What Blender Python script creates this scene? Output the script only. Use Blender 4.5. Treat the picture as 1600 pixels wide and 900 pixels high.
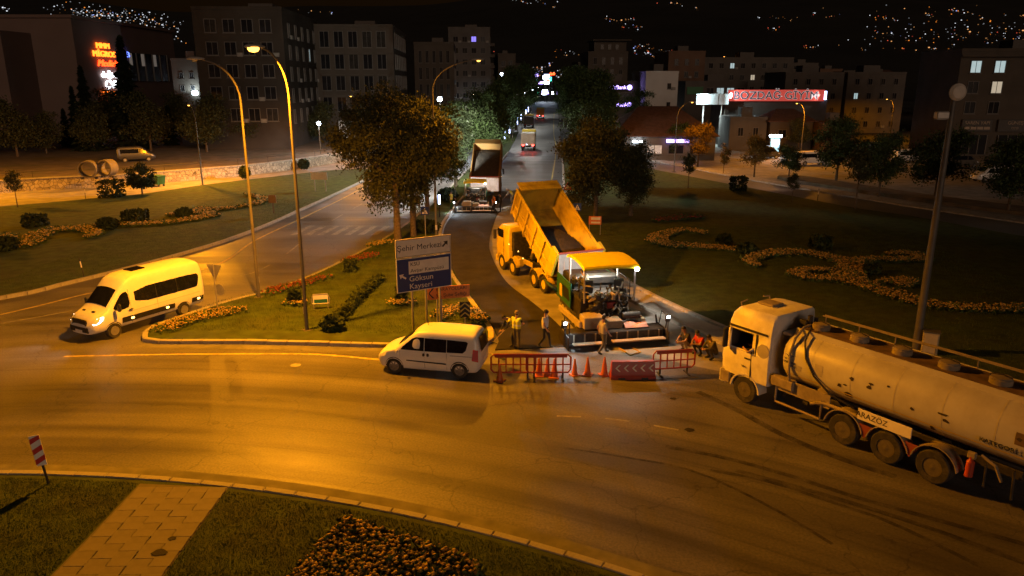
import bpy, bmesh, math, random
import numpy as np
from mathutils import Vector, Matrix

R = math.radians
scn = bpy.context.scene
for o in list(bpy.data.objects):
    bpy.data.objects.remove(o)
random.seed(7)
COL = scn.collection

# ------------------------------------------------------------------ camera
cam_d = bpy.data.cameras.new("camera")
cam_d.sensor_width = 36.0
cam_d.lens = 36.0 * 1170.0 / 1600.0
cam_d.clip_end = 12000.0
cam = bpy.data.objects.new("camera", cam_d)
cam.location = (0, 0, 11.5)
cam.rotation_euler = (R(90 - 15.4), 0, 0)
COL.objects.link(cam)
scn.camera = cam

# ------------------------------------------------------------------ night sky, faint sky glow, exposure
W = bpy.data.worlds.new("World")
scn.world = W
W.use_nodes = True
nt = W.node_tree
bg = nt.nodes["Background"]
sky = nt.nodes.new("ShaderNodeTexSky")
sky.sky_type = 'NISHITA'
sky.sun_disc = False
sky.sun_elevation = R(1.0)
sky.sun_rotation = R(200)
tint = nt.nodes.new("ShaderNodeMixRGB")
tint.blend_type = 'MULTIPLY'
tint.inputs[0].default_value = 1.0
tint.inputs[2].default_value = (1.0, 0.6, 0.42, 1)
nt.links.new(sky.outputs[0], tint.inputs[1])
nt.links.new(tint.outputs[0], bg.inputs[0])
bg.inputs[1].default_value = 0.004
sun_d = bpy.data.lights.new("city_glow_fill", 'SUN')  # added warm fill sun, low behind the camera, standing in for city glow
sun_d.energy = 0.38
sun_d.angle = R(20)
sun_d.color = (1.0, 0.66, 0.45)
sun = bpy.data.objects.new("city_glow_fill", sun_d)
sun.rotation_euler = (R(81), 0, R(14))
COL.objects.link(sun)
vs = scn.view_settings
vs.view_transform = 'Standard'
vs.look = 'None'
vs.exposure = 0.0
vs.gamma = 1.0
scn.render.engine = 'CYCLES'
cy = scn.cycles
cy.use_denoising = True
cy.max_bounces = 5
cy.diffuse_bounces = 3
cy.glossy_bounces = 3
cy.transmission_bounces = 2
cy.transparent_max_bounces = 4
cy.sample_clamp_indirect = 2.0
cy.sample_clamp_direct = 20.0
cy.caustics_reflective = False
cy.caustics_refractive = False

SODIUM = (1.0, 0.335, 0.008)
COOL = (0.82, 0.92, 1.0)

# ------------------------------------------------------------------ materials
MATS = {}
def mat(name, col=(.5, .5, .5), rough=.6, metal=0.0, var=.12, scale=4.0, bump=0.0, emit=None, estr=0.0,
        dirt=None, damt=0.0, dscale=1.5, island=0.0, coat=0.0, spec=.5, bscale=None, sampling=True):
    if name in MATS:
        return MATS[name]
    m = bpy.data.materials.new(name)
    m.use_nodes = True
    n = m.node_tree.nodes
    l = m.node_tree.links
    p = n["Principled BSDF"]
    p.inputs["Roughness"].default_value = rough
    p.inputs["Metallic"].default_value = metal
    p.inputs["Specular IOR Level"].default_value = spec
    p.inputs["Coat Weight"].default_value = coat
    tc = n.new("ShaderNodeTexCoord")
    out = None
    nz = n.new("ShaderNodeTexNoise")
    nz.inputs["Scale"].default_value = scale
    nz.inputs["Detail"].default_value = 5
    l.new(tc.outputs["Object"], nz.inputs["Vector"])
    rp = n.new("ShaderNodeValToRGB")
    rp.color_ramp.elements[0].position = .3
    rp.color_ramp.elements[1].position = .7
    rp.color_ramp.elements[0].color = tuple(c * (1 - var) for c in col) + (1,)
    rp.color_ramp.elements[1].color = tuple(min(1, c * (1 + var)) for c in col) + (1,)
    l.new(nz.outputs["Fac"], rp.inputs[0])
    out = rp.outputs[0]
    if island:
        ge = n.new("ShaderNodeNewGeometry")
        hs = n.new("ShaderNodeHueSaturation")
        mr = n.new("ShaderNodeMapRange")
        mr.inputs[3].default_value = 1 - island
        mr.inputs[4].default_value = 1 + island
        l.new(ge.outputs["Random Per Island"], mr.inputs[0])
        l.new(mr.outputs[0], hs.inputs["Value"])
        l.new(out, hs.inputs["Color"])
        out = hs.outputs[0]
    if dirt:
        n2 = n.new("ShaderNodeTexNoise")
        n2.inputs["Scale"].default_value = dscale
        n2.inputs["Detail"].default_value = 8
        n2.inputs["Roughness"].default_value = .65
        l.new(tc.outputs["Object"], n2.inputs["Vector"])
        r2 = n.new("ShaderNodeMapRange")
        r2.inputs[1].default_value = .45
        r2.inputs[2].default_value = .75
        r2.inputs[4].default_value = damt
        l.new(n2.outputs["Fac"], r2.inputs[0])
        mx = n.new("ShaderNodeMixRGB")
        mx.inputs[2].default_value = tuple(dirt) + (1,)
        l.new(r2.outputs[0], mx.inputs[0])
        l.new(out, mx.inputs[1])
        out = mx.outputs[0]
    l.new(out, p.inputs["Base Color"])
    if bump:
        nb = n.new("ShaderNodeTexNoise")
        nb.inputs["Scale"].default_value = bscale or scale * 6
        nb.inputs["Detail"].default_value = 4
        l.new(tc.outputs["Object"], nb.inputs["Vector"])
        bp = n.new("ShaderNodeBump")
        bp.inputs["Strength"].default_value = bump
        bp.inputs["Distance"].default_value = .05
        l.new(nb.outputs["Fac"], bp.inputs["Height"])
        l.new(bp.outputs[0], p.inputs["Normal"])
    if emit:
        p.inputs["Emission Color"].default_value = tuple(emit) + (1,)
        p.inputs["Emission Strength"].default_value = estr
        if not sampling:
            m.cycles.emission_sampling = 'NONE'
    MATS[name] = m
    return m

# asphalt of the roundabout: grain, patches and tyre streaks that run round the centre island
def asphalt_mat(name, col, centre=None, gloss=.55, streak=.3):
    m = bpy.data.materials.new(name)
    m.use_nodes = True
    n = m.node_tree.nodes
    l = m.node_tree.links
    p = n["Principled BSDF"]
    tc = n.new("ShaderNodeTexCoord")
    def noise(scale, det, vec):
        z = n.new("ShaderNodeTexNoise")
        z.inputs["Scale"].default_value = scale
        z.inputs["Detail"].default_value = det
        l.new(vec, z.inputs["Vector"])
        return z.outputs["Fac"]
    def rng(x, a, b, c, d):
        z = n.new("ShaderNodeMapRange")
        z.inputs[1].default_value = a
        z.inputs[2].default_value = b
        z.inputs[3].default_value = c
        z.inputs[4].default_value = d
        l.new(x, z.inputs[0])
        return z.outputs[0]
    def mul(a, b):
        z = n.new("ShaderNodeMath")
        z.operation = 'MULTIPLY'
        l.new(a, z.inputs[0])
        l.new(b, z.inputs[1])
        return z.outputs[0]
    O = tc.outputs["Object"]
    grain = rng(noise(14, 6, O), .3, .7, .72, 1.28)
    patch = rng(noise(.22, 6, O), .3, .7, .74, 1.26)
    f = mul(grain, patch)
    if centre:
        sub = n.new("ShaderNodeVectorMath")
        sub.operation = 'SUBTRACT'
        sub.inputs[1].default_value = (centre[0], centre[1], 0)
        l.new(O, sub.inputs[0])
        ln = n.new("ShaderNodeVectorMath")
        ln.operation = 'LENGTH'
        l.new(sub.outputs[0], ln.inputs[0])
        sp = n.new("ShaderNodeSeparateXYZ")
        l.new(sub.outputs[0], sp.inputs[0])
        at = n.new("ShaderNodeMath")
        at.operation = 'ARCTAN2'
        l.new(sp.outputs[1], at.inputs[0])
        l.new(sp.outputs[0], at.inputs[1])
        cb = n.new("ShaderNodeCombineXYZ")
        l.new(ln.outputs["Value"], cb.inputs[0])
        l.new(at.outputs[0], cb.inputs[1])
        st = noise(1.0, 5, cb.outputs[0])
        f = mul(f, rng(st, .38, .66, 1 + streak * .5, 1 - streak))
        cb2 = n.new("ShaderNodeVectorMath")
        cb2.operation = 'MULTIPLY'
        cb2.inputs[1].default_value = (4.5, 1.6, 1)
        l.new(cb.outputs[0], cb2.inputs[0])
        st2 = noise(1.0, 3, cb2.outputs[0])
        f = mul(f, rng(st2, .56, .72, 1.0, 1 - streak * 1.1))
        # worn lanes round the island, plus light and sheen painted into the colour
        ra = n.new("ShaderNodeValToRGB")
        ra.color_ramp.interpolation = 'B_SPLINE'
        wn_ = n.new("ShaderNodeMath"); wn_.operation = 'MULTIPLY_ADD'; wn_.inputs[1].default_value = 1.6
        l.new(noise(.12, 3, O), wn_.inputs[0]); l.new(ln.outputs["Value"], wn_.inputs[2])
        els = ra.color_ramp.elements
        prof = [(38.6, 1.02), (40.6, 1.08), (43.2, .76), (45.2, .86), (47.4, 1.12), (50.0, 1.18), (52.5, .95), (55, 1.08), (60, .98)]
        while len(els) < len(prof):
            els.new(.5)
        for e_, (r_, v_) in zip(els, prof):
            e_.position = (r_ + .8 - 38) / 24
            e_.color = (v_ / 1.3,) * 3 + (1,)
        l.new(rng(wn_.outputs[0], 38, 62, 0, 1), ra.inputs[0])
        f = mul(f, rng(ra.outputs[0], 0, 1, 0, 1.3))
        rr = rng(st, .4, .65, gloss + .08, gloss - .12)
        l.new(rr, p.inputs["Roughness"])
    else:
        p.inputs["Roughness"].default_value = gloss
    vor = n.new("ShaderNodeTexVoronoi")
    vor.feature = 'DISTANCE_TO_EDGE'
    vor.inputs["Scale"].default_value = .23
    nv = n.new("ShaderNodeTexNoise")
    nv.inputs["Scale"].default_value = 1.4
    nv.inputs["Detail"].default_value = 5
    l.new(O, nv.inputs["Vector"])
    ad = n.new("ShaderNodeMixRGB")
    ad.blend_type = 'ADD'
    ad.inputs[0].default_value = .9
    l.new(O, ad.inputs[1])
    l.new(nv.outputs["Color"], ad.inputs[2])
    l.new(ad.outputs[0], vor.inputs["Vector"])
    f = mul(f, rng(vor.outputs["Distance"], 0, .006, .5, 1.0))
    mx = n.new("ShaderNodeMixRGB")
    mx.blend_type = 'MULTIPLY'
    mx.inputs[0].default_value = 1
    mx.inputs[1].default_value = tuple(col) + (1,)
    l.new(f, mx.inputs[2])
    l.new(mx.outputs[0], p.inputs["Base Color"])
    bp = n.new("ShaderNodeBump")
    bp.inputs["Strength"].default_value = .35
    bp.inputs["Distance"].default_value = .012
    l.new(noise(60, 3, O), bp.inputs["Height"])
    l.new(bp.outputs[0], p.inputs["Normal"])
    MATS[name] = m
    return m

# ------------------------------------------------------------------ mesh helpers
_T = None
def _chamfer_topology():
    bm = bmesh.new()
    ids = []
    for i in range(8):
        s = [1 if i & 1 else -1, 1 if i & 2 else -1, 1 if i & 4 else -1]
        for a in range(3):
            q = [s[k] * (1.0 if k == a else .8) for k in range(3)]
            bm.verts.new(q)
            ids.append((s, a))
    bmesh.ops.convex_hull(bm, input=bm.verts)
    bmesh.ops.dissolve_limit(bm, angle_limit=.01, verts=bm.verts, edges=bm.edges)
    bm.verts.index_update()
    vs_ = []
    for v in bm.verts:
        s = [1 if c > 0 else -1 for c in v.co]
        a = max(range(3), key=lambda k: abs(v.co[k]))
        vs_.append((s, a))
    fs_ = [[v.index for v in f.verts] for f in bm.faces]
    bm.free()
    return vs_, fs_
_T = _chamfer_topology()

class MB:
    def __init__(s):
        s.v = []
        s.f = []
        s.m = []
        s.k = 0
    def add(s, vs_, fs_, k=None):
        o = len(s.v)
        s.v += [tuple(q) for q in vs_]
        s.f += [[i + o for i in f] for f in fs_]
        s.m += [s.k if k is None else k] * len(fs_)
        return s
    def box(s, c, d, b=0.015, rx=0, ry=0, rz=0, k=None):
        h = [x / 2 for x in d]
        b = min(b, min(h) * .6)
        mt = Matrix.Rotation(rz, 3, 'Z') @ Matrix.Rotation(ry, 3, 'Y') @ Matrix.Rotation(rx, 3, 'X')
        c = Vector(c)
        if b <= 0:
            vs_ = [c + mt @ Vector(((1 if i & 1 else -1) * h[0], (1 if i & 2 else -1) * h[1], (1 if i & 4 else -1) * h[2])) for i in range(8)]
            fs_ = [[0, 2, 3, 1], [4, 5, 7, 6], [0, 1, 5, 4], [2, 6, 7, 3], [0, 4, 6, 2], [1, 3, 7, 5]]
            return s.add(vs_, fs_, k)
        vs_ = [c + mt @ Vector([sg[j] * (h[j] if j == a else h[j] - b) for j in range(3)]) for sg, a in _T[0]]
        return s.add(vs_, _T[1], k)
    def cyl(s, p, q, r, r2=None, n=12, k=None):
        p = Vector(p); q = Vector(q)
        r2 = r if r2 is None else r2
        ax = (q - p).normalized()
        u = ax.orthogonal().normalized()
        w = ax.cross(u)
        vs_ = []
        for (c, rr) in ((p, r), (q, r2)):
            for i in range(n):
                a = 2 * math.pi * i / n
                vs_.append(c + (u * math.cos(a) + w * math.sin(a)) * rr)
        fs_ = [[i, (i + 1) % n, n + (i + 1) % n, n + i] for i in range(n)]
        fs_ += [list(range(n))[::-1], [n + i for i in range(n)]]
        return s.add(vs_, fs_, k)
    def tube(s, pts, r, n=7, k=None):
        pts = [Vector(p) for p in pts]
        rs = r if isinstance(r, (list, tuple)) else [r] * len(pts)
        rings = []
        u = None
        for i, p in enumerate(pts):
            t = (pts[min(i + 1, len(pts) - 1)] - pts[max(i - 1, 0)]).normalized()
            u = t.orthogonal().normalized() if u is None else (u - t * u.dot(t)).normalized()
            w = t.cross(u)
            rings.append([p + (u * math.cos(2 * math.pi * j / n) + w * math.sin(2 * math.pi * j / n)) * rs[i] for j in range(n)])
        return s.loft(rings, k=k)
    def loft(s, rings, cap=True, closed=True, k=None):
        n = len(rings[0])
        vs_ = [q for rg in rings for q in rg]
        fs_ = []
        for i in range(len(rings) - 1):
            for j in range(n if closed else n - 1):
                a = i * n + j
                b = i * n + (j + 1) % n
                fs_.append([a, b, b + n, a + n])
        if cap:
            fs_.append(list(range(n))[::-1])
            fs_.append([(len(rings) - 1) * n + j for j in range(n)])
        return s.add(vs_, fs_, k)
    def lathe(s, prof, c=(0, 0, 0), ax='z', n=16, k=None):
        rings = []
        for (r, h) in prof:
            rg = []
            for j in range(n):
                a = 2 * math.pi * j / n
                x, y = r * math.cos(a), r * math.sin(a)
                q = {'z': (x, y, h), 'y': (x, h, y), 'x': (h, x, y)}[ax]
                rg.append((c[0] + q[0], c[1] + q[1], c[2] + q[2]))
            rings.append(rg)
        return s.loft(rings, k=k)
    def prism(s, poly, a, b, ax='y', k=None):
        n = len(poly)
        def pt(p, h):
            return {'y': (p[0], h, p[1]), 'x': (h, p[0], p[1]), 'z': (p[0], p[1], h)}[ax]
        vs_ = [pt(p, a) for p in poly] + [pt(p, b) for p in poly]
        fs_ = [[i, (i + 1) % n, n + (i + 1) % n, n + i] for i in range(n)] + [list(range(n))[::-1], [n + i for i in range(n)]]
        return s.add(vs_, fs_, k)
    def ball(s, c, r, n=8, k=None):
        rx = r if isinstance(r, (tuple, list)) else (r, r, r)
        rings = []
        for i in range(n + 1):
            t = -math.pi / 2 + math.pi * i / n
            t = max(-1.54, min(1.54, t))
            rings.append([(c[0] + rx[0] * math.cos(t) * math.cos(2 * math.pi * j / (n + 2)), c[1] + rx[1] * math.cos(t) * math.sin(2 * math.pi * j / (n + 2)), c[2] + rx[2] * math.sin(t)) for j in range(n + 2)])
        return s.loft(rings, k=k)
    def mesh(s, name, mats, smooth=True, ang=32):
        me = bpy.data.meshes.new(name)
        me.from_pydata(s.v, [], s.f)
        for m in (mats if isinstance(mats, (list, tuple)) else [mats]):
            me.materials.append(m)
        if any(s.m):
            me.polygons.foreach_set('material_index', s.m)
        bm = bmesh.new()
        bm.from_mesh(me)
        bmesh.ops.recalc_face_normals(bm, faces=bm.faces)
        bm.to_mesh(me)
        bm.free()
        if smooth:
            me.polygons.foreach_set('use_smooth', [True] * len(me.polygons))
            me.set_sharp_from_angle(angle=R(ang))
        return me
    def build(s, name, mats, parent=None, loc=(0, 0, 0), rz=0, **kw):
        return obj(name, s.mesh(name, mats, **kw), parent, loc, rz)

def obj(name, me, parent=None, loc=(0, 0, 0), rz=0):
    o = bpy.data.objects.new(name, me)
    COL.objects.link(o)
    o.parent = parent
    o.location = loc
    o.rotation_euler = (0, 0, rz)
    return o
def tag(o, label=None, cat=None, group=None, kind=None):
    if label: o['label'] = label
    if cat: o['category'] = cat
    if group: o['group'] = group
    if kind: o['kind'] = kind
    return o
def thing(name, label, cat, loc=(0, 0, 0), rz=0, group=None):
    return tag(obj(name, None, None, loc, rz), label, cat, group)
def copy_tree(o, parent=None):
    c = o.copy()
    COL.objects.link(c)
    c.parent = parent
    for ch in list(o.children):
        copy_tree(ch, c)
    return c
def raw(name, v, f, mats, mi=None):
    me = bpy.data.meshes.new(name)
    v = np.asarray(v, dtype=np.float32).reshape(-1, 3)
    f = np.asarray(f, dtype=np.int32)
    k = f.shape[1]
    me.vertices.add(len(v))
    me.vertices.foreach_set('co', v.ravel())
    me.loops.add(f.size)
    me.loops.foreach_set('vertex_index', f.ravel())
    me.polygons.add(len(f))
    me.polygons.foreach_set('loop_start', np.arange(0, f.size, k, dtype=np.int32))
    me.polygons.foreach_set('loop_total', np.full(len(f), k, dtype=np.int32))
    for m in (mats if isinstance(mats, (list, tuple)) else [mats]):
        me.materials.append(m)
    if mi is not None:
        me.polygons.foreach_set('material_index', np.asarray(mi, dtype=np.int32))
    me.update(calc_edges=True)
    me.validate()
    return me
def text(body, size, parent, loc, rot, m, name='lettering', ex=.004, align='CENTER', shear=0, sx=1.0, offset=0.0):
    cu = bpy.data.curves.new(name, 'FONT')
    cu.body = body
    cu.size = size
    cu.extrude = ex
    cu.align_x = align
    cu.align_y = 'CENTER'
    cu.shear = shear
    cu.resolution_u = 3
    cu.materials.append(m)
    cu.offset = offset
    tmp = bpy.data.objects.new(name, cu)
    COL.objects.link(tmp)
    me = bpy.data.meshes.new_from_object(tmp.evaluated_get(bpy.context.evaluated_depsgraph_get()))
    bpy.data.objects.remove(tmp)
    o = bpy.data.objects.new(name, me)
    COL.objects.link(o)
    o.parent = parent
    o.location = loc
    o.rotation_euler = rot
    o.scale = (sx, 1, 1)
    return o
def crv(pts, step=1.0, closed=False):
    """Catmull-Rom through 2-D points, resampled to about equal steps"""
    P = [Vector((p[0], p[1])) for p in pts]
    n = len(P)
    dense = []
    for i in range(n if closed else n - 1):
        if closed:
            a, b, c, d = P[(i - 1) % n], P[i], P[(i + 1) % n], P[(i + 2) % n]
        else:
            a, b, c, d = P[max(i - 1, 0)], P[i], P[i + 1], P[min(i + 2, n - 1)]
        for k in range(12):
            t = k / 12
            dense.append(.5 * ((2 * b) + (c - a) * t + (2 * a - 5 * b + 4 * c - d) * t * t + (3 * b - a - 3 * c + d) * t ** 3))
    dense.append(P[0] if closed else P[-1])
    L = [0]
    for i in range(1, len(dense)):
        L.append(L[-1] + (dense[i] - dense[i - 1]).length)
    m = max(2, int(round(L[-1] / step)))
    out = []
    j = 0
    for k in range(m + 1):
        t = L[-1] * k / m
        while j < len(L) - 2 and L[j + 1] < t:
            j += 1
        w = (t - L[j]) / max(1e-9, L[j + 1] - L[j])
        out.append(tuple(dense[j].lerp(dense[j + 1], w)))
    return out[:-1] if closed else out
def inside(px, py, poly):
    r = np.zeros(px.shape, bool)
    n = len(poly)
    for i in range(n):
        x0, y0 = poly[i][:2]
        x1, y1 = poly[(i + 1) % n][:2]
        c = (y0 > py) != (y1 > py)
        with np.errstate(divide='ignore', invalid='ignore'):
            r ^= c & (px < (x1 - x0) * (py - y0) / (y1 - y0 + 1e-12) + x0)
    return r
def sheet(name, poly, z, m, thick=0.0, kind='structure', parent=None):
    mb = MB()
    if thick:
        mb.prism(poly, z - thick, z, 'z')
    else:
        mb.add([(p[0], p[1], z) for p in poly], [list(range(len(poly)))])
    o = mb.build(name, m, parent, smooth=False)
    if kind and parent is None:
        o['kind'] = kind
    return o

# ------------------------------------------------------------------ shared materials
RC = (-15.8, -18.1)          # centre of the roundabout
m_road = asphalt_mat('road_asphalt', (.118, .109, .10), RC, .50, .34)
m_street = asphalt_mat('street_asphalt', (.115, .112, .105), None, .6)
m_fresh = mat('fresh_asphalt', (.026, .023, .019), .85, spec=.25, var=.35, scale=1.2, bump=.5, bscale=45)
m_dust = mat('dusty_concrete', (.27, .25, .22), .85, var=.25, scale=.9, bump=.2, dirt=(.12, .11, .09), damt=.7, dscale=.5)
m_ground = mat('ground', (.05, .047, .04), .95, var=.3, scale=.08)
m_dirt = mat('bare_soil', (.11, .085, .06), .95, var=.4, scale=.7, bump=.4, dirt=(.05, .06, .025), damt=.8, dscale=.3)
m_grass = mat('lawn_grass', (.050, .072, .016), .9, var=.35, scale=1.6, bump=.5, bscale=30, dirt=(.075, .068, .03), damt=.55, dscale=.35, spec=.2)
m_blade = mat('grass_blades', (.058, .088, .016), .8, var=.3, scale=.8, island=.45, spec=.2)
m_kerb = mat('kerb_concrete', (.34, .32, .28), .85, var=.2, scale=2.5, bump=.25, dirt=(.12, .1, .08), damt=.7, dscale=3)
m_kerby = mat('kerb_yellow', (.55, .42, .10), .8, var=.2, scale=3, dirt=(.2, .17, .12), damt=.7, dscale=3)
m_paint = mat('road_paint', (.30, .28, .22), .7, var=.3, scale=5, dirt=(.11, .105, .1), damt=1.0, dscale=1.2)
m_painty = mat('yellow_paint', (.52, .40, .12), .7, var=.3, scale=5, dirt=(.13, .12, .1), damt=.85, dscale=2)
m_slab = mat('paving_slab', (.17, .148, .118), .85, var=.22, scale=1.5, bump=.15, dirt=(.14, .125, .10), damt=.6, dscale=1)
m_joint = mat('slab_joint', (.125, .11, .088), .95)
m_soil = mat('bed_soil', (.035, .028, .02), .95, var=.4, scale=6, bump=.5)
m_white = mat('white_paint', (.78, .77, .74), .35, var=.03, coat=.3, dirt=(.5, .46, .38), damt=.25, dscale=2)
m_black = mat('black_plastic', (.018, .018, .018), .5, var=.2)
m_glass = mat('dark_glass', (.008, .009, .014), .08, var=.3, spec=.35)
m_rubber = mat('tyre_rubber', (.022, .021, .02), .85, var=.35, scale=6, dirt=(.12, .1, .07), damt=.6, dscale=4)
m_steel = mat('galvanised_steel', (.38, .36, .33), .5, .55, var=.15, scale=3)
m_rim = mat('wheel_rim', (.26, .25, .24), .45, .4, var=.1)
m_dark = mat('dark_steel', (.028, .027, .026), .6, .3, var=.4, scale=8, dirt=(.13, .1, .07), damt=.5, dscale=5)
m_lens = mat('clear_lens', (.55, .55, .55), .15, var=.05)
m_redlens = mat('red_lens', (.42, .012, .012), .2, var=.05)
m_amber = mat('amber_lamp', (.9, .4, .05), .3, emit=(1, .55, .12), estr=7)
m_head = mat('headlight_lit', (.9, .9, .9), .2, emit=(1, .97, .9), estr=14)
m_taillit = mat('tail_light_lit', (.8, .02, .02), .3, emit=(1, .05, .04), estr=14)
m_sodium = mat('sodium_lens', (1, .7, .3), .3, emit=(1, .46, .07), estr=5)
m_whitelit = mat('white_lamp_lens', (1, 1, 1), .3, emit=(.72, .86, 1), estr=26)
m_off = mat('unlit_lens', (.35, .34, .32), .25)

# ------------------------------------------------------------------ ground and roads
sheet('ground', [(-4000, -200), (4000, -200), (4000, 5000), (-4000, 5000)], -.06, m_ground)
sheet('road', [(-90, -15), (70, -15), (70, 128), (-90, 128)], 0.0, m_road)
K = .055
def sx(x0, y):
    return x0 + K * (y - 90)
sheet('street', [(sx(-17, 128), 128), (sx(6.4, 128), 128), (sx(6.4, 640), 640), (sx(-17, 640), 640)], .002, m_street)

# centre island of the roundabout (bottom of the picture)
islA = []
for i in range(0, 61):
    a = R(20) + R(140) * i / 60
    islA.append((RC[0] + 38.3 * math.cos(a), RC[1] + 38.3 * math.sin(a)))
# median with the direction signs
Bl = [(-17.25, 33.4), (-17.3, 34.21), (-15.49, 38.16), (-12.96, 42.03), (-10.88, 49.04), (-9.13, 58.36), (-7.4, 76.25), (-6.0, 100), (-4.5, 126), (-1.6, 180)]
Br = [(-.95, 32.5), (-.96, 33.27), (-1.25, 34.9), (-2.25, 38.88), (-3.75, 44.72), (-5.0, 52.03), (-5.75, 59.97), (-5.45, 69.48), (-4.3, 86.04), (-2.4, 106), (-.74, 125.77), (1.6, 180)]
Bb = [(-17.25, 33.4), (-16.9, 32.6), (-16.2, 32.25), (-11.66, 32.2), (-5.6, 31.75), (-2.2, 31.6), (-1.3, 31.8), (-.95, 32.5)]
cBl, cBr, cBb = crv(Bl, 1.0), crv(Br, 1.0), crv(Bb, 1.0)
islB = cBb[:-1] + cBr + cBl[::-1][:-1]
Cb = [(-75, 12), (-50, 23.5), (-36, 32.2), (-28.04, 39.37), (-26.2, 42.46), (-23.41, 48.48), (-20.9, 57.0), (-19.5, 69.11), (-18.15, 84.95), (-17.3, 99)]
Ct = [(-17.8, 101.5), (-23.55, 100.77), (-31.13, 91.28), (-35.29, 85.49), (-38.89, 78.49), (-41.5, 76.25), (-48.37, 70.21), (-75, 52)]
cCb = crv(Cb, 1.0)
islC = cCb + crv(Ct, 2.0)
Dl = [(8.6, 132), (7.9, 118), (6.7, 98), (6.2, 90), (5.5, 75), (5.15, 62), (5.4, 52), (6.2, 45.5), (7.25, 41.47), (8.7, 37.6), (10.23, 34.21), (12.6, 29.6), (15.6, 25), (19.6, 19.6), (25, 13)]
Dt = [(60, 13), (60, 34), (46, 47), (39.07, 56.09), (35.12, 65.03), (32.02, 69.48), (27.54, 80.38), (17.77, 104.64), (11.5, 124), (9.4, 133)]
cDl = crv(Dl, 1.0)
islD = cDl + crv(Dt, 2.0)

def lawn(poly, z=.15):
    return sheet('lawn', poly, z, m_grass, .2)
lawn(islA, .13); lawn(islB); lawn(islC); lawn(islD)

KS = MB().box((0, 0, 0), (1, .24, .22), .02).mesh('kerb_stone', m_kerb)
KSY = MB().box((0, 0, 0), (1, .26, .24), .02).mesh('kerb_stone', m_kerby)
def kerb(pts, lo=0, hi=None, mesh_=KS, z=.075, ins=.0):
    root = tag(obj('kerb', None), kind='structure')
    for i in range(len(pts) - 1):
        a, b = Vector(pts[i]), Vector(pts[i + 1])
        d = b - a
        if d.length < .1:
            continue
        o = obj('kerb_stone', mesh_, root, ((a.x + b.x) / 2, (a.y + b.y) / 2, z + random.uniform(-.008, .008)), math.atan2(d.y, d.x) + random.uniform(-.006, .006))
        o.scale = (d.length * .985, 1, 1)
    return root
kA = [(RC[0] + 38.4 * math.cos(R(38) + R(60) * i / 40), RC[1] + 38.4 * math.sin(R(38) + R(60) * i / 40)) for i in range(41)]
kerb(kA, z=.06)
m_gut = mat('gutter_dust', (.17, .16, .145), .9, var=.3, scale=1.5, dirt=(.11, .105, .1), damt=1.0, dscale=.8)
sheet('gutter', [(RC[0] + r_ * math.cos(R(a_)), RC[1] + r_ * math.sin(R(a_))) for r_, seq in ((38.5, range(38, 99, 2)), (39.15, range(98, 37, -2))) for a_ in seq], .003, m_gut)
sheet('gutter', [(-16.9, 32.3), (-11.6, 32.0), (-5.6, 31.55), (-2.2, 31.4), (-2.2, 30.95), (-5.6, 31.1), (-11.6, 31.5), (-16.6, 31.7)], .003, m_gut)
kerb(cBb)
kerb(crv(Br[:4], .9), mesh_=KSY)
kerb(crv(Br[3:], 1.0)[:90])
kerb(cBl[:90])
kerb([p for p in cCb if p[0] > -40])
kerb([p for p in cDl if p[1] > 15])

# paved strip along the right-hand lawn
mb = MB()
fp = crv([(6.2, 44.5), (7.0, 41.2), (8.5, 37.3), (10.0, 34.0), (12.4, 29.4), (15.4, 24.8), (19.4, 19.4)], 1.0)
inn = []
for i, p in enumerate(fp):
    a = Vector(fp[min(i + 1, len(fp) - 1)]) - Vector(fp[max(i - 1, 0)])
    nrm = Vector((-a.y, a.x)).normalized()
    inn.append(tuple(Vector(p) - nrm * -1.15 * -1))
out = [(p[0] - .1, p[1] - .1) for p in fp]
# gutter: concrete strip lying on the road in front of the kerb
gut = []
for i, p in enumerate(fp):
    a = Vector(fp[min(i + 1, len(fp) - 1)]) - Vector(fp[max(i - 1, 0)])
    nrm = Vector((a.y, -a.x)).normalized()
    gut.append(tuple(Vector(p) - nrm * -0 + (-nrm if nrm.x > 0 else nrm) * 1.25))
sheet('pavement', gut + fp[::-1], .14, m_dust, .14)
kerb(gut)
# dusty apron of old road surface around the work site
sheet('road_apron', crv([(-.7, 31.1), (2.5, 31.2), (6, 30.4), (9.3, 28.6), (9.6, 31.6), (8.3, 35), (6.5, 39), (5.6, 44), (4.6, 48), (4.3, 60), (4.6, 76), (-1.0, 70), (-1.5, 56), (-.6, 44), (1.3, 37), (2.2, 33.6), (.5, 32.6)], .8, True), .006, m_dust)

# the freshly laid asphalt mat
mat_r = crv([(2.67, 31.75), (2.3, 34.7), (1.15, 38.52), (-.38, 43.19), (-1.4, 50.0), (-1.69, 55.37), (-1.4, 65.03), (-1.1, 68)], .7)
mat_l = [p for p in crv([(-.6, 32.4), (-.7, 33.3), (-1.0, 34.9), (-2.0, 38.88), (-3.5, 44.72), (-4.75, 52.03), (-5.5, 59.97), (-5.2, 68)], .7)]
sheet('fresh_asphalt', [(-.75, 31.3)] + mat_r + mat_l[::-1], .055, m_fresh, .05)

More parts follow.
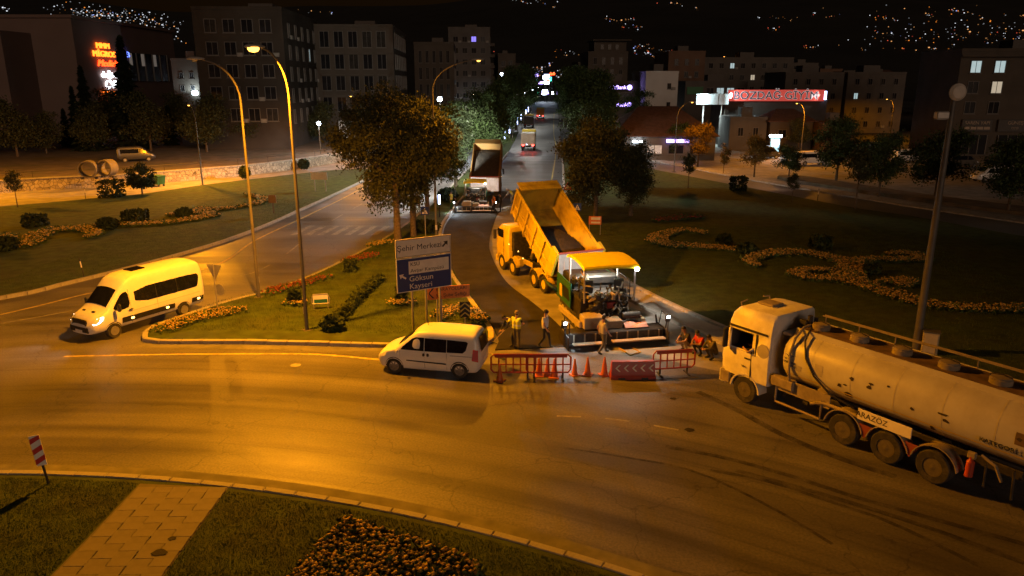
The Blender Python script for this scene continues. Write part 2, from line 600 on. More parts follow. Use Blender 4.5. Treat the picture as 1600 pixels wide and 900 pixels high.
# painted lines
def line(pts, w, m, z=.006, dash=None):
    q = crv(pts, .8)
    L_ = []; R_ = []
    for i, p in enumerate(q):
        a = (Vector(q[min(i + 1, len(q) - 1)]) - Vector(q[max(i - 1, 0)])).normalized()
        nn = Vector((-a.y, a.x)) * w / 2
        L_.append((p[0] + nn.x, p[1] + nn.y, z)); R_.append((p[0] - nn.x, p[1] - nn.y, z))
    mb = MB()
    n = len(q)
    mb.add(L_ + R_, [[i, i + 1, n + i + 1, n + i] for i in range(n - 1) if dash is None or (i // dash) % 2 == 0])
    return tag(mb.build('road_marking', m, None, smooth=False), kind='structure')
line([(-19.45, 30.55), (-15.39, 30.79), (-11.22, 30.87), (-8.39, 30.79), (-5.48, 30.09)], .16, m_painty)
line([(-26.2, 36.57), (-25.2, 38.16), (-23.62, 40.93), (-19.38, 46.87), (-19.3, 55.37), (-18.24, 66), (-16.91, 82.35), (-16.2, 110), (-14.5, 130)], .18, m_painty)
line([(-25.23, 35.1), (-22.66, 37.58), (-17.95, 43.19), (-15.78, 47.22), (-15.56, 61.96), (-13.85, 80.86)], .13, m_paint, dash=4)
line([(4.57, 87.72), (7.89, 135.66), (sx(4.9, 180), 180), (sx(4.9, 300), 300)], .16, m_painty)
line([(sx(.6, 100), 100), (sx(.6, 180), 180), (sx(.6, 320), 320)], .13, m_paint, dash=5)
line([(1.6, 24.55), (3.62, 24.29), (5.7, 23.43)], .10, m_paint, z=.005, dash=1)
# zebra crossing on the left carriageway
zc = tag(obj('zebra_crossing', None), kind='structure')
for i in range(7):
    x = -17.3 + i * 1.05
    MB().add([(x, 57.2, .007), (x + .5, 57.3, .007), (x + 1.0, 61.2, .007), (x + .5, 61.1, .007)], [[0, 1, 2, 3]]).build('stripe', m_paint, zc, smooth=False)

# paved path over the centre island, slab by slab
path = tag(obj('path', None, None, (-9.55, 19.55, 0), 0), kind='structure')
MB().prism([(-1.36, .1), (1.32, -.12), (1.15, -9), (-1.55, -9)], .10, .137, 'z').build('bedding', m_joint, path, smooth=False)
SL = MB().box((0, 0, 0), (.512, .61, .05), .005).mesh('paving_slab', m_slab)
for c in range(5):
    for r in range(13):
        yy = -.44 - r * .616 - (.308 if c % 2 else 0)
        if c % 2 and r == 0:
            hs_ = obj('paving_slab', SL, path, (-1.03 + c * .517, -.29, .142), .022)
            hs_.scale = (1, .49, 1)
        o = obj('paving_slab', SL, path, (-1.03 + c * .517 - .0145 * r, yy, .142 + random.uniform(-.004, .004)), random.uniform(-.008, .008) + .022)

# ------------------------------------------------------------------ grass blades
def blades(poly, box_, n, h, z, label):
    rs = np.random.RandomState(len(label))
    x = rs.uniform(box_[0], box_[1], n); y = rs.uniform(box_[2], box_[3], n)
    k = inside(x, y, poly)
    # keep the path free
    k &= ~((np.abs(x + 9.6 - .022 * (y - 19.5)) < 1.36) & (y < 19.7) & (y > 8))
    x = x[k]; y = y[k]
    n = len(x)
    a = rs.uniform(0, 6.283, n); t = rs.uniform(-.6, .6, n); hh = h * rs.uniform(.5, 1.3, n); w = .007
    v = np.zeros((n, 3, 3), np.float32)
    v[:, 0] = np.c_[x - w * np.cos(a), y - w * np.sin(a), np.full(n, z)]
    v[:, 1] = np.c_[x + w * np.cos(a), y + w * np.sin(a), np.full(n, z)]
    v[:, 2] = np.c_[x + t * hh * np.sin(a), y + t * hh * np.cos(a), z + hh]
    o = obj('grass', raw('grass', v, np.arange(3 * n).reshape(n, 3), m_blade))
    return tag(o, label, 'grass', kind='stuff')
inA = [(RC[0] + 38.1 * math.cos(R(20) + R(140) * i / 60), RC[1] + 38.1 * math.sin(R(20) + R(140) * i / 60)) for i in range(61)]
blades(inA, (-18, 4, 14.2, 20.5), 150000, .045, .13, 'short green grass beside the paved path at the bottom')
def shrink(poly, d):
    c = [sum(p[i] for p in poly) / len(poly) for i in (0, 1)]
    return [(p[0] + (c[0] - p[0]) * d, p[1] + (c[1] - p[1]) * d) for p in poly]
blades(shrink(islB, .02), (-17, -1, 32.4, 58), 60000, .09, .15, 'short green grass on the median below the road signs')
blades(islC, (-30, -18, 39, 75), 30000, .09, .15, 'short green grass of the left lawn by the road edge')
blades(islD, (7, 30, 27, 60), 60000, .09, .15, 'short green grass of the right lawn behind the tanker')

# ------------------------------------------------------------------ flower beds
m_flw = mat('marigold', (.40, .27, .07), .7, var=.3, scale=3, island=.4)
m_flr = mat('red_flower', (.20, .04, .02), .7, var=.3, scale=3, island=.4)
m_fll = mat('flower_leaf', (.045, .08, .018), .8, var=.3, scale=3, island=.4)
def flowers(pts, label, m=m_flw, sz=.06, dens=1.0, z=.15, hh=.22):
    """pts: (x, y) of plants; each plant is leaves plus a bloom"""
    rs = np.random.RandomState(len(pts))
    pts = np.asarray(pts, np.float32)
    n = len(pts)
    oct_ = np.array([(1, 0, 0), (0, 1, 0), (-1, 0, 0), (0, -1, 0), (0, 0, .6), (0, 0, -.6)], np.float32)
    of = np.array([(0, 1, 4), (1, 2, 4), (2, 3, 4), (3, 0, 4), (1, 0, 5), (2, 1, 5), (3, 2, 5), (0, 3, 5)])
    s = sz * rs.uniform(.6, 1.3, n)
    v1 = oct_[None] * s[:, None, None] + np.c_[pts, z + hh * rs.uniform(.55, 1.2, n)][:, None, :]
    f1 = (of[None] + 6 * np.arange(n)[:, None, None]).reshape(-1, 3)
    k = 4
    q = np.repeat(pts, k, 0) + rs.normal(0, sz * 1.0, (n * k, 2))
    zz = z + hh * rs.uniform(.1, .75, n * k)
    d = rs.normal(0, 1, (n * k, 2, 3)) * sz * 1.35
    c = np.c_[q, zz]
    v2 = np.stack([c, c + d[:, 0], c + d[:, 1]], 1)
    f2 = np.arange(3 * n * k).reshape(-1, 3) + n * 6
    mi = np.r_[np.zeros(len(f1)), np.ones(len(f2))]
    me = raw('flower_bed', np.r_[v1.reshape(-1, 3), v2.reshape(-1, 3)], np.r_[f1, f2], [m, m_fll], mi)
    return tag(obj('flower_bed', me), label, 'flowers', kind='stuff')
def stroke(pts, w, n, seed=1):
    q = crv(pts, .25)
    rs = np.random.RandomState(seed)
    out = []
    for _ in range(n):
        i = rs.randint(len(q))
        t = i / len(q)
        ww = w if not isinstance(w, (list, tuple)) else np.interp(t, np.linspace(0, 1, len(w)), w)
        a = rs.uniform(0, 6.28); rr = ww / 2 * math.sqrt(rs.uniform(0, 1))
        out.append((q[i][0] + rr * math.cos(a), q[i][1] + rr * math.sin(a)))
    return out
def fill(poly, n, seed=1):
    rs = np.random.RandomState(seed)
    xs = [p[0] for p in poly]; ys = [p[1] for p in poly]
    x = rs.uniform(min(xs), max(xs), n); y = rs.uniform(min(ys), max(ys), n)
    k = inside(x, y, poly)
    return list(zip(x[k], y[k]))
bedA = [(-4.49, 17.8), (-1.03, 16.08), (-.75, 15.6), (-.9, 13.6), (-5.8, 13.6), (-5.2, 15.6)]
sheet('flower_bed_soil', bedA, .134, m_soil)
flowers(fill(bedA, 2600, 3), 'square bed of orange marigolds at the bottom of the picture', sz=.062, z=.13, hh=.15)
flowers(stroke([(-16.36, 33.73), (-15.77, 35.1), (-14.19, 36.68)], 1.4, 520, 4), 'long yellow flower bed at the rounded tip of the median', sz=.05)
flowers(stroke([(-3.52, 35.72), (-2.96, 36.79), (-2.36, 36.57), (-1.63, 34.9)], 1.3, 420, 5), 'yellow flowers at the kerb below the chevron board', sz=.06)
flowers(stroke([(-11.68, 37.93), (-11.17, 37.93)], .9, 110, 6), 'small ring of yellow flowers near the lit lamp post', sz=.06)
flowers(stroke([(-6.23, 37.93), (-5.42, 37.93)], .9, 110, 7), 'small ring of yellow flowers left of the sign posts', sz=.06)
flowers(stroke([(-13.38, 40.14), (-12.21, 41.75), (-11.27, 43.19)], 1.2, 320, 8), 'red flowers behind the lit lamp post', m_flr, sz=.06)
flowers(stroke([(-10.57, 47.75), (-9.46, 49.04)], 1.2, 200, 9), 'red flowers by the left carriageway kerb', m_flr, sz=.07)
flowers(stroke([(-9.85, 52.45), (-8.97, 53.54)], 1.2, 150, 10), 'yellow flowers in front of the big tree trunk', sz=.07)
# swirls on the left lawn
flowers(stroke([(-42, 56.09), (-38.13, 54.67), (-35.06, 52.45), (-35.37, 54.21), (-36.29, 57.59), (-34.62, 58.62), (-32.27, 57.08), (-31.84, 55.37)], [2.6, 3.0, 2.4, 2.0, 1.8, 1.6, 1.4, .8], 1500, 11), 'curling bed of orange flowers at the left edge of the lawn', sz=.08)
flowers(stroke([(-34.77, 58.89), (-32.14, 60.25), (-29.12, 61.09), (-27.2, 62.85), (-26.4, 64.71), (-28.2, 66.67), (-29.78, 65.03)], [1.4, 1.5, 1.4, 1.6, 1.8, 1.6, 1.0], 1500, 12), 'thin curved flower bed ending in a hook on the left lawn', sz=.08)
flowers(stroke([(-28.9, 68.4), (-26.41, 68.05), (-24.56, 71.35), (-24.71, 74.13), (-27.13, 77.13)], [1.3, 1.2, 1.4, 1.2, .8], 600, 13), 'flower bed curl behind the unlit lamp post', sz=.085)
# swirls on the right lawn
flowers(stroke([(14.73, 56.83), (13.63, 58.1), (11.82, 56.58), (10.68, 54.44), (11.46, 52.45), (13.59, 51.82), (15.65, 50.79)], [.9, 1.1, 1.5, 1.8, 1.6, 1.3, 1.2], 1700, 14), 'crescent of orange flowers on the right lawn behind the paver', sz=.075)
flowers(stroke([(15.54, 46.19), (15.53, 47.75), (17.4, 49.61), (19.71, 50), (21.07, 48.48), (21.63, 46.36), (20.05, 43.19), (20.7, 40.14), (21.89, 37.69), (24.1, 36.9), (27.15, 37.01)], [.6, 1.2, 1.6, 1.6, 1.8, 2.0, 1.8, 1.6, 1.3, 1.2, 1.1], 3600, 15), 'long winding flower bed on the right lawn behind the mast', sz=.07)
flowers(stroke([(21.43, 47.05), (23.58, 47.93), (25.18, 47.75), (27.14, 48.3), (26.84, 49.8), (25.57, 49.42)], [1.4, 1.0, 1.2, 1.4, 1.2, .8], 1000, 16), 'flower bed arm curling towards the mast', sz=.07)
flowers(stroke([(20.38, 43.49), (18.6, 42.89), (17.22, 43.79), (18.07, 45.04), (19.47, 45.04)], [1.6, 1.3, 1.2, 1.0, .8], 900, 17), 'flower bed arm curling left on the right lawn', sz=.07)
flowers(stroke([(21.67, 42.17), (23.38, 42.6), (22.44, 41.47)], 1.0, 300, 18), 'small patch of flowers beside the mast', sz=.07)
flowers(stroke([(12.46, 62.55), (14.27, 63.46), (15.96, 64.08)], 1.6, 400, 19), 'low reddish flower bed under the right street tree', m_flr, sz=.09)

# ------------------------------------------------------------------ trees and shrubs
m_bark = mat('bark', (.10, .075, .05), .95, var=.4, scale=7, bump=.6)
m_leafo = mat('plane_leaves', (.048, .054, .018), .7, var=.3, scale=.7, island=.5, spec=.3)
m_leafg = mat('green_leaves', (.045, .075, .022), .7, var=.3, scale=.7, island=.5, spec=.3)
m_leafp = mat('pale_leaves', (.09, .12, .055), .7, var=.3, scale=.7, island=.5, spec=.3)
m_leafd = mat('dark_needles', (.016, .026, .012), .8, var=.3, scale=.7, island=.5, spec=.2)
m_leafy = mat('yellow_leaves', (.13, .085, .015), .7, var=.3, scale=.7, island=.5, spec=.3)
def leaves(blobs, n, size, seed, m, clump=.55, per=44):
    rs = np.random.RandomState(seed)
    vol = np.array([b[3] * b[4] * b[5] for b in blobs]) ** .67
    nc = max(4, n // per)
    pick = rs.choice(len(blobs), nc, p=vol / vol.sum())
    B = np.array(blobs)[pick]
    d = rs.normal(0, 1, (nc, 3)); d /= np.linalg.norm(d, axis=1)[:, None]
    rr = rs.uniform(.45, 1.02, nc)[:, None] ** .6
    c = B[:, :3] + d * rr * B[:, 3:6]
    P = np.repeat(c, per, 0) + rs.normal(0, clump * .5, (nc * per, 3)) * (1, 1, .7)
    N = len(P)
    u = rs.normal(0, 1, (N, 3)); u /= np.linalg.norm(u, axis=1)[:, None]
    w = rs.normal(0, 1, (N, 3)); w -= u * (u * w).sum(1)[:, None]; w /= np.linalg.norm(w, axis=1)[:, None]
    s = (size * rs.uniform(.6, 1.4, N))[:, None]
    v = np.stack([P - u * s, P + w * s * .55, P + u * s, P - w * s * .55], 1)
    return raw('crown', v, np.arange(4 * N).reshape(N, 4), m)
def trunk(h, r, tips, seed, lean=(0, 0)):
    rs = random.Random(seed)
    mb = MB()
    top = Vector((lean[0], lean[1], h))
    pts = [Vector((0, 0, -.1)), Vector((lean[0] * .2, lean[1] * .2, h * .3)), Vector((lean[0] * .6, lean[1] * .6, h * .65)), top]
    mb.tube(pts, [r * 1.25, r, r * .85, r * .7], 9)
    for t in tips:
        t = Vector(t)
        mid = top.lerp(t, .5) + Vector((rs.uniform(-.3, .3), rs.uniform(-.3, .3), rs.uniform(0, .4)))
        mb.tube([top - Vector((0, 0, .2)), mid, t], [r * .6, r * .35, r * .12], 6)
        for _ in range(2):
            e = mid + Vector((rs.uniform(-1, 1), rs.uniform(-1, 1), rs.uniform(-.2, .8))) * (t - top).length * .4
            mb.tube([mid, e], [r * .25, r * .06], 5)
    return mb.mesh('trunk', m_bark)
TREES = {}
def tree_proto(key, h, cr, base, n, size, m, seed, squash=1.0, r=.17, clump=.6):
    """crown of several uneven lobes between base height and h"""
    rs = random.Random(seed)
    zc = (h + base) / 2
    hz = (h - base) / 2
    blobs = [(0, 0, zc, cr * .55, cr * .55, hz * .85)]
    for i in range(15):
        a = i * 2.4 + rs.uniform(-.5, .5)
        q = rs.uniform(.35, .80) * cr
        zz = zc + hz * rs.uniform(-.78, .74)
        q *= max(.35, 1 - .55 * abs((zz - zc) / hz) ** 2)
        s = cr * rs.uniform(.20, .42)
        blobs.append((q * math.cos(a), q * math.sin(a), zz, s, s, s * .85 * squash))
    TREES[key] = (trunk(base + hz * .35, r, [b[:3] for b in blobs[1:7]], seed), leaves(blobs, n, size, seed, m, clump))
def tree(key, x, y, label, name='leafy_tree', s=1.0, rz=0, group=None, z=.0, sz=None):
    t = thing(name, label, 'tree', (x, y, z), rz, group)
    t.scale = (s, s, sz or s)
    obj('trunk', TREES[key][0], t)
    obj('crown', TREES[key][1], t)
    return t
def conifer_proto(key, h, r, seed, n=3200, m=m_leafd):
    rs = np.random.RandomState(seed)
    t = rs.uniform(0, 1, n) ** 1.25
    lay = .72 + .30 * np.sin(t * h * 5.0 + rs.uniform(0, 1, n))
    rad = (1 - t) * r * lay * rs.uniform(.35, 1.05, n) + .05
    a = rs.uniform(0, 6.283, n)
    z = .06 * h + t * h * .94 - rad * .28
    P = np.c_[rad * np.cos(a), rad * np.sin(a), z]
    out = np.c_[np.cos(a), np.sin(a), np.full(n, -.35)] * (.38 + .3 * (1 - t))[:, None]
    w = np.c_[-np.sin(a), np.cos(a), rs.normal(0, .5, n)] * .16
    v = np.stack([P - out * .6, P + w, P + out, P - w], 1)
    me = raw('crown', v, np.arange(4 * n).reshape(n, 4), m)
    tr = MB().tube([(0, 0, -.1), (0, 0, h * .5), (0, 0, h * .95)], [.2, .12, .02], 7).mesh('trunk', m_bark)
    TREES[key] = (tr, me)
tree_proto('big', 11.2, 4.5, 3.0, 34000, .105, m_leafo, 3, r=.30, clump=.75)
tree_proto('right', 9.0, 3.3, 2.2, 24000, .10, m_leafo, 5, r=.22, clump=.7)
tree_proto('street', 10.5, 3.4, 2.4, 14000, .13, m_leafg, 8, r=.2, clump=.8)
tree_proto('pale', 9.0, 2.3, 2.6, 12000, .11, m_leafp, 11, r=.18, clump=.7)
tree_proto('tall', 13.5, 3.4, 2.6, 13000, .16, m_leafg, 14, r=.25, clump=.9)
tree_proto('park', 6.0, 2.4, 1.6, 8500, .10, m_leafg, 17, r=.11, clump=.6)
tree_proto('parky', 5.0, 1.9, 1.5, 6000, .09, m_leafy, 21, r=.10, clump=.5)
tree_proto('young', 4.2, .9, 1.5, 1800, .08, m_leafo, 23, r=.05, clump=.35)
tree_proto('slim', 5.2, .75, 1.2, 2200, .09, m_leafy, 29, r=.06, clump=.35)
tree_proto('mall', 8.0, 3.0, 1.6, 8500, .14, m_leafo, 31, r=.16, clump=.8)
conifer_proto('fir', 15.0, 3.0, 5)
conifer_proto('spruce', 11.0, 2.4, 6, 2600)

tree('big', -8.29, 53.32, 'big broad tree with thick trunk left of the tall dim lamp post', s=.86, sz=1.0)
tree('big', -7.52, 56.09, 'second broad tree just behind the big tree on the median', s=.72, rz=2.1, sz=.92)
tree('street', -7.6, 66.67, 'dark dense tree behind the dim lamp post', s=1.0, rz=.7)
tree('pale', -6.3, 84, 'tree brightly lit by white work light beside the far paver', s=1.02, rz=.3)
tree('right', 6.91, 61.38, 'tree with orange lit leaves on the right lawn beside the street', s=.86, rz=.4, sz=.95)
tree('right', 10.4, 65.03, 'low spreading tree behind the small red board on the right lawn', s=.72, rz=2.4)
ORD = ['nearest', 'second nearest', 'third nearest', 'fourth nearest', 'fifth nearest', 'sixth nearest', 'farthest']
for i, (x, y, k, s) in enumerate([(sx(-5.0, 100), 101, 'street', 1.05), (sx(-4.6, 118), 118, 'tall', .88), (sx(-4.4, 138), 138, 'street', 1.2), (sx(-4.4, 160), 160, 'tall', .98),
                                  (sx(-4.4, 188), 188, 'tall', 1.15), (sx(-4.2, 225), 225, 'tall', 1.25), (sx(-4.0, 270), 270, 'tall', 1.2)]):
    tree(k, x, y, 'dark street tree on the median left of the street, %s of its row' % ORD[i], s=s, rz=i * 1.3, group='trees along the left side of the street')
for i, (x, y, k, s) in enumerate([(sx(9.0, 84), 82, 'street', .9), (sx(9.6, 98), 98, 'tall', .98), (sx(11.4, 110), 112, 'tall', 1.0), (sx(9.2, 130), 130, 'tall', 1.05), (sx(9.4, 155), 155, 'tall', 1.1), (sx(9.2, 185), 185, 'tall', 1.15), (sx(9.2, 230), 230, 'tall', 1.2)]):
    tree(k, x, y, 'tall dark street tree right of the street, %s of its row' % ORD[i], s=s, rz=i * 1.7, group='trees along the right side of the street')
for i, (px, s) in enumerate([((-65.37, 118, 2.18), .92), ((-59.81, 120, 2.03), 1.22), ((-70.57, 124, 1.71), .72), ((-73.62, 126, 1.55), .66), ((-57.33, 128, 1.39), .7)]):
    tree('fir' if i < 3 else 'spruce', px[0], px[1], ['pointed dark conifer left of the red mall signs', 'tallest dark conifer partly covering the mall signs', 'narrow dark conifer left of the pointed one', 'small dark conifer farthest left before the mall', 'short dark conifer under the mall window band'][i], 'conifer', s=s * 1.05, rz=i, sz=s)
for i, (px, py, s) in enumerate([(30, 258, 1.15), (75, 252, .9), (150, 248, 1.1), (238, 248, 1.25), (325, 250, 1.2), (390, 243, 1.1), (445, 238, 1.0), (500, 232, 1.0), (285, 235, 1.2), (-40, 262, 1.3), (560, 225, .95), (190, 240, 1.3)]):
    X, Y = [(-70.5, 107.95), (-69.59, 113.32), (-64.47, 117.19), (-55.74, 117.19), (-46.34, 115.22), (-42.43, 122.41), (-38.4, 128.11), (-34.32, 135.66), (-57.27, 131.78), (-74.62, 104.64), (-29.43, 145.65), (-64.81, 125.77)][i]
    tree('mall', X, Y, 'dim leafy tree behind the stone wall, ' + ['below the left mall wall', 'left of the pipe rings', 'behind the pipe rings', 'right of the pipe rings', 'left of the unlit lamp arch', 'right of the unlit lamp pole', 'left of the lit lamp pole', 'in front of the lit shopfront', 'under the white flood light', 'at the left picture edge', 'touching the big tree crown', 'under the red mall signs'][i], s=s, rz=i * 2.2, group='trees behind the stone wall')
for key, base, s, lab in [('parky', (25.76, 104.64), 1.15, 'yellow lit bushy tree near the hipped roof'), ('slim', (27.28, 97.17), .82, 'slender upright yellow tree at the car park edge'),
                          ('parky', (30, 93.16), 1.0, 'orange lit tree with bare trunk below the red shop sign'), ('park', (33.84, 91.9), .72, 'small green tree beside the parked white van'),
                          ('park', (38.38, 88.88), 1.3, 'large leafy tree at the edge of the car park'), ('park', (37.85, 77.13), 1.12, 'dark bushy tree between two larger car park trees'),
                          ('park', (42.72, 75.39), 1.22, 'leafy tree left of the tall mast'), ('park', (44.76, 67.01), 1.15, 'dark tree at the right edge of the picture'),
                          ('young', (27.4, 72.91), .75, 'bare young sapling at the lawn edge'), ('young', (31.92, 69.11), 1.45, 'slim young tree on the far edge of the right lawn'),
                          ('young', (19.49, 82.86), 1.0, 'small dark tree standing alone on the right lawn'), ('young', (-46.44, 69.84), .9, 'thin sapling at the left edge of the lawn'),
                          ('park', (24.88, 115.22), .95, 'leafy tree in front of the pale low building')]:
    tree(key, base[0], base[1], lab, 'young_tree' if key in ('young', 'slim') else 'leafy_tree', s=s, rz=base[0])
tree('street', 25.2, 150, 'rounded dark tree before the white house with small windows', s=1.0)
tree('mall', 48.3, 128, 'leafy tree below the end of the red shop sign', s=.7)

def shrub(loc, r, n, label, m=m_leafd, shape='box', size=.08):
    rs = np.random.RandomState(n)
    P = rs.uniform(-1, 1, (n, 3))
    if shape == 'ball':
        P = rs.normal(0, 1, (n, 3)); P /= np.linalg.norm(P, axis=1)[:, None]; P *= rs.uniform(.6, 1.02, (n, 1))
    else:
        ax = rs.randint(0, 3, n); P[np.arange(n), ax] = np.sign(P[np.arange(n), ax]) * rs.uniform(.75, 1.03, n)
    P = P * r + (0, 0, r[2])
    u = rs.normal(0, 1, (n, 3)) * size; w = rs.normal(0, 1, (n, 3)) * size
    v = np.stack([P - u, P + w, P + u, P - w], 1)
    t = thing('shrub', label, 'shrub', (loc[0], loc[1], .15))
    obj('foliage', raw('foliage', v, np.arange(4 * n).reshape(n, 4), m), t)
    MB().tube([(0, 0, -.1), (.03, 0, r[2] * 1.2)], [.06, .03], 6).build('stem', m_bark, t)
    return t
m_hedge = mat('hedge_leaves', (.035, .05, .016), .8, var=.3, scale=2, island=.5, spec=.2)
for p, r, lab, sh in [((-40.84, 76.25), (1.0, .9, .85), 'dark square clipped shrub at the far lawn edge', 'box'), ((-32.45, 91.28), (.7, .7, .8), 'dark round shrub behind the unlit lamp post', 'ball'),
                      ((-28.04, 101.52), (.8, .8, .7), 'dark round shrub by the far road left of the big tree', 'ball'), ((-38.88, 60.25), (.8, .6, .45), 'low shrub above the left curling flower bed', 'box'),
                      ((-32.08, 58.62), (.85, .7, .5), 'low shrub in the middle of the left flower bed', 'ball'), ((-31.5, 61.96), (.85, .7, .5), 'low clipped shrub behind the left flower bed', 'box'),
                      ((-28.64, 64.71), (.7, .6, .4), 'low shrub inside the hook of the left flower bed', 'ball'), ((-35.17, 50.99), (.8, .7, .5), 'dark low shrub at the left picture edge', 'ball'),
                      ((24.44, 80.86), (.75, .75, .75), 'dark cube shaped shrub on the far right lawn', 'box'), ((15.24, 52.88), (.55, .5, .4), 'low shrub inside the crescent flower bed', 'ball'),
                      ((16.03, 50), (.7, .6, .4), 'low dark shrub between two right flower beds', 'ball'), ((21.71, 51.61), (.6, .55, .45), 'clipped square shrub behind the winding flower bed', 'box'),
                      ((22.03, 44.41), (.5, .45, .35), 'low shrub within the winding flower bed', 'ball'), ((-8.51, 33.73), (.55, .5, .35), 'clump of shrub at the near end of the low hedge', 'ball'),
                      ((-11.54, 38.16), (.25, .25, .38), 'small clipped shrub inside a ring of flowers near the lit lamp', 'box'), ((-5.89, 38.4), (.25, .25, .38), 'small clipped shrub inside a ring of flowers near the sign posts', 'box'),
                      ((-10.01, 45.04), (.28, .28, .35), 'small dark clipped shrub near the red flowers', 'box'), ((-6.7, 57.08), (1.2, .7, .55), 'leafy shrub behind the direction sign', 'ball'),
                      ((-6.27, 72.91), (1.0, 1.0, .7), 'green shrub beside the far worker', 'ball')]:
    shrub(p, r, int(500 + 500 * r[0] * r[2]), lab, m_hedge if r[0] < .75 else m_leafd, sh)
# low hedge running up the median
hp = crv([(-8.49, 35), (-8.34, 37.01), (-8.25, 38.88), (-8.02, 41.06), (-7.74, 42.89)], .1)
rs = np.random.RandomState(4)
n = 3500
ii = rs.randint(0, len(hp), n)
P = np.c_[np.array(hp)[ii] + rs.normal(0, .13, (n, 2)), .15 + rs.uniform(0, .42, n)]
u = rs.normal(0, .05, (n, 3)); w = rs.normal(0, .05, (n, 3))
tag(obj('hedge', raw('hedge', np.stack([P - u, P + w, P + u, P - w], 1), np.arange(4 * n).reshape(n, 4), m_hedge)), 'low clipped hedge running up the median towards the big tree', 'hedge')
# topiary tree
t = thing('topiary_tree', 'dark egg shaped clipped tree left of the green bin', 'tree', (-38.61, 78.03, .1))
TB = leaves([(0, 0, 1.95, 1.25, 1.25, 1.3), (0, 0, 1.35, 1.3, 1.3, .7)], 3800, .11, 91, m_leafd, .35)
obj('crown', TB, t)
MB().tube([(0, 0, -.1), (0, 0, 1.6)], [.1, .08], 7).build('trunk', m_bark, t)

# ------------------------------------------------------------------ lamps
def lamp_light(parent, loc, watts, col, wide=1.5, radius=.14, name='lamp_light'):
    """street luminaire: intensity rises towards the side as real road optics do, then cuts off"""
    ld = bpy.data.lights.new(name, 'POINT')
    ld.energy = watts
    ld.color = col
    ld.shadow_soft_size = radius
    ld.use_nodes = True
    n = ld.node_tree.nodes
    l = ld.node_tree.links
    em = n["Emission"]
    tc = n.new("ShaderNodeTexCoord")
    sp = n.new("ShaderNodeSeparateXYZ")
    l.new(tc.outputs["Normal"], sp.inputs[0])
    ab = n.new("ShaderNodeMath"); ab.operation = 'MULTIPLY'; ab.inputs[1].default_value = -1
    l.new(sp.outputs[2], ab.inputs[0])
    mx = n.new("ShaderNodeMath"); mx.operation = 'MAXIMUM'; mx.inputs[1].default_value = .30
    l.new(ab.outputs[0], mx.inputs[0])
    pw = n.new("ShaderNodeMath"); pw.operation = 'POWER'; pw.inputs[1].default_value = -wide
    l.new(mx.outputs[0], pw.inputs[0])
    ct = n.new("ShaderNodeMapRange"); ct.inputs[1].default_value = -.02; ct.inputs[2].default_value = .30
    l.new(ab.outputs[0], ct.inputs[0])
    mu = n.new("ShaderNodeMath"); mu.operation = 'MULTIPLY'
    l.new(pw.outputs[0], mu.inputs[0]); l.new(ct.outputs[0], mu.inputs[1])
    l.new(mu.outputs[0], em.inputs["Strength"])
    o = bpy.data.objects.new(name, ld)
    COL.objects.link(o)
    o.parent = parent
    o.location = loc
    return o
def spot(parent, loc, target, watts, col, size=110, radius=.06, blend=.6, name='lamp_light'):
    ld = bpy.data.lights.new(name, 'SPOT')
    ld.energy = watts
    ld.color = col
    ld.spot_size = R(size)
    ld.spot_blend = blend
    ld.shadow_soft_size = radius
    o = bpy.data.objects.new(name, ld)
    COL.objects.link(o)
    o.parent = parent
    o.location = loc
    d = Vector(target) - Vector(loc)
    o.rotation_euler = d.to_track_quat('-Z', 'Y').to_euler()
    return o
m_pole = mat('lamp_pole_paint', (.105, .098, .088), .55, .2, var=.15, scale=1.5, dirt=(.2, .17, .13), damt=.5, dscale=2)
m_housing = mat('lamp_housing', (.45, .43, .40), .45, .3)
def street_lamp(x, y, h, arm, az, label, lit=None, watts=0, r=.088, lens=None, drop=1.2, group=None, wide=0.0, flat=.35, tilt=0.0, big=1.0):
    t = thing('street_lamp', label, 'street lamp', (x, y, .1), az, group)
    MB().box((0, 0, .03), (.42, .42, .06), .01).cyl((.15, .15, .06), (.15, .15, .1), .02).cyl((-.15, .15, .06), (-.15, .15, .1), .02).cyl((.15, -.15, .06), (.15, -.15, .1), .02).cyl((-.15, -.15, .06), (-.15, -.15, .1), .02).build('base_plate', m_pole, t)
    pts = [(0, 0, .05), (0, 0, h * .4), (0, 0, h - drop * 1.8)]
    rad = [r, r * .85, r * .62]
    for i in range(1, 9):
        a = i / 8 * math.pi / 2 * .92
        pts.append((arm * (1 - math.cos(a)), 0, h - drop * 1.8 + drop * 1.7 * math.sin(a)))
        rad.append(r * (.62 - .018 * i))
    MB().tube(pts, rad, 10).build('pole', m_pole, t)
    MB().box((0.0, -r - .01, 1.0), (.14, .03, .34), .008).build('hatch', m_housing, t)
    ex, ez = pts[-1][0], pts[-1][2]
    hd = MB()
    rings = []
    for (u, wv, hz) in ((-.12, .06, .05), (.05, .11, .09), (.25, .16, .12), (.5, .17, .12), (.68, .12, .08), (.76, .04, .03)):
        rings.append([(ex + u, wv * math.cos(b), ez + .04 + hz * max(math.sin(b), -flat)) for b in [2 * math.pi * k / 12 for k in range(12)]])
    hd.loft(rings)
    ho = hd.build('lamp_head', m_housing, t)
    MB().lathe([(.02, -.12 * big), (.10 * big, -.10 * big), (.14 * big, -.045 * big), (.14 * big, .0)], (ex + .38, 0, ez + .02), n=14).build('lens', lens or (m_sodium if lit else m_off), ho)
    if lit:
        lo = lamp_light(t, (ex + .38, 0, ez - .12 - .12 * big), watts, lit, wide)
        lo.rotation_euler = (0, tilt, 0)
    return t
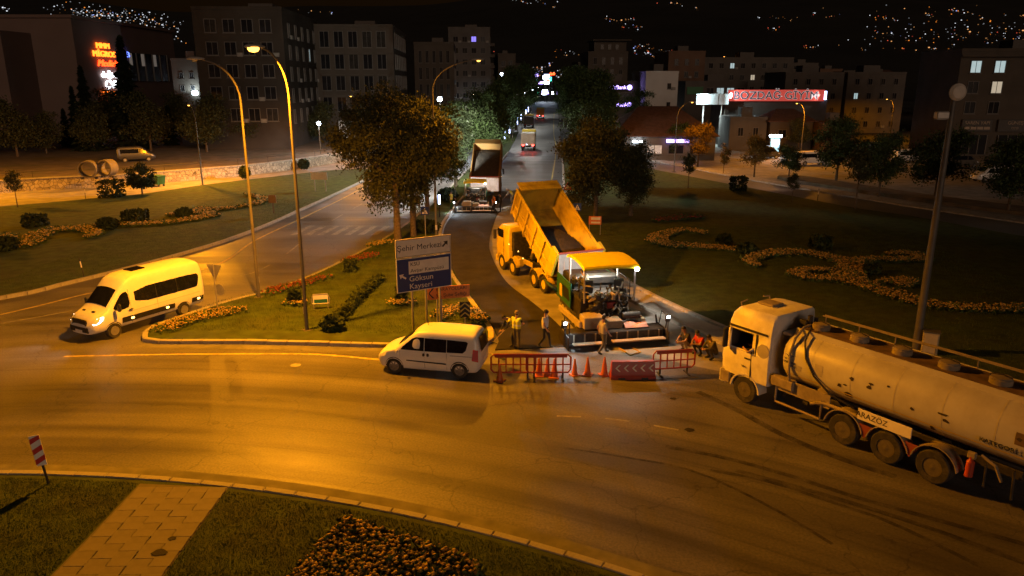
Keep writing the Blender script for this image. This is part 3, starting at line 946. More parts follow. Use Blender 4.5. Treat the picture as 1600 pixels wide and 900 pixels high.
# the four lamps of the picture
street_lamp(-13.85, 39.37, 12.6, 2.0, R(180), 'tall street lamp with dark unlit head arching left over the road')
street_lamp(-9.73, 33.73, 12.9, 1.2, R(222), 'brightly lit orange street lamp on the median left of the signs', SODIUM, 25500, wide=.45, tilt=R(-16), big=1.7)
street_lamp(-5.62, 54.67, 13.0, 3.4, R(14), 'tall street lamp arching right over the fresh asphalt', SODIUM, 6500, wide=-.6)
# lamps along the frontage roads and the car park, unseen ones assumed
street_lamp(-35.29, 85.49, 9.0, 1.6, R(130), 'thin dark lamp post at the far edge of the left lawn', SODIUM, 19000, r=.09)  # the post stands there dark; its light is added, assumed from the lit road
street_lamp(-57.68, 72.91, 9.5, 1.6, R(130), 'assumed unseen lamp post added beyond the picture edge to light the left frontage road', SODIUM, 19000, r=.09)  # added out of view, assumed from the orange light on road and wall
street_lamp(-22, 112, 9.5, 1.6, R(150), 'assumed unseen lamp post added behind the big tree to light the left frontage road', SODIUM, 4500, r=.09)  # unseen lamp, added as assumed source of the far frontage road's light
street_lamp(21.21, 98.58, 9.0, 2.0, R(20), 'slim lamp post arching beside the hipped roof building', SODIUM, 4200, r=.07)
street_lamp(80.64, 162.7, 8.0, 1.4, R(180), 'orange lit lamp post behind the car park trees', SODIUM, 2600, r=.09)
street_lamp(93.98, 141.2, 9.0, 1.4, R(180), 'orange lamp post at the far right before the shop signs', SODIUM, 2000, r=.09)
street_lamp(43.19, 113.32, 8.5, 1.4, R(200), 'lamp post in the car park behind the white van', SODIUM, 5200, r=.08)
for i, (x, y) in enumerate([(88, 235), (155, 265), (62, 225)]):
    street_lamp(x, y, [15.5, 15.5, 18.5][i], 1.0, R(200), 'small orange lamp between the dark houses, ' + ['middle', 'rightmost', 'leftmost'][i] + ' of three', SODIUM, 350, r=.09, group='orange lamps among the far houses')
def globe_lamp(x, y, z, label, watts, s=.28, group=None, col=COOL):
    t = thing('globe_lamp', label, 'street lamp', (x, y, 0), 0, group)
    MB().tube([(0, 0, 0), (0, 0, z - .3)], [.08, .05], 8).build('pole', m_pole, t)
    MB().lathe([(.05, -.36), (.13, -.3), (.13, -.24)], (0, 0, z)).build('collar', m_black, t)
    MB().ball((0, 0, z), s, 10).build('globe', m_whitelit, t)
    if watts:
        lamp_light(t, (0, 0, z - .45), watts, col, 1.2, .2)
    return t
X, Y, Z = -8.24, 88, 9.58
globe_lamp(X, Y, Z, 'white globe lamp just right of the tall dim lamp post', 9500, col=(1, .96, .88))
X, Y, Z = -6.36, 128, 9.33
globe_lamp(X, Y, Z, 'white globe lamp above the tree lit by work light', 2600, .24)
X, Y, Z = -2.76, 210, 13.45
globe_lamp(X, Y, Z, 'blue white lamp before the lit corner building', 2200, .42)
X, Y, Z = -28.28, 112, 5.61
globe_lamp(X, Y, Z, 'white globe lamp in front of the shopfront of the pale office block', 900, .3)
for i, (x, y) in enumerate([(sx(-3.2, 150), 150), (sx(-3.2, 205), 205), (sx(-3.2, 275), 275)]):
    street_lamp(x, y, 9.5, 2.2, 0, ['nearest', 'second nearest', 'farthest'][i] + ' white street lamp between the trees along the street', (1, .97, .88), [3200, 3000, 4000][i], lens=m_whitelit, group='white lamps along the street')
m_rod = mat('light_rod', (.8, .85, 1), .3, emit=(.5, .6, 1), estr=8)
for i, y in enumerate((118, 137, 152, 185, 205, 240, 262)):
    t = thing('light_column', 'slim blue white light column left of the street, %s of its row' % ORD[i], 'light', (sx(-3.9, y), y, 0), 0, 'blue white light columns along the street')
    MB().tube([(0, 0, 0), (0, 0, 1.6)], [.05, .05], 7).build('post', m_black, t)
    MB().tube([(0, 0, 1.6), (0, 0, 3.2)], [.10, .10], 8).build('tube', m_rod, t)
t = thing('light_column', 'slim white lit post beside the shrub near the big tree', 'light', (-6.29, 64.39, .1))
MB().tube([(0, 0, 0), (0, 0, 1.2)], [.05, .05], 7).build('post', m_black, t)
MB().tube([(0, 0, 1.2), (0, 0, 2.0)], [.09, .09], 8).build('tube', m_rod, t)

# tall mast on the right lawn with a round dish, a flood light box and a cabinet at its foot
t = thing('mast', 'tall grey mast with a round dish on top behind the tanker', 'mast', (17.71, 30.95, .1))
MB().box((0, 0, .04), (.6, .6, .08), .01).build('base_plate', m_pole, t)
MB().tube([(0, 0, .05), (0, 0, 5), (0, 0, 10.8)], [.17, .145, .10], 14).build('pole', m_pole, t)
mm = MB().lathe([(.02, -.14), (.24, -.12), (.34, -.03), (.335, .03), (.02, .04)], (.02, -.16, 11.0), 'y', 20)
mm.build('dish', mat('dish_white', (.55, .5, .44), .6), t)
fl = MB().box((-.42, -.05, 10.1), (.5, .3, .3), .04).tube([(-.2, 0, 10.05), (0, 0, 10.0)], .03)
flo = fl.build('flood_light', m_housing, t)
MB().box((-.45, -.05, 9.94), (.4, .22, .03), .01).build('lens', m_off, flo)
t = thing('electric_cabinet', 'yellowish metal cabinet at the foot of the mast', 'cabinet', (18.1, 30.63, .1), R(-25))
MB().box((0, 0, .5), (.62, .42, 1.0), .02).build('body', mat('cabinet_paint', (.42, .36, .24), .6, dirt=(.2, .17, .1), damt=.5), t)
MB().box((0, 0, 1.03), (.7, .5, .06), .02).build('roof', m_pole, t)
MB().box((0, -.225, .52), (.52, .02, .8), .008).build('door', mat('cabinet_door', (.45, .38, .25), .6), t)

# ------------------------------------------------------------------ direction signs
m_sblue = mat('sign_blue', (.008, .028, .17), .45, var=.06)
m_swhite = mat('sign_white', (.74, .70, .64), .45, var=.06, dirt=(.4, .36, .3), damt=.3)
m_sorange = mat('sign_orange', (.60, .17, .03), .5, var=.08)
m_sblack = mat('sign_black', (.012, .012, .012), .5)
m_syellow = mat('sign_yellow', (.55, .40, .06), .5)
m_sred = mat('sign_red', (.45, .02, .015), .5)
SW = 2.85
p0 = Vector((-4.63, 33.55, 0)); p1 = Vector((-3.49, 35, 0))
ang = math.atan2((p1 - p0).y, (p1 - p0).x)
ang = R(31)
sg = thing('direction_sign', 'tall road sign with white Sehir Merkezi panel over blue panel', 'road sign', (-4.63, 33.55, .12), ang)
sg.scale = (.98, 1, .90)
for i, x in enumerate((0, .72, 1.45)):
    MB().tube([(x, .07, 0), (x, .07, 4.9)], .055, 9).build('post', m_steel, sg)
zt = .0
def panel(name, x0, x1, z0, z1, m, parent, y=0, d=.03):
    return MB().box(((x0 + x1) / 2, y, (z0 + z1) / 2), (x1 - x0, d, z1 - z0), .006).build(name, m, parent)
x0, x1 = -.78, 2.07
pw_ = panel('white_panel', x0, x1, 4.02, 4.98, m_swhite, sg)
panel('rim', x0 + .03, x1 - .03, 4.05, 4.95, m_sblack, pw_, -.018, .004)
panel('face', x0 + .055, x1 - .055, 4.075, 4.925, m_swhite, pw_, -.022, .004)
text('Şehir Merkezi', .40, pw_, ((x0 + x1) / 2 - .22, -.026, 4.5), (R(90), 0, 0), m_sblack)
def arrow(parent, c, s, a, m, y):
    pts = [(-.5, -.12), (.12, -.12), (.12, -.42), (.62, 0), (.12, .42), (.12, .12), (-.5, .12)]
    q = [(c[0] + s * (x * math.cos(a) - z * math.sin(a)), c[1] + s * (x * math.sin(a) + z * math.cos(a))) for x, z in pts]
    return MB().prism(q, y - .006, y, 'y').build('arrow', m, parent, smooth=False)
arrow(pw_, (x1 - .33, 4.5), .36, R(45), m_sblack, -.024)
pb = panel('blue_panel', x0, x1, 2.2, 3.98, m_swhite, sg)
panel('face', x0 + .04, x1 - .04, 2.24, 3.94, m_sblue, pb, -.018, .004)
panel('white_field', x0 + .62, x1 - .14, 3.12, 3.80, m_swhite, pb, -.022, .006)
text('KSÜ', .27, pb, (x0 + .70, -.028, 3.63), (R(90), 0, 0), m_sblack, align='LEFT')
text('Avşar Kampüsü', .27, pb, (x0 + .70, -.028, 3.29), (R(90), 0, 0), m_sblack, align='LEFT')
text('Göksun', .40, pb, (x0 + .62, -.026, 2.86), (R(90), 0, 0), m_swhite, align='LEFT')
text('Kayseri', .40, pb, (x0 + .62, -.026, 2.46), (R(90), 0, 0), m_swhite, align='LEFT')
arrow(pb, (x0 + .32, 3.03), .36, R(145), m_swhite, -.021)
sk = thing('direction_sign', 'orange arrow sign reading KARAYOLLARI beside the blue sign', 'road sign', (-3.64, 34.9, .12), R(17))
for x in (0, .22):
    MB().tube([(x, .06, 0), (x, .06, 1.75)], .04, 8).build('post', m_steel, sk)
po = MB().prism([(-.45, 1.2), (1.62, 1.2), (1.62, 1.83), (-.45, 1.83)], -.02, .01, 'y').build('panel', m_sorange, sk, smooth=False)
MB().prism([(-.12, 1.26), (-.36, 1.52), (-.12, 1.78), (-.22, 1.78), (-.42, 1.52), (-.22, 1.26)], -.026, -.022, 'y').build('chevron', m_sblack, po, smooth=False)
text('KARAYOLLARI', .235, po, (-.05, -.026, 1.68), (R(90), 0, 0), m_sblack, align='LEFT')
text('55. Şube Şefliği', .235, po, (-.05, -.026, 1.38), (R(90), 0, 0), m_sblack, align='LEFT')
ch = thing('chevron_board', 'black and yellow chevron board at the tip of the kerb', 'road sign', (-2.27, 34.5, .12), R(10))
MB().tube([(0, .05, 0), (0, .05, .5)], .03, 8).build('post', m_steel, ch)
cb = panel('panel', -.25, .25, .42, 1.18, m_sblack, ch)
for z in (.52, .76, 1.0):
    MB().prism([(-.22, z - .1), (0, z + .1), (.22, z - .1), (.22, z), (0, z + .2 - .04), (-.22, z)], -.022, -.017, 'y').build('chevron', m_syellow, cb, smooth=False)
# pedestrian crossing signs, give way sign seen from behind, marker post, small boards
def square_sign(x, y, rz, label, h=2.3, s=.62):
    t = thing('crossing_sign', label, 'road sign', (x, y, .1), rz)
    MB().tube([(0, .04, 0), (0, .04, h)], .035, 8).build('post', m_steel, t)
    p = panel('panel', -s / 2, s / 2, h - s, h, m_sblue, t)
    MB().prism([(-s * .36, h - s * .85), (s * .36, h - s * .85), (0, h - s * .15)], -.022, -.017, 'y').build('triangle', m_swhite, p, smooth=False)
    MB().box((0, -.024, h - s * .58), (.04, .006, .2), 0).box((.05, -.024, h - s * .74), (.03, .006, .16), 0, ry=.4).box((-.05, -.024, h - s * .74), (.03, .006, .16), 0, ry=-.4).box((0, -.024, h - s * .38), (.06, .006, .06), 0).build('walking_figure', m_sblack, p)
square_sign(-6.59, 56.09, 0, 'blue pedestrian crossing sign behind the big sign near the trees')
square_sign(5.08, 57.84, 0, 'blue pedestrian crossing sign at the right lawn edge behind the tipped truck')
t = thing('warning_sign', 'red triangular warning sign at the right edge of the street', 'road sign', (5.34, 72.12, .1))
MB().tube([(0, .04, 0), (0, .04, 2.1)], .03, 8).build('post', m_steel, t)
p = MB().prism([(-.42, 1.35), (.42, 1.35), (0, 2.1)], -.02, 0, 'y').build('panel', m_sred, t, smooth=False)
MB().prism([(-.26, 1.44), (.26, 1.44), (0, 1.9)], -.026, -.022, 'y').build('face', m_swhite, p, smooth=False)
text('!', .36, p, (0, -.03, 1.6), (R(90), 0, 0), m_sblack)
t = thing('site_board', 'small red and white board on two legs under the right tree', 'board', (6.35, 56.58, .1), R(-6))
for x in (-.42, .42):
    MB().tube([(x, .03, 0), (x, .03, 1.5)], .025, 7).build('leg', m_steel, t)
p = panel('panel', -.48, .48, .85, 1.5, m_sorange, t)
panel('stripe', -.30, .40, 1.22, 1.42, m_swhite, p, -.02, .006)
panel('stripe', -.30, .40, .95, 1.08, m_swhite, p, -.02, .006)
t = thing('give_way_sign', 'back of a triangular sign and a round sign on one post by the median tip', 'road sign', (-15.16, 36.9, .1), R(-20))
MB().tube([(0, 0, 0), (0, 0, 2.5)], .035, 8).build('post', m_steel, t)
MB().prism([(-.48, 2.45), (.48, 2.45), (0, 1.62)], .04, .06, 'y').build('triangle_plate', m_steel, t, smooth=False)
MB().lathe([(.30, .04), (.30, .06)], (.22, 0, 1.15), 'y', 20).build('round_plate', m_steel, t)
t = thing('marker_post', 'leaning red and white striped marker board on the centre island', 'marker post', (-13.59, 19.62, .1), R(15))
t.rotation_euler = (0, R(-5), R(15))
MB().tube([(0, .04, 0), (0, .04, .75)], .035, 8).build('post', m_dark, t)
p = panel('panel', -.14, .14, .66, 1.62, m_swhite, t)
for z in (.70, 1.02, 1.36):
    MB().prism([(-.14, z), (.14, z + .14), (.14, z + .30 if z < 1.3 else 1.62), (-.14, z + .16)], -.022, -.017, 'y').build('stripe', m_sred, p, smooth=False)
t = thing('info_board', 'rounded tube frame board standing on the median near the lit lamp', 'board', (-9.89, 37.12, .1), R(12))
MB().tube([(-.36, 0, 0), (-.36, 0, .3)], .025, 7).build('leg', m_steel, t)
MB().tube([(.36, 0, 0), (.36, 0, .3)], .025, 7).build('leg', m_steel, t)
MB().tube([(-.42, 0, .34), (-.46, 0, .6), (-.36, 0, .84), (.36, 0, .84), (.46, 0, .6), (.42, 0, .34), (-.42, 0, .34)], .03, 7).build('frame', m_steel, t)
p = panel('panel', -.38, .38, .36, .80, m_swhite, t)
panel('green_field', -.32, .34, .38, .58, mat('sign_green', (.02, .12, .07), .5), p, -.02, .006)
t = thing('info_board', 'grey board on two posts at the far end of the left lawn', 'board', (-20.58, 80.38, .1), R(-8))
for x in (-.6, .6):
    MB().tube([(x, 0, 0), (x, 0, 2.1)], .05, 7).build('post', m_steel, t)
panel('panel', -.95, .85, 1.3, 2.1, m_swhite, t, -.06)
t = thing('info_board', 'small brown box sign on a single post at the left road edge', 'board', (-21.31, 66.34, .1), R(-5))
MB().tube([(0, 0, 0), (0, 0, 1.1)], .07, 8).build('post', m_pole, t)
panel('panel', -.34, .34, 1.0, 1.7, mat('sign_brown', (.16, .10, .05), .6), t, -.05, .12)
t = thing('info_board', 'small board on a post beneath the big tree', 'board', (-8.24, 63.46, .1))
MB().tube([(0, 0, 0), (0, 0, 1.7)], .05, 7).build('post', m_pole, t)
panel('panel', -.4, .4, 1.3, 2.1, mat('sign_brown', (.16, .10, .05), .6), t, -.05)
for i, (p, lab) in enumerate([((-25.85, 43.79), 'thin leaning marker stake on the left lawn behind the minibus'), ((-43.11, 75.39), 'thin dark stake at the far edge of the left lawn'), ((30.38, 74.13), 'small white tipped stake beside the right frontage road')]):
    t = thing('marker_stake', lab, 'stake', (p[0], p[1], .1))
    t.rotation_euler = (0, R(-6 if i == 0 else 2), 0)
    MB().tube([(0, 0, 0), (0, 0, 1.2)], .03, 6).build('post', m_dark, t)
    MB().tube([(0, 0, .62), (0, 0, 1.0)], .036, 6).build('band', m_swhite, t)
t = thing('waste_container', 'green wheeled waste container beside the egg shaped tree', 'bin', (-40.33, 85.49, 0), R(-30))
MB().loft([[(-.55, -.45, .25), (.55, -.45, .25), (.55, .45, .25), (-.55, .45, .25)], [(-.68, -.55, 1.15), (.68, -.55, 1.15), (.68, .55, 1.15), (-.68, .55, 1.15)]]).build('body', mat('bin_green', (.02, .14, .04), .6), t)
MB().box((0, 0, 1.2), (1.42, 1.16, .1), .04).build('lid', mat('bin_lid', (.015, .09, .03), .6), t)
for x in (-.45, .45):
    for y in (-.35, .35):
        MB().cyl((x - .05, y, .12), (x + .05, y, .12), .12).build('wheel', m_rubber, t)

# ------------------------------------------------------------------ stone retaining wall, bank, concrete rings on the left
m_stone = bpy.data.materials.new('rubble_stone')
m_stone.use_nodes = True
n_ = m_stone.node_tree.nodes; l_ = m_stone.node_tree.links
vo = n_.new('ShaderNodeTexVoronoi'); vo.inputs['Scale'].default_value = 2.6
ve = n_.new('ShaderNodeTexVoronoi'); ve.feature = 'DISTANCE_TO_EDGE'; ve.inputs['Scale'].default_value = 2.6
tc_ = n_.new('ShaderNodeTexCoord')
l_.new(tc_.outputs['Object'], vo.inputs['Vector']); l_.new(tc_.outputs['Object'], ve.inputs['Vector'])
cr_ = n_.new('ShaderNodeValToRGB'); cr_.color_ramp.elements[0].color = (.22, .18, .13, 1); cr_.color_ramp.elements[1].color = (.48, .42, .32, 1)
l_.new(vo.outputs['Color'], cr_.inputs[0])
mr_ = n_.new('ShaderNodeMapRange'); mr_.inputs[2].default_value = .07; mr_.inputs[3].default_value = .25
l_.new(ve.outputs['Distance'], mr_.inputs[0])
mx_ = n_.new('ShaderNodeMixRGB'); mx_.blend_type = 'MULTIPLY'; mx_.inputs[0].default_value = 1
l_.new(cr_.outputs[0], mx_.inputs[1]); l_.new(mr_.outputs[0], mx_.inputs[2])
l_.new(mx_.outputs[0], n_['Principled BSDF'].inputs['Base Color'])
bp_ = n_.new('ShaderNodeBump'); bp_.inputs['Distance'].default_value = .06
l_.new(mr_.outputs[0], bp_.inputs['Height']); l_.new(bp_.outputs[0], n_['Principled BSDF'].inputs['Normal'])
n_['Principled BSDF'].inputs['Roughness'].default_value = .95
wl = crv([(-74, 66), (-58, 77), (-52.19, 81.85), (-43.83, 85.8), (-40.96, 88.6), (-32.62, 97.0), (-26, 110), (-22.5, 122), (-20, 140)], 1.5)
t = thing('stone_wall', 'low rubble stone wall along the left frontage road', 'wall')
mb = MB()
L_ = []
for i, p in enumerate(wl):
    a = (Vector(wl[min(i + 1, len(wl) - 1)]) - Vector(wl[max(i - 1, 0)])).normalized()
    nn = Vector((-a.y, a.x))
    hz = 1.25
    L_.append([(p[0], p[1], 0), (p[0] + nn.x * .12, p[1] + nn.y * .12, hz), (p[0] + nn.x * .55, p[1] + nn.y * .55, hz), (p[0] + nn.x * .55, p[1] + nn.y * .55, 0)])
mb.loft(L_)
mb.build('masonry', m_stone, t, smooth=False)
cp = MB()
L_ = []
for i, p in enumerate(wl):
    a = (Vector(wl[min(i + 1, len(wl) - 1)]) - Vector(wl[max(i - 1, 0)])).normalized()
    nn = Vector((-a.y, a.x))
    L_.append([(p[0] + nn.x * u, p[1] + nn.y * u, z) for u, z in ((.04, 1.255), (.04, 1.36), (.62, 1.36), (.62, 1.255))])
cp.loft(L_)
cp.build('coping', m_kerb, t, smooth=False)
for i in range(0, len(wl), 3):
    a = (Vector(wl[min(i + 1, len(wl) - 1)]) - Vector(wl[max(i - 1, 0)])).normalized()
    nn = Vector((-a.y, a.x)) * .3
    MB().tube([(wl[i][0] + nn.x, wl[i][1] + nn.y, 1.36), (wl[i][0] + nn.x, wl[i][1] + nn.y, 2.1)], .025, 6).build('fence_post', m_dark, t)
MB().tube([(p[0] - .15, p[1] + .25, 2.05) for p in wl], .02, 5).build('fence_rail', m_dark, t)
sheet('left_terrace', [(p[0] - .3, p[1] + .4) for p in wl] + [(-20, 320), (-260, 320), (-260, 66)], 1.2, m_dirt, .6)
sheet('frontage_road', [(-75, 53), (-48.4, 70.4), (-38.9, 78.8), (-31.2, 91.5), (-23.6, 101), (-20.5, 118), (-22.4, 122), (-26, 110), (-32.6, 97), (-41, 88.6), (-52.2, 81.8), (-74, 66)], .012, m_dust)
m_conc = mat('concrete_ring', (.13, .11, .08), .9, var=.2, scale=2, bump=.2)
for i, (p, rz, lab) in enumerate([((-46.36, 82.45), .25, 'left concrete pipe ring lying behind the stone wall'), ((-44.92, 83.71), -.2, 'right concrete pipe ring lying behind the stone wall')]):
    t = thing('pipe_ring', lab, 'pipe', (p[0], p[1], 2.3), rz)
    rg = MB()
    rings = []
    for (r, y) in ((.80, -.6), (.92, -.6), (.92, .6), (.80, .6), (.80, -.6)):
        rings.append([(r * math.cos(2 * math.pi * k / 24), y, r * math.sin(2 * math.pi * k / 24)) for k in range(24)])
    rg.loft(rings, cap=False)
    rg.build('ring', m_conc, t)
    MB().box((-.7, 0, -1.0), (.25, .5, .2), .03).box((.7, 0, -1.0), (.25, .5, .2), .03).build('wedge', m_dark, t)

# ------------------------------------------------------------------ car park and bank on the right
sheet('car_park', [(20.5, 119), (30.9, 89.5), (36.1, 78.3), (38.8, 72.4), (44, 63.5), (75, 30), (160, 60), (150, 150), (40, 150)], .02, m_dust)
sheet('verge', [(19.2, 117.8), (29.6, 88.4), (34.9, 77.0), (37.6, 71.0), (42.8, 62.2), (73, 29), (75, 30.5), (44.6, 63.8), (39.3, 72.6), (36.6, 78.6), (31.4, 89.9), (21, 119.4)], .12, m_kerb, .12)
sheet('bank', crv([(32.5, 92), (36.5, 81.5), (40, 74.5), (46, 65), (49, 66.5), (43, 76.5), (39.5, 84), (35.5, 93)], 2, True), .35, m_dirt, .35)
sheet('right_frontage_road', [(17.9, 105.2), (27.6, 80.9), (32.2, 70), (35.3, 65.4), (39.2, 56.6), (46.2, 47.4), (60.3, 34.3), (72, 29), (42.7, 62.1), (37.5, 70.9), (34.8, 76.9), (29.5, 88.3), (19.1, 117.7), (11.6, 124.4)], .012, m_street)

# ------------------------------------------------------------------ buildings
m_wallw = mat('pale_render', (.105, .09, .075), .9, spec=.1, var=.1, scale=.3, dirt=(.075, .066, .055), damt=.8, dscale=.25)
m_wallb = mat('brown_render', (.16, .10, .07), .9, spec=.1, var=.12, scale=.3, dirt=(.2, .14, .1), damt=.5, dscale=.15)
m_wallg = mat('grey_render', (.12, .11, .10), .9, spec=.1, var=.12, scale=.3, dirt=(.18, .16, .14), damt=.5, dscale=.15)
m_walld = mat('dark_render', (.055, .046, .038), .9, spec=.1, var=.15, scale=.3, dirt=(.08, .07, .06), damt=.5, dscale=.15)
m_wallm = mat('mall_cladding', (.19, .135, .115), .85, spec=.1, var=.06, scale=.2)
m_roof = mat('roof_tiles', (.10, .05, .035), .9, var=.25, scale=2, bump=.4)
m_flat = mat('flat_roof', (.12, .11, .10), .95)
m_frame = mat('window_frame', (.13, .12, .11), .6)
m_pane = mat('window_pane', (.012, .013, .016), .2, spec=.12, var=.3, scale=.5)
m_plit = mat('lit_pane', (.7, .75, .7), .4, var=.5, scale=1.4, emit=(.55, .8, .85), estr=.55)
m_plitw = mat('warm_lit_pane', (.7, .6, .5), .4, var=.5, scale=1.4, emit=(.9, .8, .6), estr=.4)
m_pblue = mat('blue_lit_pane', (.3, .3, .9), .4, emit=(.25, .2, 1), estr=1.2)
m_store = mat('shop_window_lit', (.7, .7, .66), .4, var=.5, scale=.8, emit=(.9, .88, .8), estr=.16)
WM = {}
RW = random.Random(77)
m_pcurt = mat('curtained_pane', (.034, .031, .028), .7, spec=.05, var=.4, scale=1.3)
m_pblind = mat('blind_pane', (.018, .017, .019), .6, spec=.05, var=.4, scale=.9)
AC = MB().box((0, 0, 0), (.85, .32, .6), .03).lathe([(.2, -.17), (.22, -.165)], (-.12, 0, 0), 'y', 12).mesh('air_conditioner', mat('ac_white', (.25, .24, .22), .6))
def win_mesh(w, h, pane):
    key = (round(w, 2), round(h, 2), pane.name)
    if key not in WM:
        mb = MB()
        f = min(.09, w * .08)
        mb.box((0, -.05, h / 2 - f / 2), (w, .16, f), 0, k=0).box((0, -.05, -h / 2 + f / 2), (w, .16, f), 0, k=0)
        mb.box((-w / 2 + f / 2, -.05, 0), (f, .16, h - 2 * f), 0, k=0).box((w / 2 - f / 2, -.05, 0), (f, .16, h - 2 * f), 0, k=0)
        mb.box((0, -.03, 0), (f * .7, .1, h - 2 * f), 0, k=0)
        mb.box((0, -.08, -h / 2 - .06), (w + .2, .24, .08), 0, k=0)
        mb.box((0, .0, 0), (w - 2 * f, .06, h - 2 * f), 0, k=1)
        WM[key] = mb.mesh('window', [m_frame, pane], smooth=False)
    return WM[key]
def facade(root, ox, oy, rz, w, h, rows, cols, ww, wh, z0, dz, margin=1.2, lit={}, skip=()):
    """windows on a face that starts at (ox, oy) and runs along rz"""
    for r in range(rows):
        for c in range(cols):
            if (r, c) in skip:
                continue
            u = margin + (w - 2 * margin) * ((c + .5) / cols)
            pn_ = lit.get((r, c)) or RW.choice([m_pane, m_pane, m_pane, m_pcurt, m_pblind])
            if RW.random() < .14 and wh < 2.5:
                obj('air_conditioner', AC, root, (ox + (u + ww * .5 + .5) * math.cos(rz) + .2 * math.sin(rz), oy + (u + ww * .5 + .5) * math.sin(rz) - .2 * math.cos(rz), z0 + r * dz + .1), rz)
            o = obj('window', win_mesh(ww, wh, pn_), root, (ox + u * math.cos(rz), oy + u * math.sin(rz), z0 + r * dz + wh / 2), rz)
def building(name, label, x0, x1, y, h, depth, m, rz=0.0, roof=None, cat='building', parapet=.5, group=None, z=0):
    """front face from (x0, y) to the right, width x1 - x0, turned by rz about its front left corner"""
    t = thing(name, label, cat, (x0, y, z), rz, group)
    w = x1 - x0
    MB().box((w / 2, depth / 2, h / 2), (w, depth, h), .03).build('wall', m, t)
    if roof == 'hip':
        e = .5; rh = min(w, depth) * .28
        MB().add([(-e, -e, h), (w + e, -e, h), (w + e, depth + e, h), (-e, depth + e, h), (w * .3, depth / 2, h + rh), (w * .7, depth / 2, h + rh),
                  (-e, -e, h + .12), (w + e, -e, h + .12), (w + e, depth + e, h + .12), (-e, depth + e, h + .12)],
                 [[3, 2, 1, 0], [0, 1, 7, 6], [1, 2, 8, 7], [2, 3, 9, 8], [3, 0, 6, 9], [6, 7, 5, 4], [8, 9, 4, 5], [7, 8, 5], [9, 6, 4]]).build('roof', m_roof, t, smooth=False)
    else:
        mb = MB()
        for (cx, cy_, dx, dy) in ((w / 2, .12, w + .12, .3), (w / 2, depth - .12, w + .12, .3), (.12, depth / 2, .3, depth - .36), (w - .12, depth / 2, .3, depth - .36)):
            mb.box((cx, cy_, h + parapet / 2), (dx, dy, parapet), .02)
        mb.build('parapet', m, t)
        MB().box((w * .55, depth * .5, h + 1.0), (min(4, w * .3), min(4, depth * .3), 2.0), .03).build('stair_head', m_flat, t)
    return t
H0 = math.atan(K)          # the street's heading; fronts stand square to it
# shopping mall
mx0, my0, mz0 = -83.46, 150, 23.13
t = thing('shopping_mall', 'large pale mall with glowing red and white shop names on its side', 'building', (mx0, my0, 0))
MB().box((-20, 22, mz0 / 2), (40, 44, mz0), .05).build('wall', m_wallm, t)
MB().box((-24, -4.5, 10.2), (32, 9, 20.4), .05).build('front_block', m_wallm, t)
MB().box((-20, 22, mz0 + .3), (41, 45, .6), .05).build('parapet', m_wallm, t)
wb_ = MB().box((-26, -9.1, 11.8), (14, .3, 4.6), .02).build('window_band', m_pane, t)
for k in range(7):
    MB().box((-32 + k * 2, -9.3, 11.8), (.18, .3, 4.6), .01).build('mullion', m_frame, wb_)
wb2 = MB().box((.12, 29, 14.6), (.3, 20, 6.0), .02).build('window_band', m_pane, t)
for k in range(6):
    MB().box((.3, 19.5 + k * 3.8, 14.6), (.35, .3, 6.0), .02).build('mullion', m_frame, wb2)
for k, yy in enumerate((20.5, 26.5, 32.0)):
    MB().box((.3, yy, 16.2), (.1, 1.7, 2.6), .02).build('lit_pane', mat('mall_lit_pane', (.6, .55, .5), .5, emit=(.8, .7, .6), estr=.10), wb2)
m_nred = mat('neon_red', (1, .1, .02), .4, emit=(1, .06, .008), estr=5)
m_nora = mat('neon_orange', (1, .35, .05), .4, emit=(1, .16, .012), estr=4.5)
m_nwht = mat('neon_white', (1, 1, 1), .4, emit=(.85, .9, 1), estr=5)
m_nblu = mat('neon_blue', (.1, .2, 1), .4, emit=(.12, .2, 1), estr=4)
RT = (R(90), 0, R(90))
def mall_text(s_, size, px, py, m_, shear=0, stretch=1.0):
    # on the mall's street side
    text(s_, size, t, (.35, px, py), RT, m_, ex=.12, shear=shear, sx=stretch)
for args in [('MMM', 1.5, 9.7, 18.5, m_nora, 0, 1.5), ('MİGROS', 1.6, 9.9, 16.9, m_nora, 0, 1.45), ('MediaMa', 1.8, 11.6, 15.1, m_nred, .3, 1.5), ('doğtaş', 1.7, 11.0, 12.9, m_nwht, 0, 1.35),
             ('ÇVL', 2.1, 11.3, 10.9, m_nwht, 0, 1.4), ('TEKNO', 1.3, 10.2, 9.1, m_nora, 0, 1.5), ('YB', 1.6, 18.6, 17.1, m_nblu, 0, 1.8)]:
    mall_text(*args)
# pale wall with a white flood light right of the mall
b = building('service_building', 'pale wall lit by a white flood light right of the mall', -72, -66, 165, 15.8, 6, m_wallw)
facade(b, 0, 0, 0, 6, 15, 2, 2, .9, 1.3, 9.5, 2.6, .8)
fl = MB().box((4.6, -.5, 9.2), (1.1, .5, .8), .05).build('flood_light', mat('flood_lens', (1, 1, 1), .3, emit=(.7, .92, 1), estr=14), b)
spot(b, (4.6, -1.4, 9.4), (3.2, .2, 13.5), 900, (.75, .93, 1), 150)

# dark office block
b = building('office_block', 'tall unlit office block behind the unlit lamp post', -48.4, -35.0, 120, 22, 27, m_walld, H0)
facade(b, 0, 0, 0, 13.4, 22, 5, 4, 1.8, 2.0, 5.5, 3.3, lit={})
facade(b, 13.4, 0, R(90), 27, 22, 5, 5, 1.3, 2.2, 5.0, 3.3, lit={(3, 3): m_plit})
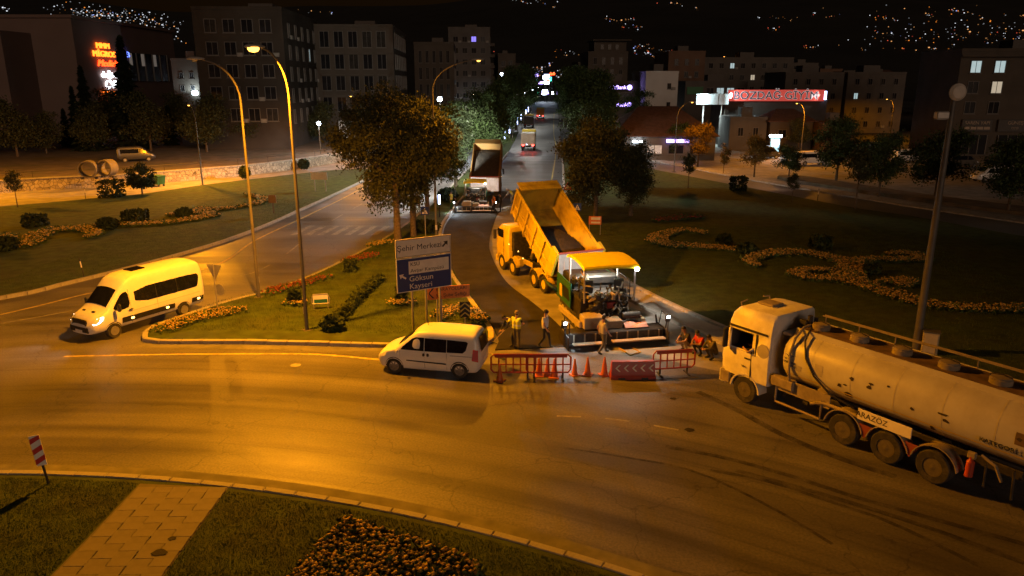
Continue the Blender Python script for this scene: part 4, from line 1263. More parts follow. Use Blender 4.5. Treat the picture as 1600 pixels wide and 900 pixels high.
# pale office block
b = building('office_block', 'pale office block with five columns of tall windows left of centre', -36.8, -22.0, 145, 21.2, 29, m_wallw, H0)
facade(b, 0, 0, 0, 14.8, 21, 5, 5, 1.75, 2.9, 3.4 - 1.2, 3.85, .9, skip={(0, c) for c in range(5)})
facade(b, 14.8, 0, R(90), 29, 21, 5, 7, 1.6, 2.8, 2.2, 3.85, 1.0, skip={(0, c) for c in range(7)})
for r in range(4):
    MB().box((7.4, -.08, 5.55 + r * 3.85 - .62), (14.9, .2, .25), .02).build('ledge', m_wallw, b)
sf = MB().box((8.5, -.15, 2.4), (9, .2, 4.0), .02).build('shopfront', m_store, b)
for k in range(8):
    MB().box((4.3 + k * 1.2, -.3, 2.4), (.12, .15, 4.0), .01).build('mullion', m_frame, sf)
# second pale block
b = building('office_block', 'lower pale block with paired narrow windows right of the office block', -22.5, -13.4, 180, 19.8, 26, m_wallw, H0)
facade(b, 0, 0, 0, 9.1, 20, 4, 5, .75, 2.7, 4.6, 3.7, .6)
facade(b, 9.1, 0, R(90), 26, 20, 4, 5, 1.2, 2.6, 4.6, 3.7, 1)
# apartment tower
b = building('apartment_block', 'tall apartment block with one violet lit window', -18.6, -6.4, 230, 26.4, 30, m_wallg, H0)
facade(b, 0, 0, 0, 12.2, 26, 7, 4, 1.5, 1.6, 3.5, 3.2, .8, lit={(6, 2): m_pblue})
facade(b, 12.2, 0, R(90), 30, 26, 7, 6, 1.5, 1.6, 3.5, 3.2, 1)
for r in range(7):
    MB().box((13.0, 10, 3.1 + r * 3.2), (1.6, 5, .9), .03).build('balcony', m_wallw, b)
b = building('apartment_block', 'pale corner building at the left of the street end', -2.8 - 1.5, 2.6 - 1.5, 240, 19.4, 40, m_wallw, H0)
facade(b, 0, 0, 0, 5.4, 19, 5, 2, 1.4, 1.7, 3.2, 3.2, .5)
facade(b, 5.4, 0, R(90), 40, 19, 5, 8, 1.5, 1.7, 3.2, 3.2, 1)
# right of the street
b = building('apartment_block', 'pale tower with set back top floor right of the street', 22.4, 34.2, 230, 19.6, 16, m_wallw, H0)
facade(b, 0, 0, 0, 11.8, 19.6, 5, 4, 1.1, 2.0, 3.2, 3.3, .8)
pt = MB().box((6.6, 6, 21.3), (9.6, 10, 3.2), .04).build('penthouse', m_wallw, b)
MB().box((6.8, 5, 23.2), (11.4, 12.5, .3), .02).build('roof_slab', m_wallw, b)
for k in range(3):
    obj('window', win_mesh(1.0, 1.4, m_pane), b, (4.2 + 2.2 * k, .96, 21.4), 0)
b = building('shop_building', 'low pale building with two violet lit name signs', 18.2, 28.0, 170, 11.2, 14, m_wallw, H0)
facade(b, 0, 0, 0, 9.8, 11, 1, 2, 3.2, 1.7, 7.6, 3, 1.0, lit={})
m_nvio = mat('neon_violet', (.6, .5, 1), .4, emit=(.42, .3, 1), estr=5)
for zz, s_ in ((10.3, 1.15), (6.6, 1.35)):
    pn = MB().box((4.6, -.2, zz), (6.4, .25, 1.5), .02).build('sign_panel', m_walld, b)
    text('DenizBank', s_, pn, (4.4, -.36, zz), (R(90), 0, 0), m_nvio, ex=.05)
    MB().lathe([(.55, -.45), (.55, -.33)], (7.6, 0, zz), 'y', 14).build('emblem', m_nvio, pn)
b = building('house', 'white house with three small windows in one column', 28.4, 35.4, 165, 13.2, 14, mat('white_render', (.6, .6, .58), .9, var=.06, scale=.4), H0, cat='house')
facade(b, 3.6, 0, 0, 3, 13, 3, 1, .8, 1.2, 2.2, 3.9, .5)
b = building('apartment_block', 'brown apartment block behind the white house', 42.0, 52.0, 210, 19.0, 16, m_wallb, H0)
facade(b, 0, 0, 0, 10, 19, 5, 3, 1.1, 1.6, 3.0, 3.2, .8)
b = building('apartment_block', 'long grey apartment row behind the billboard', 52.5, 78, 215, 17.5, 14, m_wallg, H0)
facade(b, 0, 0, 0, 25.5, 17.5, 5, 8, 1.3, 1.5, 2.6, 3.1, .8, lit={(4, 2): m_plit, (3, 4): m_plitw})
b = building('workshop', 'green fronted workshop with three lit windows above the billboard', 42.5, 58, 190, 11.2, 10, m_wallg, H0, cat='building')
facade(b, 4.5, 0, 0, 11, 9, 1, 4, 1.9, 1.5, 8.6, 3, .4, lit={(0, 1): m_plit, (0, 2): m_plit})
MB().box((2.4, -.12, 9.4), (4.0, .2, 1.8), .02).build('green_panel', mat('green_cladding', (.03, .16, .06), .6), b)
# shop with the long red sign
b = building('clothes_shop', 'dark shop building under the long red lit sign', 39.0, 57.6, 141, 7.9, 10, m_walld, 0, cat='shop')
facade(b, 0, 0, 0, 18.6, 8, 1, 6, 1.8, 1.6, 2.6, 3, .6)
m_boz = mat('red_sign_lit', (.6, .08, .06), .4, var=.12, scale=.25, emit=(.8, .075, .06), estr=.42)
sn = MB().box((9.0, -.5, 9.1), (17.4, .4, 2.0), .03).build('sign_panel', m_boz, b)
text('BOZDAĞ GİYİM', 1.95, sn, (8.9, -.73, 9.05), (R(90), 0, 0), mat('sign_navy', (.012, .02, .06), .5), ex=.02, sx=1.06)
text('BOZDAĞ GİYİM', 1.95, sn, (8.9, -.712, 9.05), (R(90), 0, 0), mat('sign_outline', (.8, .75, .75), .5, emit=(.9, .8, .8), estr=.35), ex=.005, sx=1.06, offset=.05)
MB().box((.7, -.75, 9.1), (.35, .12, .8), .03).build('sign_lamp', m_whitelit, sn)
MB().box((17.9, -.55, 9.1), (.35, .5, 1.5), .03).build('sign_lamp', m_rod, sn)
spot(sn, (.9, -1.5, 9.1), (3.5, -.7, 9.1), 160, (1, .95, .9), 120)
spot(sn, (17.1, -1.5, 9.1), (14.5, -.7, 9.1), 160, (1, .95, .9), 120)
# billboard with floodlight
t = thing('billboard', 'glaring white billboard on two posts left of the red shop sign', 'billboard', (33.4, 140, 0))
for x in (1.5, 4.8):
    MB().tube([(x, .3, 0), (x, .3, 7.6)], .12, 9).build('post', m_steel, t)
bp = MB().box((2.95, 0, 8.45), (5.9, .3, 1.9), .03).build('panel', mat('billboard_face', (.75, .8, .8), .5), t)
MB().box((4.0, -.17, 8.45), (.06, .04, 1.9), 0).build('seam', m_dark, bp)
fx = MB().box((1.0, -1.5, 8.9), (1.5, .3, .9), .06).build('flood_light', mat('flood_glare', (1, 1, 1), .3, emit=(.7, .95, 1), estr=30), t)
MB().tube([(1.0, -.1, 9.1), (1.0, -1.4, 9.1)], .05).build('bracket', m_steel, t)
spot(t, (1.0, -1.9, 8.8), (1.6, 0, 8.4), 9000, (.72, .94, 1), 160)
spot(t, (1.0, -1.0, 8.2), (2.5, 2, 0), 1600, (.72, .94, 1), 165)
# old houses below the sign
b = building('house', 'small old house with tiled roof and one barred window', 44.2, 51.6, 131, 4.9, 8, m_wallw, 0, 'hip', 'house')
facade(b, 0, 0, 0, 7.4, 5, 1, 2, 1.5, 1.4, 2.2, 3, .6)
b = building('house', 'low bluish grey house left of the tiled house', 37.6, 44.0, 132, 5.2, 7, m_wallg, 0, None, 'house')
facade(b, 0, 0, 0, 6.4, 5, 1, 2, 1.0, 1.5, 2.4, 3, .6)
b = building('house', 'small house with white grille window right of the lit poster kiosk', 52.0, 57.2, 128, 4.4, 7, m_wallb, 0, None, 'house')
facade(b, 0, 0, 0, 5.2, 4, 1, 1, 1.5, 1.5, 1.3, 3, .6, lit={(0, 0): m_store})
# hipped roof building
b = building('market_hall', 'low hall with wide reddish hipped roof right of the street', 15.5, 30.5, 114, 3.6, 15, m_wallg, 0, 'hip')
facade(b, 0, 0, 0, 15, 3.4, 1, 4, 2.4, 1.4, 1.0, 3, 1.0, lit={(0, 1): m_store})
MB().box((9.2, -.65, 3.0), (3.4, .15, .5), .02).build('lit_sign', m_nvio, b)
MB().box((3.2, -.65, 2.9), (1.4, .2, .3), .02).build('lamp', m_whitelit, b)
spot(b, (3.2, -1.2, 2.8), (3.4, -2, 0), 350, COOL, 150)
# lit poster kiosk
t = thing('poster_kiosk', 'lit poster kiosk with round white lamp in the car park', 'kiosk', (40.6, 119, 0))
MB().box((.6, .3, 1.6), (1.7, .5, 3.1), .04).build('case', m_dark, t)
MB().box((.6, .03, 1.6), (1.4, .06, 2.6), .02).build('poster', mat('poster_lit', (.3, .6, .8), .4, var=.6, scale=1.2, emit=(.25, .6, .8), estr=1.2), t)
MB().box((.6, .0, 3.35), (1.9, .7, .36), .12).build('lamp', m_whitelit, t)
spot(t, (.6, -.9, 3.2), (.6, -1.4, 0), 500, COOL, 160)
# right hand apartment block with shops
b = building('apartment_block', 'apartment block with lit windows and dark shop signs at the right edge', 70.0, 92, 122, 16.0, 14, m_wallw, R(-4))
facade(b, 0, 0, 0, 8.4, 16, 3, 2, 1.7, 1.9, 6.6, 3.1, .6, lit={(2, 0): m_plit, (2, 1): m_plit, (1, 1): m_plitw})
facade(b, 10.5, 0, 0, 11, 16, 3, 3, 1.7, 1.9, 6.6, 3.1, .6, lit={(0, 1): m_plitw, (2, 2): m_plit})
MB().box((11, -.35, 15.4), (22.4, .9, .35), .03).build('cornice', m_wallw, b)
for (x, w_, s1, s2) in ((1.5, 4.6, 'SAREN YAPI', ''), (7.0, 5.2, 'GÜNEŞ', 'OTO')):
    sp_ = MB().box((x + w_ / 2, -.25, 4.8), (w_, .3, 1.9), .03).build('shop_sign', mat('shop_sign_dark', (.05, .045, .04), .6), b)
    text(s1, .72, sp_, (x + w_ / 2, -.42, 5.2), (R(90), 0, 0), mat('shop_letters', (.38, .30, .22), .6), ex=.02)
    for k in range(0 if s2 else 4):
        MB().box((x + .75 + k * 1.03, -.42, 4.4), (.9, .04, .42), .1).build('logo_plate', mat('shop_letters', (.38, .30, .22), .6), sp_)
    if s2: text(s2, .48, sp_, (x + w_ / 2, -.42, 4.4), (R(90), 0, 0), mat('shop_letters', (.38, .30, .22), .6), ex=.02)
    sh = MB().box((x + w_ / 2, -.12, 1.8), (w_ - .6, .2, 3.0), .02).build('shopfront', m_pane, b)
    for k in range(4):
        MB().box((x + .4 + k * (w_ - .8) / 3, -.25, 1.8), (.1, .12, 3.0), 0).build('mullion', m_frame, sh)

# dark houses on the slope behind the right side and beyond the street's end
rh = random.Random(5)
hs = []
for i in range(34):
    y = rh.uniform(170, 420)
    x = rh.uniform(.33, .80) * y
    hs.append((x, y))
hs += [(rh.uniform(-.9, -.62) * y, y) for y in (260, 300, 340, 380)]
hs += [(sx(-26, y), y) for y in (330, 360, 400)] + [(sx(16, y), y) for y in (290, 330, 370, 420)]
protos = []
for k in range(5):
    w_, d_, h_ = [(9, 9, 7), (12, 10, 10), (8, 9, 5), (14, 10, 13), (10, 8, 8)][k]
    b = building('house', ['unlit mid height house with hipped roof', 'unlit brown flat roofed house with one lit window', 'low pale house with hipped roof', 'tall grey flat roofed house with one bright window', 'blackish flat roofed house'][k] + ' among the far roofs', 0, w_, 0, h_, d_, [m_wallg, m_wallb, m_wallw, m_wallg, m_walld][k], 0, 'hip' if k in (0, 2) else None, 'house', group='dark houses of the far quarter')
    facade(b, 0, 0, 0, w_, h_, max(1, int(h_ / 3.2)), max(2, int(w_ / 3.4)), 1.1, 1.4, 1.4, 3.1, .8, lit={(1, 1): m_plitw} if k == 1 else ({(2, 0): m_plit} if k == 3 else {}))
    protos.append(b)
for i, (x, y) in enumerate(hs):
    b = protos[i] if i < 5 else copy_tree(protos[i % 5])
    b.location = (x, y, max(0, (y - 170) * .035))
    b.rotation_euler = (0, 0, rh.uniform(-.35, .25))

# ------------------------------------------------------------------ far hills and the town lights on them
def hill(x, y):
    s = max(0.0, (y - 480) / 2600.0)
    base = 330 * s ** 1.15 + 30 * math.sin(x * .0021 + .7) * min(1, s * 3) + 14 * math.sin(x * .006 + y * .004) * min(1, s * 3)
    base *= 1.0 + .10 * math.sin(x * .0009 - .6)
    return base - .2
gx = [i * 80 - 3200 for i in range(81)]
gy = [480 + 65 * j for j in range(44)]
v = [(x, y, hill(x, y)) for y in gy for x in gx]
f = [[j * 81 + i, j * 81 + i + 1, (j + 1) * 81 + i + 1, (j + 1) * 81 + i] for j in range(43) for i in range(80)]
hm = raw('hills', v, f, mat('hill_scrub', (.022, .022, .016), .95, var=.4, scale=.01))
tag(obj('hills', hm), kind='structure')
rs = np.random.RandomState(12)
E0 = [('town_light_white', (.85, .9, 1)), ('town_light_warm', (1, .45, .15)), ('town_light_orange', (1, .28, .03)), ('town_light_blue', (.35, .45, 1)), ('town_light_red', (1, .12, .06))]
m_city = [mat(a_, (.1, .1, .1), .5, emit=c_, estr=s_ * .5, sampling=False) for (a_, c_), s_ in zip(E0, (2.2, 2.2, 2.4, 2.6, 1.6))] + [mat(a_ + '_dim', (.1, .1, .1), .5, emit=c_, estr=s_ * .13, sampling=False) for (a_, c_), s_ in zip(E0, (1.8, 1.8, 2.0, 2.0, 1.6))]
pts = []
def patch(n, px0, px1, py0, py1, mix, s0, s1, dense=None):
    """town quarters: px is degrees of azimuth (tan), py elevation (tan) as seen from the roundabout"""
    cl = [(rs.uniform(px0, px1), rs.uniform(min(py0, py1), max(py0, py1)), rs.uniform(.004, .022), rs.normal(0, .0022)) for _ in range(max(2, n // 7))]
    for _ in range(int(n * .95)):
        if dense:
            c = dense[rs.randint(len(dense))]
            a = c[0] + rs.normal(0, c[2]); e = c[1] + rs.normal(0, c[3])
        else:
            c = cl[rs.randint(len(cl))]
            tt = rs.uniform(-1, 1)
            a = c[0] + tt * c[2] + rs.normal(0, .0015); e = c[1] + tt * c[3] + rs.normal(0, .0012)
        if e < .002 or not (px0 - .05 < a < px1 + .05):
            continue
        lo, hi = 485, 3200
        for _k in range(30):
            mid = (lo + hi) / 2
            if hill(a * mid, mid) - 11.5 > e * mid: hi = mid
            else: lo = mid
        y = lo
        if y > 3150:
            continue
        pts.append((a * y, y, hill(a * y, y) + 2.0, y / 1100.0 * rs.uniform(s0 * .75, s1 * (1.35 if rs.uniform() < .12 else .95)), rs.choice(5, p=mix) + (5 if rs.uniform() < .55 else 0)))
MW = [.72, .14, .08, .05, .01]; MO = [.34, .30, .18, .06, .12]; MR = [.30, .34, .12, .08, .16]
def az(px): return (px - 800) / 1170 / math.cos(R(15.4)) * .97
def el(py): return math.tan(math.atan((450 - py) / 1170) - R(15.4))
patch(420, az(110), az(300), .02, .12, MW, .6, 1.1, [(az(250), el(35), .028, .011), (az(200), el(22), .03, .008), (az(280), el(48), .012, .012), (az(170), el(28), .02, .006)])
patch(26, az(0), az(110), el(30), el(8), MW, .6, 1.2)
patch(12, az(330), az(385), el(14), el(9), MW, .7, 1.1)
patch(10, az(480), az(535), el(25), el(10), MO, .6, 1.0)
patch(14, az(640), az(790), el(90), el(52), MO, .6, 1.0)
patch(70, az(815), az(900), el(122), el(80), MO, .6, 1.1)
patch(30, az(930), az(1010), el(48), el(32), MR, .6, 1.2)
patch(40, az(800), az(1090), el(12), el(0), MR, .6, 1.1)
patch(70, az(980), az(1060), el(98), el(72), MO, .6, 1.2)
patch(105, az(1060), az(1600), el(82), el(20), MR, .55, 1.0)
patch(170, az(1240), az(1600), .02, .12, MO, .55, 1.1, [(az(1340), el(58), .02, .008), (az(1400), el(60), .03, .008), (az(1480), el(55), .04, .010), (az(1560), el(52), .03, .009), (az(1450), el(35), .04, .012)])
patch(34, az(1230), az(1600), el(30), el(0), MR, .6, 1.1)
patch(50, az(830), az(880), el(128), el(104), [.45, .15, .1, .2, .1], .8, 1.5)
cubev = np.array([(x, y, z) for z in (-1, 1) for y in (-1, 1) for x in (-1, 1)], np.float32) * .5
cubef = np.array([(0, 2, 3, 1), (4, 5, 7, 6), (0, 1, 5, 4), (2, 6, 7, 3), (0, 4, 6, 2), (1, 3, 7, 5)])
A = np.array([p[:3] for p in pts]); S = np.array([p[3] for p in pts]); Kx = np.array([p[4] for p in pts])
v = (A[:, None, :] + cubev[None] * S[:, None, None] * np.array((1.2, 1, 1)))
f = (cubef[None] + 8 * np.arange(len(pts))[:, None, None]).reshape(-1, 4)
tag(obj('town_lights', raw('town_lights', v, f, m_city, np.repeat(Kx, 6))), 'scattered lights of the town on the dark hillside', 'lights', kind='stuff')

# lit shops and gantry at the far end of the street
t = thing('street_arch', 'row of coloured lights on an arch across the far street', 'arch', (sx(-6, 420), 420, 0))
for x in (0, 17):
    MB().tube([(x, 0, 0), (x, 0, 7)], .3, 8).build('post', m_dark, t)
MB().box((8.5, 0, 6.6), (17.4, .5, .5), .05).build('beam', m_dark, t)
for k in range(6):
    MB().box((1.5 + k * 2.8, -.4, 5.6), (1.1, .3, 1.2), .1).build('light', [mat('arch_green', (.1, 1, .6), .4, emit=(.05, 1, .55), estr=3), m_nvio, m_nvio, m_whitelit, m_nvio, MATS['arch_green']][k], t)
for i in range(14):
    x = sx(rs.uniform(-9, 8), 430); z = rs.uniform(4, 16)
    t = thing('shop_light', 'bright lit shop sign in the cluster at the end of the street', 'sign', (x, 430 + rs.uniform(0, 40), z), 0, 'lit signs at the end of the street')
    MB().box((0, 0, 0), (rs.uniform(1.0, 3.4), .4, rs.uniform(.8, 2.2)), .1).build('panel', [m_whitelit, m_whitelit, m_nvio, m_nred, MATS['arch_green'], m_rod][i % 6], t)
    MB().tube([(0, .3, -z), (0, .3, 0)], .1, 6).build('post', m_dark, t)

# ------------------------------------------------------------------ vehicles (x forward, y left, z up)
def chaikin(p, it=2):
    for _ in range(it):
        q = [p[0]]
        for a, b in zip(p[:-1], p[1:]):
            q.append((a[0] * .75 + b[0] * .25, a[1] * .75 + b[1] * .25))
            q.append((a[0] * .25 + b[0] * .75, a[1] * .25 + b[1] * .75))
        q.append(p[-1])
        p = q
    return p
class Body:
    """closed van or car body lofted through stations
    (x, z_sill, w_sill, z_mid, w_mid, z_belt, w_belt, z_roof, w_roof, crown)"""
    def __init__(s, st, dx=.06):
        st = sorted(st)
        s.st = np.array(st)
        n = int((st[-1][0] - st[0][0]) / dx)
        xs = np.linspace(st[0][0], st[-1][0], n + 1)
        A = np.array([np.interp(xs, s.st[:, 0], s.st[:, k]) for k in range(1, 10)])
        B = A.copy()
        for _ in range(2):
            B[:, 1:-1] = (A[:, :-2] + 2 * A[:, 1:-1] + A[:, 2:]) / 4
            A = B.copy()
        s.xs, s.A = xs, A
    def half(s, x):
        zs, ws, zm, wm, zb, wb, zr, wr, cr = [np.interp(x, s.xs, a) for a in s.A]
        p = [(0, zs), (ws * .9, zs), (ws, zs + .04), (wm, zm), (wb, zb), ((wb + wr * 1.06) / 2, (zb + zr) / 2), (wr * 1.06, zr - .07), (wr * .9, zr), (wr * .5, zr + cr * .8), (0, zr + cr)]
        return chaikin(p, 2)
    def mesh(s, mb):
        rings = []
        for x in s.xs:
            h = s.half(x)
            rings.append([(x, w, z) for w, z in h] + [(x, -w, z) for w, z in h[::-1][1:-1]])
        mb.loft(rings)
        return mb
    def side(s, x, z):
        h = s.half(x)
        i = max(range(len(h)), key=lambda k: h[k][0] - (0 if h[k][1] < 10 else 99))
        up = [q for q in h if q[1] > h[1][1] - .001]
        zz = [q[1] for q in up]; ww = [q[0] for q in up]
        o = np.argsort(zz, kind='stable')
        return float(np.interp(z, np.array(zz)[o], np.array(ww)[o]))
    def top(s, x, y):
        h = s.half(x)
        k = len(h) - 1
        up = h[len(h) // 2:]
        ww = [q[0] for q in up][::-1]; zz = [q[1] for q in up][::-1]
        return float(np.interp(abs(y), ww, zz))
    def panel(s, poly, sgn, off=.012, step=.12):
        """thin sheet that follows the side of the body; poly in (x, z)"""
        q = []
        n = len(poly)
        for i in range(n):
            a, b = Vector(poly[i]), Vector(poly[(i + 1) % n])
            m = max(1, int((b - a).length / step))
            for k in range(m):
                q.append(a.lerp(b, k / m))
        o = [(p[0], sgn * (s.side(p[0], p[1]) + off), p[1]) for p in q]
        i_ = [(p[0], sgn * (s.side(p[0], p[1]) - .03), p[1]) for p in q]
        N = len(q)
        mb = MB()
        mb.add(o + i_, [list(range(N))] + [[k, (k + 1) % N, N + (k + 1) % N, N + k] for k in range(N)])
        return mb
    def screen(s, x0, x1, y0, y1, off=.015, nx=8, ny=10):
        """sheet over the top surface between x0 (half width y0) and x1 (half width y1)"""
        mb = MB()
        v = []
        for i in range(nx + 1):
            t = i / nx
            x = x0 + (x1 - x0) * t
            yw = y0 + (y1 - y0) * t
            for j in range(ny + 1):
                y = -yw + 2 * yw * j / ny
                v.append((x + off * .7, y, s.top(x, y) + off))
        f = [[i * (ny + 1) + j, i * (ny + 1) + j + 1, (i + 1) * (ny + 1) + j + 1, (i + 1) * (ny + 1) + j] for i in range(nx) for j in range(ny)]
        return mb.add(v, f)
def round_poly(p, it=2):
    for _ in range(it):
        q = []
        n = len(p)
        for i in range(n):
            a, b = p[i], p[(i + 1) % n]
            q.append((a[0] * .8 + b[0] * .2, a[1] * .8 + b[1] * .2)); q.append((a[0] * .2 + b[0] * .8, a[1] * .2 + b[1] * .8))
        p = q
    return p
m_trim = mat('dusty_rim', (.10, .085, .06), .7, var=.3, dirt=(.05, .04, .03), damt=.7, dscale=5)
def wheel(parent, x, y, r, w, spokes=0, rimr=.62, hub=None, dirty=False, sgn=None):
    sg_ = sgn or (1 if y > 0 else -1)
    t = obj('wheel', None, parent, (x, y, r))
    pr = [(rimr * r, -w / 2), (r * .93, -w / 2), (r, -w * .36), (r, w * .36), (r * .93, w / 2), (rimr * r, w / 2), (rimr * r * .97, w * .2), (rimr * r * .97, -w * .2)]
    mb = MB()
    rings = [[(q[0] * math.cos(2 * math.pi * k / 28), q[1], q[0] * math.sin(2 * math.pi * k / 28)) for k in range(28)] for q in pr + [pr[0]]]
    mb.loft(rings, cap=False)
    mb.build('tyre', m_rubber, t)
    rm = MB()
    ys = sg_ * w * .30
    if spokes:
        rm.lathe([(rimr * r * .99, ys - .02 * sg_), (rimr * r * .99, ys + .03 * sg_), (rimr * r * .86, ys + .03 * sg_), (rimr * r * .86, ys - .02 * sg_)], (0, 0, 0), 'y', 24)
        rm.lathe([(.02, ys + .035 * sg_), (rimr * r * .28, ys + .025 * sg_), (rimr * r * .28, ys - .01 * sg_)], (0, 0, 0), 'y', 12)
        for k in range(spokes):
            a = 2 * math.pi * k / spokes
            rm.box((rimr * r * .56 * math.cos(a), ys + .01 * sg_, rimr * r * .56 * math.sin(a)), (rimr * r * .66, .03, rimr * r * .24), .006, ry=-a)
        MB().lathe([(rimr * r * .95, ys - .05 * sg_), (.01, ys - .045 * sg_)], (0, 0, 0), 'y', 16).build('brake_disc', m_dark, t)
    else:
        rm.lathe([(rimr * r * .98, ys + .06 * sg_), (rimr * r * .92, ys + .05 * sg_), (rimr * r * .78, ys - .02 * sg_), (rimr * r * .42, ys - .02 * sg_), (rimr * r * .36, ys + .06 * sg_), (.01, ys + .075 * sg_)], (0, 0, 0), 'y', 24)
        for k in range(8):
            a = 2 * math.pi * k / 8
            rm.cyl((rimr * r * .6 * math.cos(a), ys - .03 * sg_, rimr * r * .6 * math.sin(a)), (rimr * r * .6 * math.cos(a), ys + .01 * sg_, rimr * r * .6 * math.sin(a)), .022, n=6)
    rm.build('rim', hub or m_rim, t)
    return t
def arch(parent, B, x, r, sgn, z=.0, m=None, zc=None):
    zc = zc or r
    R_ = r * 1.16
    z0 = B.half(x)[1][1] + .03
    pts = [(x + R_ * math.cos(a), zc + R_ * math.sin(a)) for a in [math.pi * k / 16 for k in range(17)]]
    pts = [p for p in pts if p[1] > z0]
    pts = [(pts[0][0], z0)] + pts + [(pts[-1][0], z0)]
    return B.panel(pts, sgn, .006).build('wheel_arch', m or m_black, parent)

# --- white family van in the middle
dv = thing('family_van', 'white family van parked at the barriers in the middle of the junction', 'van', (-3.24, 29.2, 0), R(168.5))
B = Body([(-2.16, .42, .60, .62, .70, .9, .72, 1.10, .66, .01), (-2.10, .30, .76, .55, .84, .95, .84, 1.42, .70, .02), (-2.02, .24, .80, .55, .885, 1.0, .87, 1.72, .66, .03), (-1.9, .22, .82, .58, .90, 1.02, .885, 1.79, .665, .04),
          (-1.3, .20, .83, .60, .91, 1.03, .89, 1.82, .68, .05), (0, .20, .83, .60, .915, 1.02, .895, 1.83, .69, .05), (.45, .20, .83, .60, .915, 1.01, .89, 1.78, .67, .05), (.62, .20, .83, .60, .915, 1.0, .885, 1.68, .655, .05),
          (1.30, .20, .82, .60, .91, .96, .87, 1.16, .74, .05), (1.42, .20, .82, .60, .91, .95, .86, 1.09, .75, .045), (1.75, .20, .80, .58, .88, .90, .84, .99, .72, .04), (2.02, .22, .74, .52, .82, .78, .78, .86, .62, .03), (2.15, .26, .62, .5, .70, .66, .68, .74, .52, .02), (2.21, .32, .48, .5, .55, .6, .54, .66, .42, .01)])
B.mesh(MB()).build('body', m_white, dv, ang=50)
for s in (1, -1):
    B.panel(round_poly([(1.14, 1.05), (1.06, 1.16), (.66, 1.50), (.50, 1.57), (.14, 1.58), (.14, 1.05)], 0), s).build('front_window', m_glass, dv)
    B.panel(round_poly([(.11, 1.05), (.11, 1.57), (-.80, 1.56), (-.80, 1.05)], 0), s).build('side_window', m_glass, dv)
    B.panel(round_poly([(-.82, 1.06), (-.82, 1.56), (-1.60, 1.53), (-1.68, 1.48), (-1.60, 1.18), (-1.48, 1.07)], 0), s).build('rear_side_window', m_glass, dv)
    B.panel([(.88, .60), (.88, .64), (-.78, .60), (-.78, .54)], s, .02).build('side_strip', m_black, dv)
    B.panel(round_poly([(.10, .84), (.10, .96), (.20, .96), (.20, .84)], 2), s, .025).build('door_handle', m_black, dv)
    B.panel(round_poly([(-.08, .84), (-.08, .96), (.02, .96), (.02, .84)], 2), s, .025).build('door_handle', m_black, dv)
    B.panel(round_poly([(2.10, .66), (1.98, .83), (1.74, .88), (1.78, .76), (1.98, .66)], 1), s, .035).build('headlight', m_lens, dv)
    B.panel(round_poly([(-2.10, .72), (-2.09, 1.20), (-1.90, 1.24), (-1.86, .80)], 0), s, .04).build('tail_light', m_redlens, dv)
    for k, x in enumerate((.11, -.81, 1.16)):
        B.panel([(x, .32), (x + .012, .32), (x + .012, 1.02), (x, 1.02)], s, .004).build('door_gap', m_dark, dv)
    B.panel([(-.95, .93), (-.95, .945), (-1.85, .945), (-1.85, .93)], s, .006).build('slide_rail', m_dark, dv)
    mr = MB().box((1.26, s * .99, 1.00), (.10, .14, .14), .045).tube([(1.24, s * .84, .97), (1.26, s * .95, .97)], .025)
    mr.build('mirror', m_white, dv)
    for x in (1.42, -1.335):
        arch(dv, B, x, .33, s)
        wheel(dv, x, s * .80, .33, .22, 7, .64)
B.screen(1.24, .66, .70, .58).build('windscreen', m_glass, dv)
MB().add([(-2.185, y, 1.10) for y in (-.60, .60)] + [(-2.075, y, 1.66) for y in (.54, -.54)], [[0, 1, 2, 3]]).build('rear_window', m_glass, dv)
MB().box((-2.16, 0, .62), (.04, .52, .12), .01).build('number_plate', m_swhite, dv)
MB().box((2.18, 0, .42), (.06, .9, .14), .03).build('grille', m_black, dv)
MB().lathe([(.015, 0), (.008, .22)], (.2, 0, 1.87), 'z', 6).build('aerial', m_black, dv)

# --- white minibus on the left
mv = thing('minibus', 'white high roofed minibus with lit headlights turning in from the left road', 'minibus', (-18.39, 35.19, 0), R(-118.6))
m_cgap = mat('body_crease', (.40, .38, .35), .5)
m_vanw = mat('minibus_white', (.74, .73, .70), .4, var=.03, coat=.3, dirt=(.45, .4, .32), damt=.25, dscale=1.2)
B = Body([(-3.22, .55, .80, .8, .90, 1.3, .90, 2.2, .78, .01), (-3.14, .45, .88, .8, .98, 1.3, .98, 2.52, .82, .02), (-2.98, .42, .92, .8, 1.02, 1.3, 1.0, 2.64, .80, .06), (-2.2, .40, .94, .8, 1.03, 1.32, 1.01, 2.67, .80, .08), (0, .40, .94, .8, 1.03, 1.32, 1.01, 2.67, .80, .08), (.70, .40, .94, .8, 1.03, 1.32, 1.01, 2.64, .79, .08), (1.05, .40, .94, .8, 1.03, 1.30, 1.0, 2.50, .78, .08), (1.36, .40, .94, .8, 1.03, 1.27, .99, 2.20, .77, .08),
          (2.12, .40, .93, .78, 1.01, 1.18, .97, 1.42, .80, .07), (2.30, .40, .92, .76, 1.0, 1.14, .96, 1.30, .80, .06), (2.62, .40, .88, .70, .96, 1.05, .90, 1.16, .74, .05), (2.84, .38, .80, .62, .88, .88, .84, 1.0, .64, .04), (2.95, .36, .66, .56, .74, .74, .72, .86, .52, .02), (3.0, .38, .5, .56, .58, .70, .56, .78, .42, .01)])
B.mesh(MB()).build('body', m_vanw, mv, ang=50)
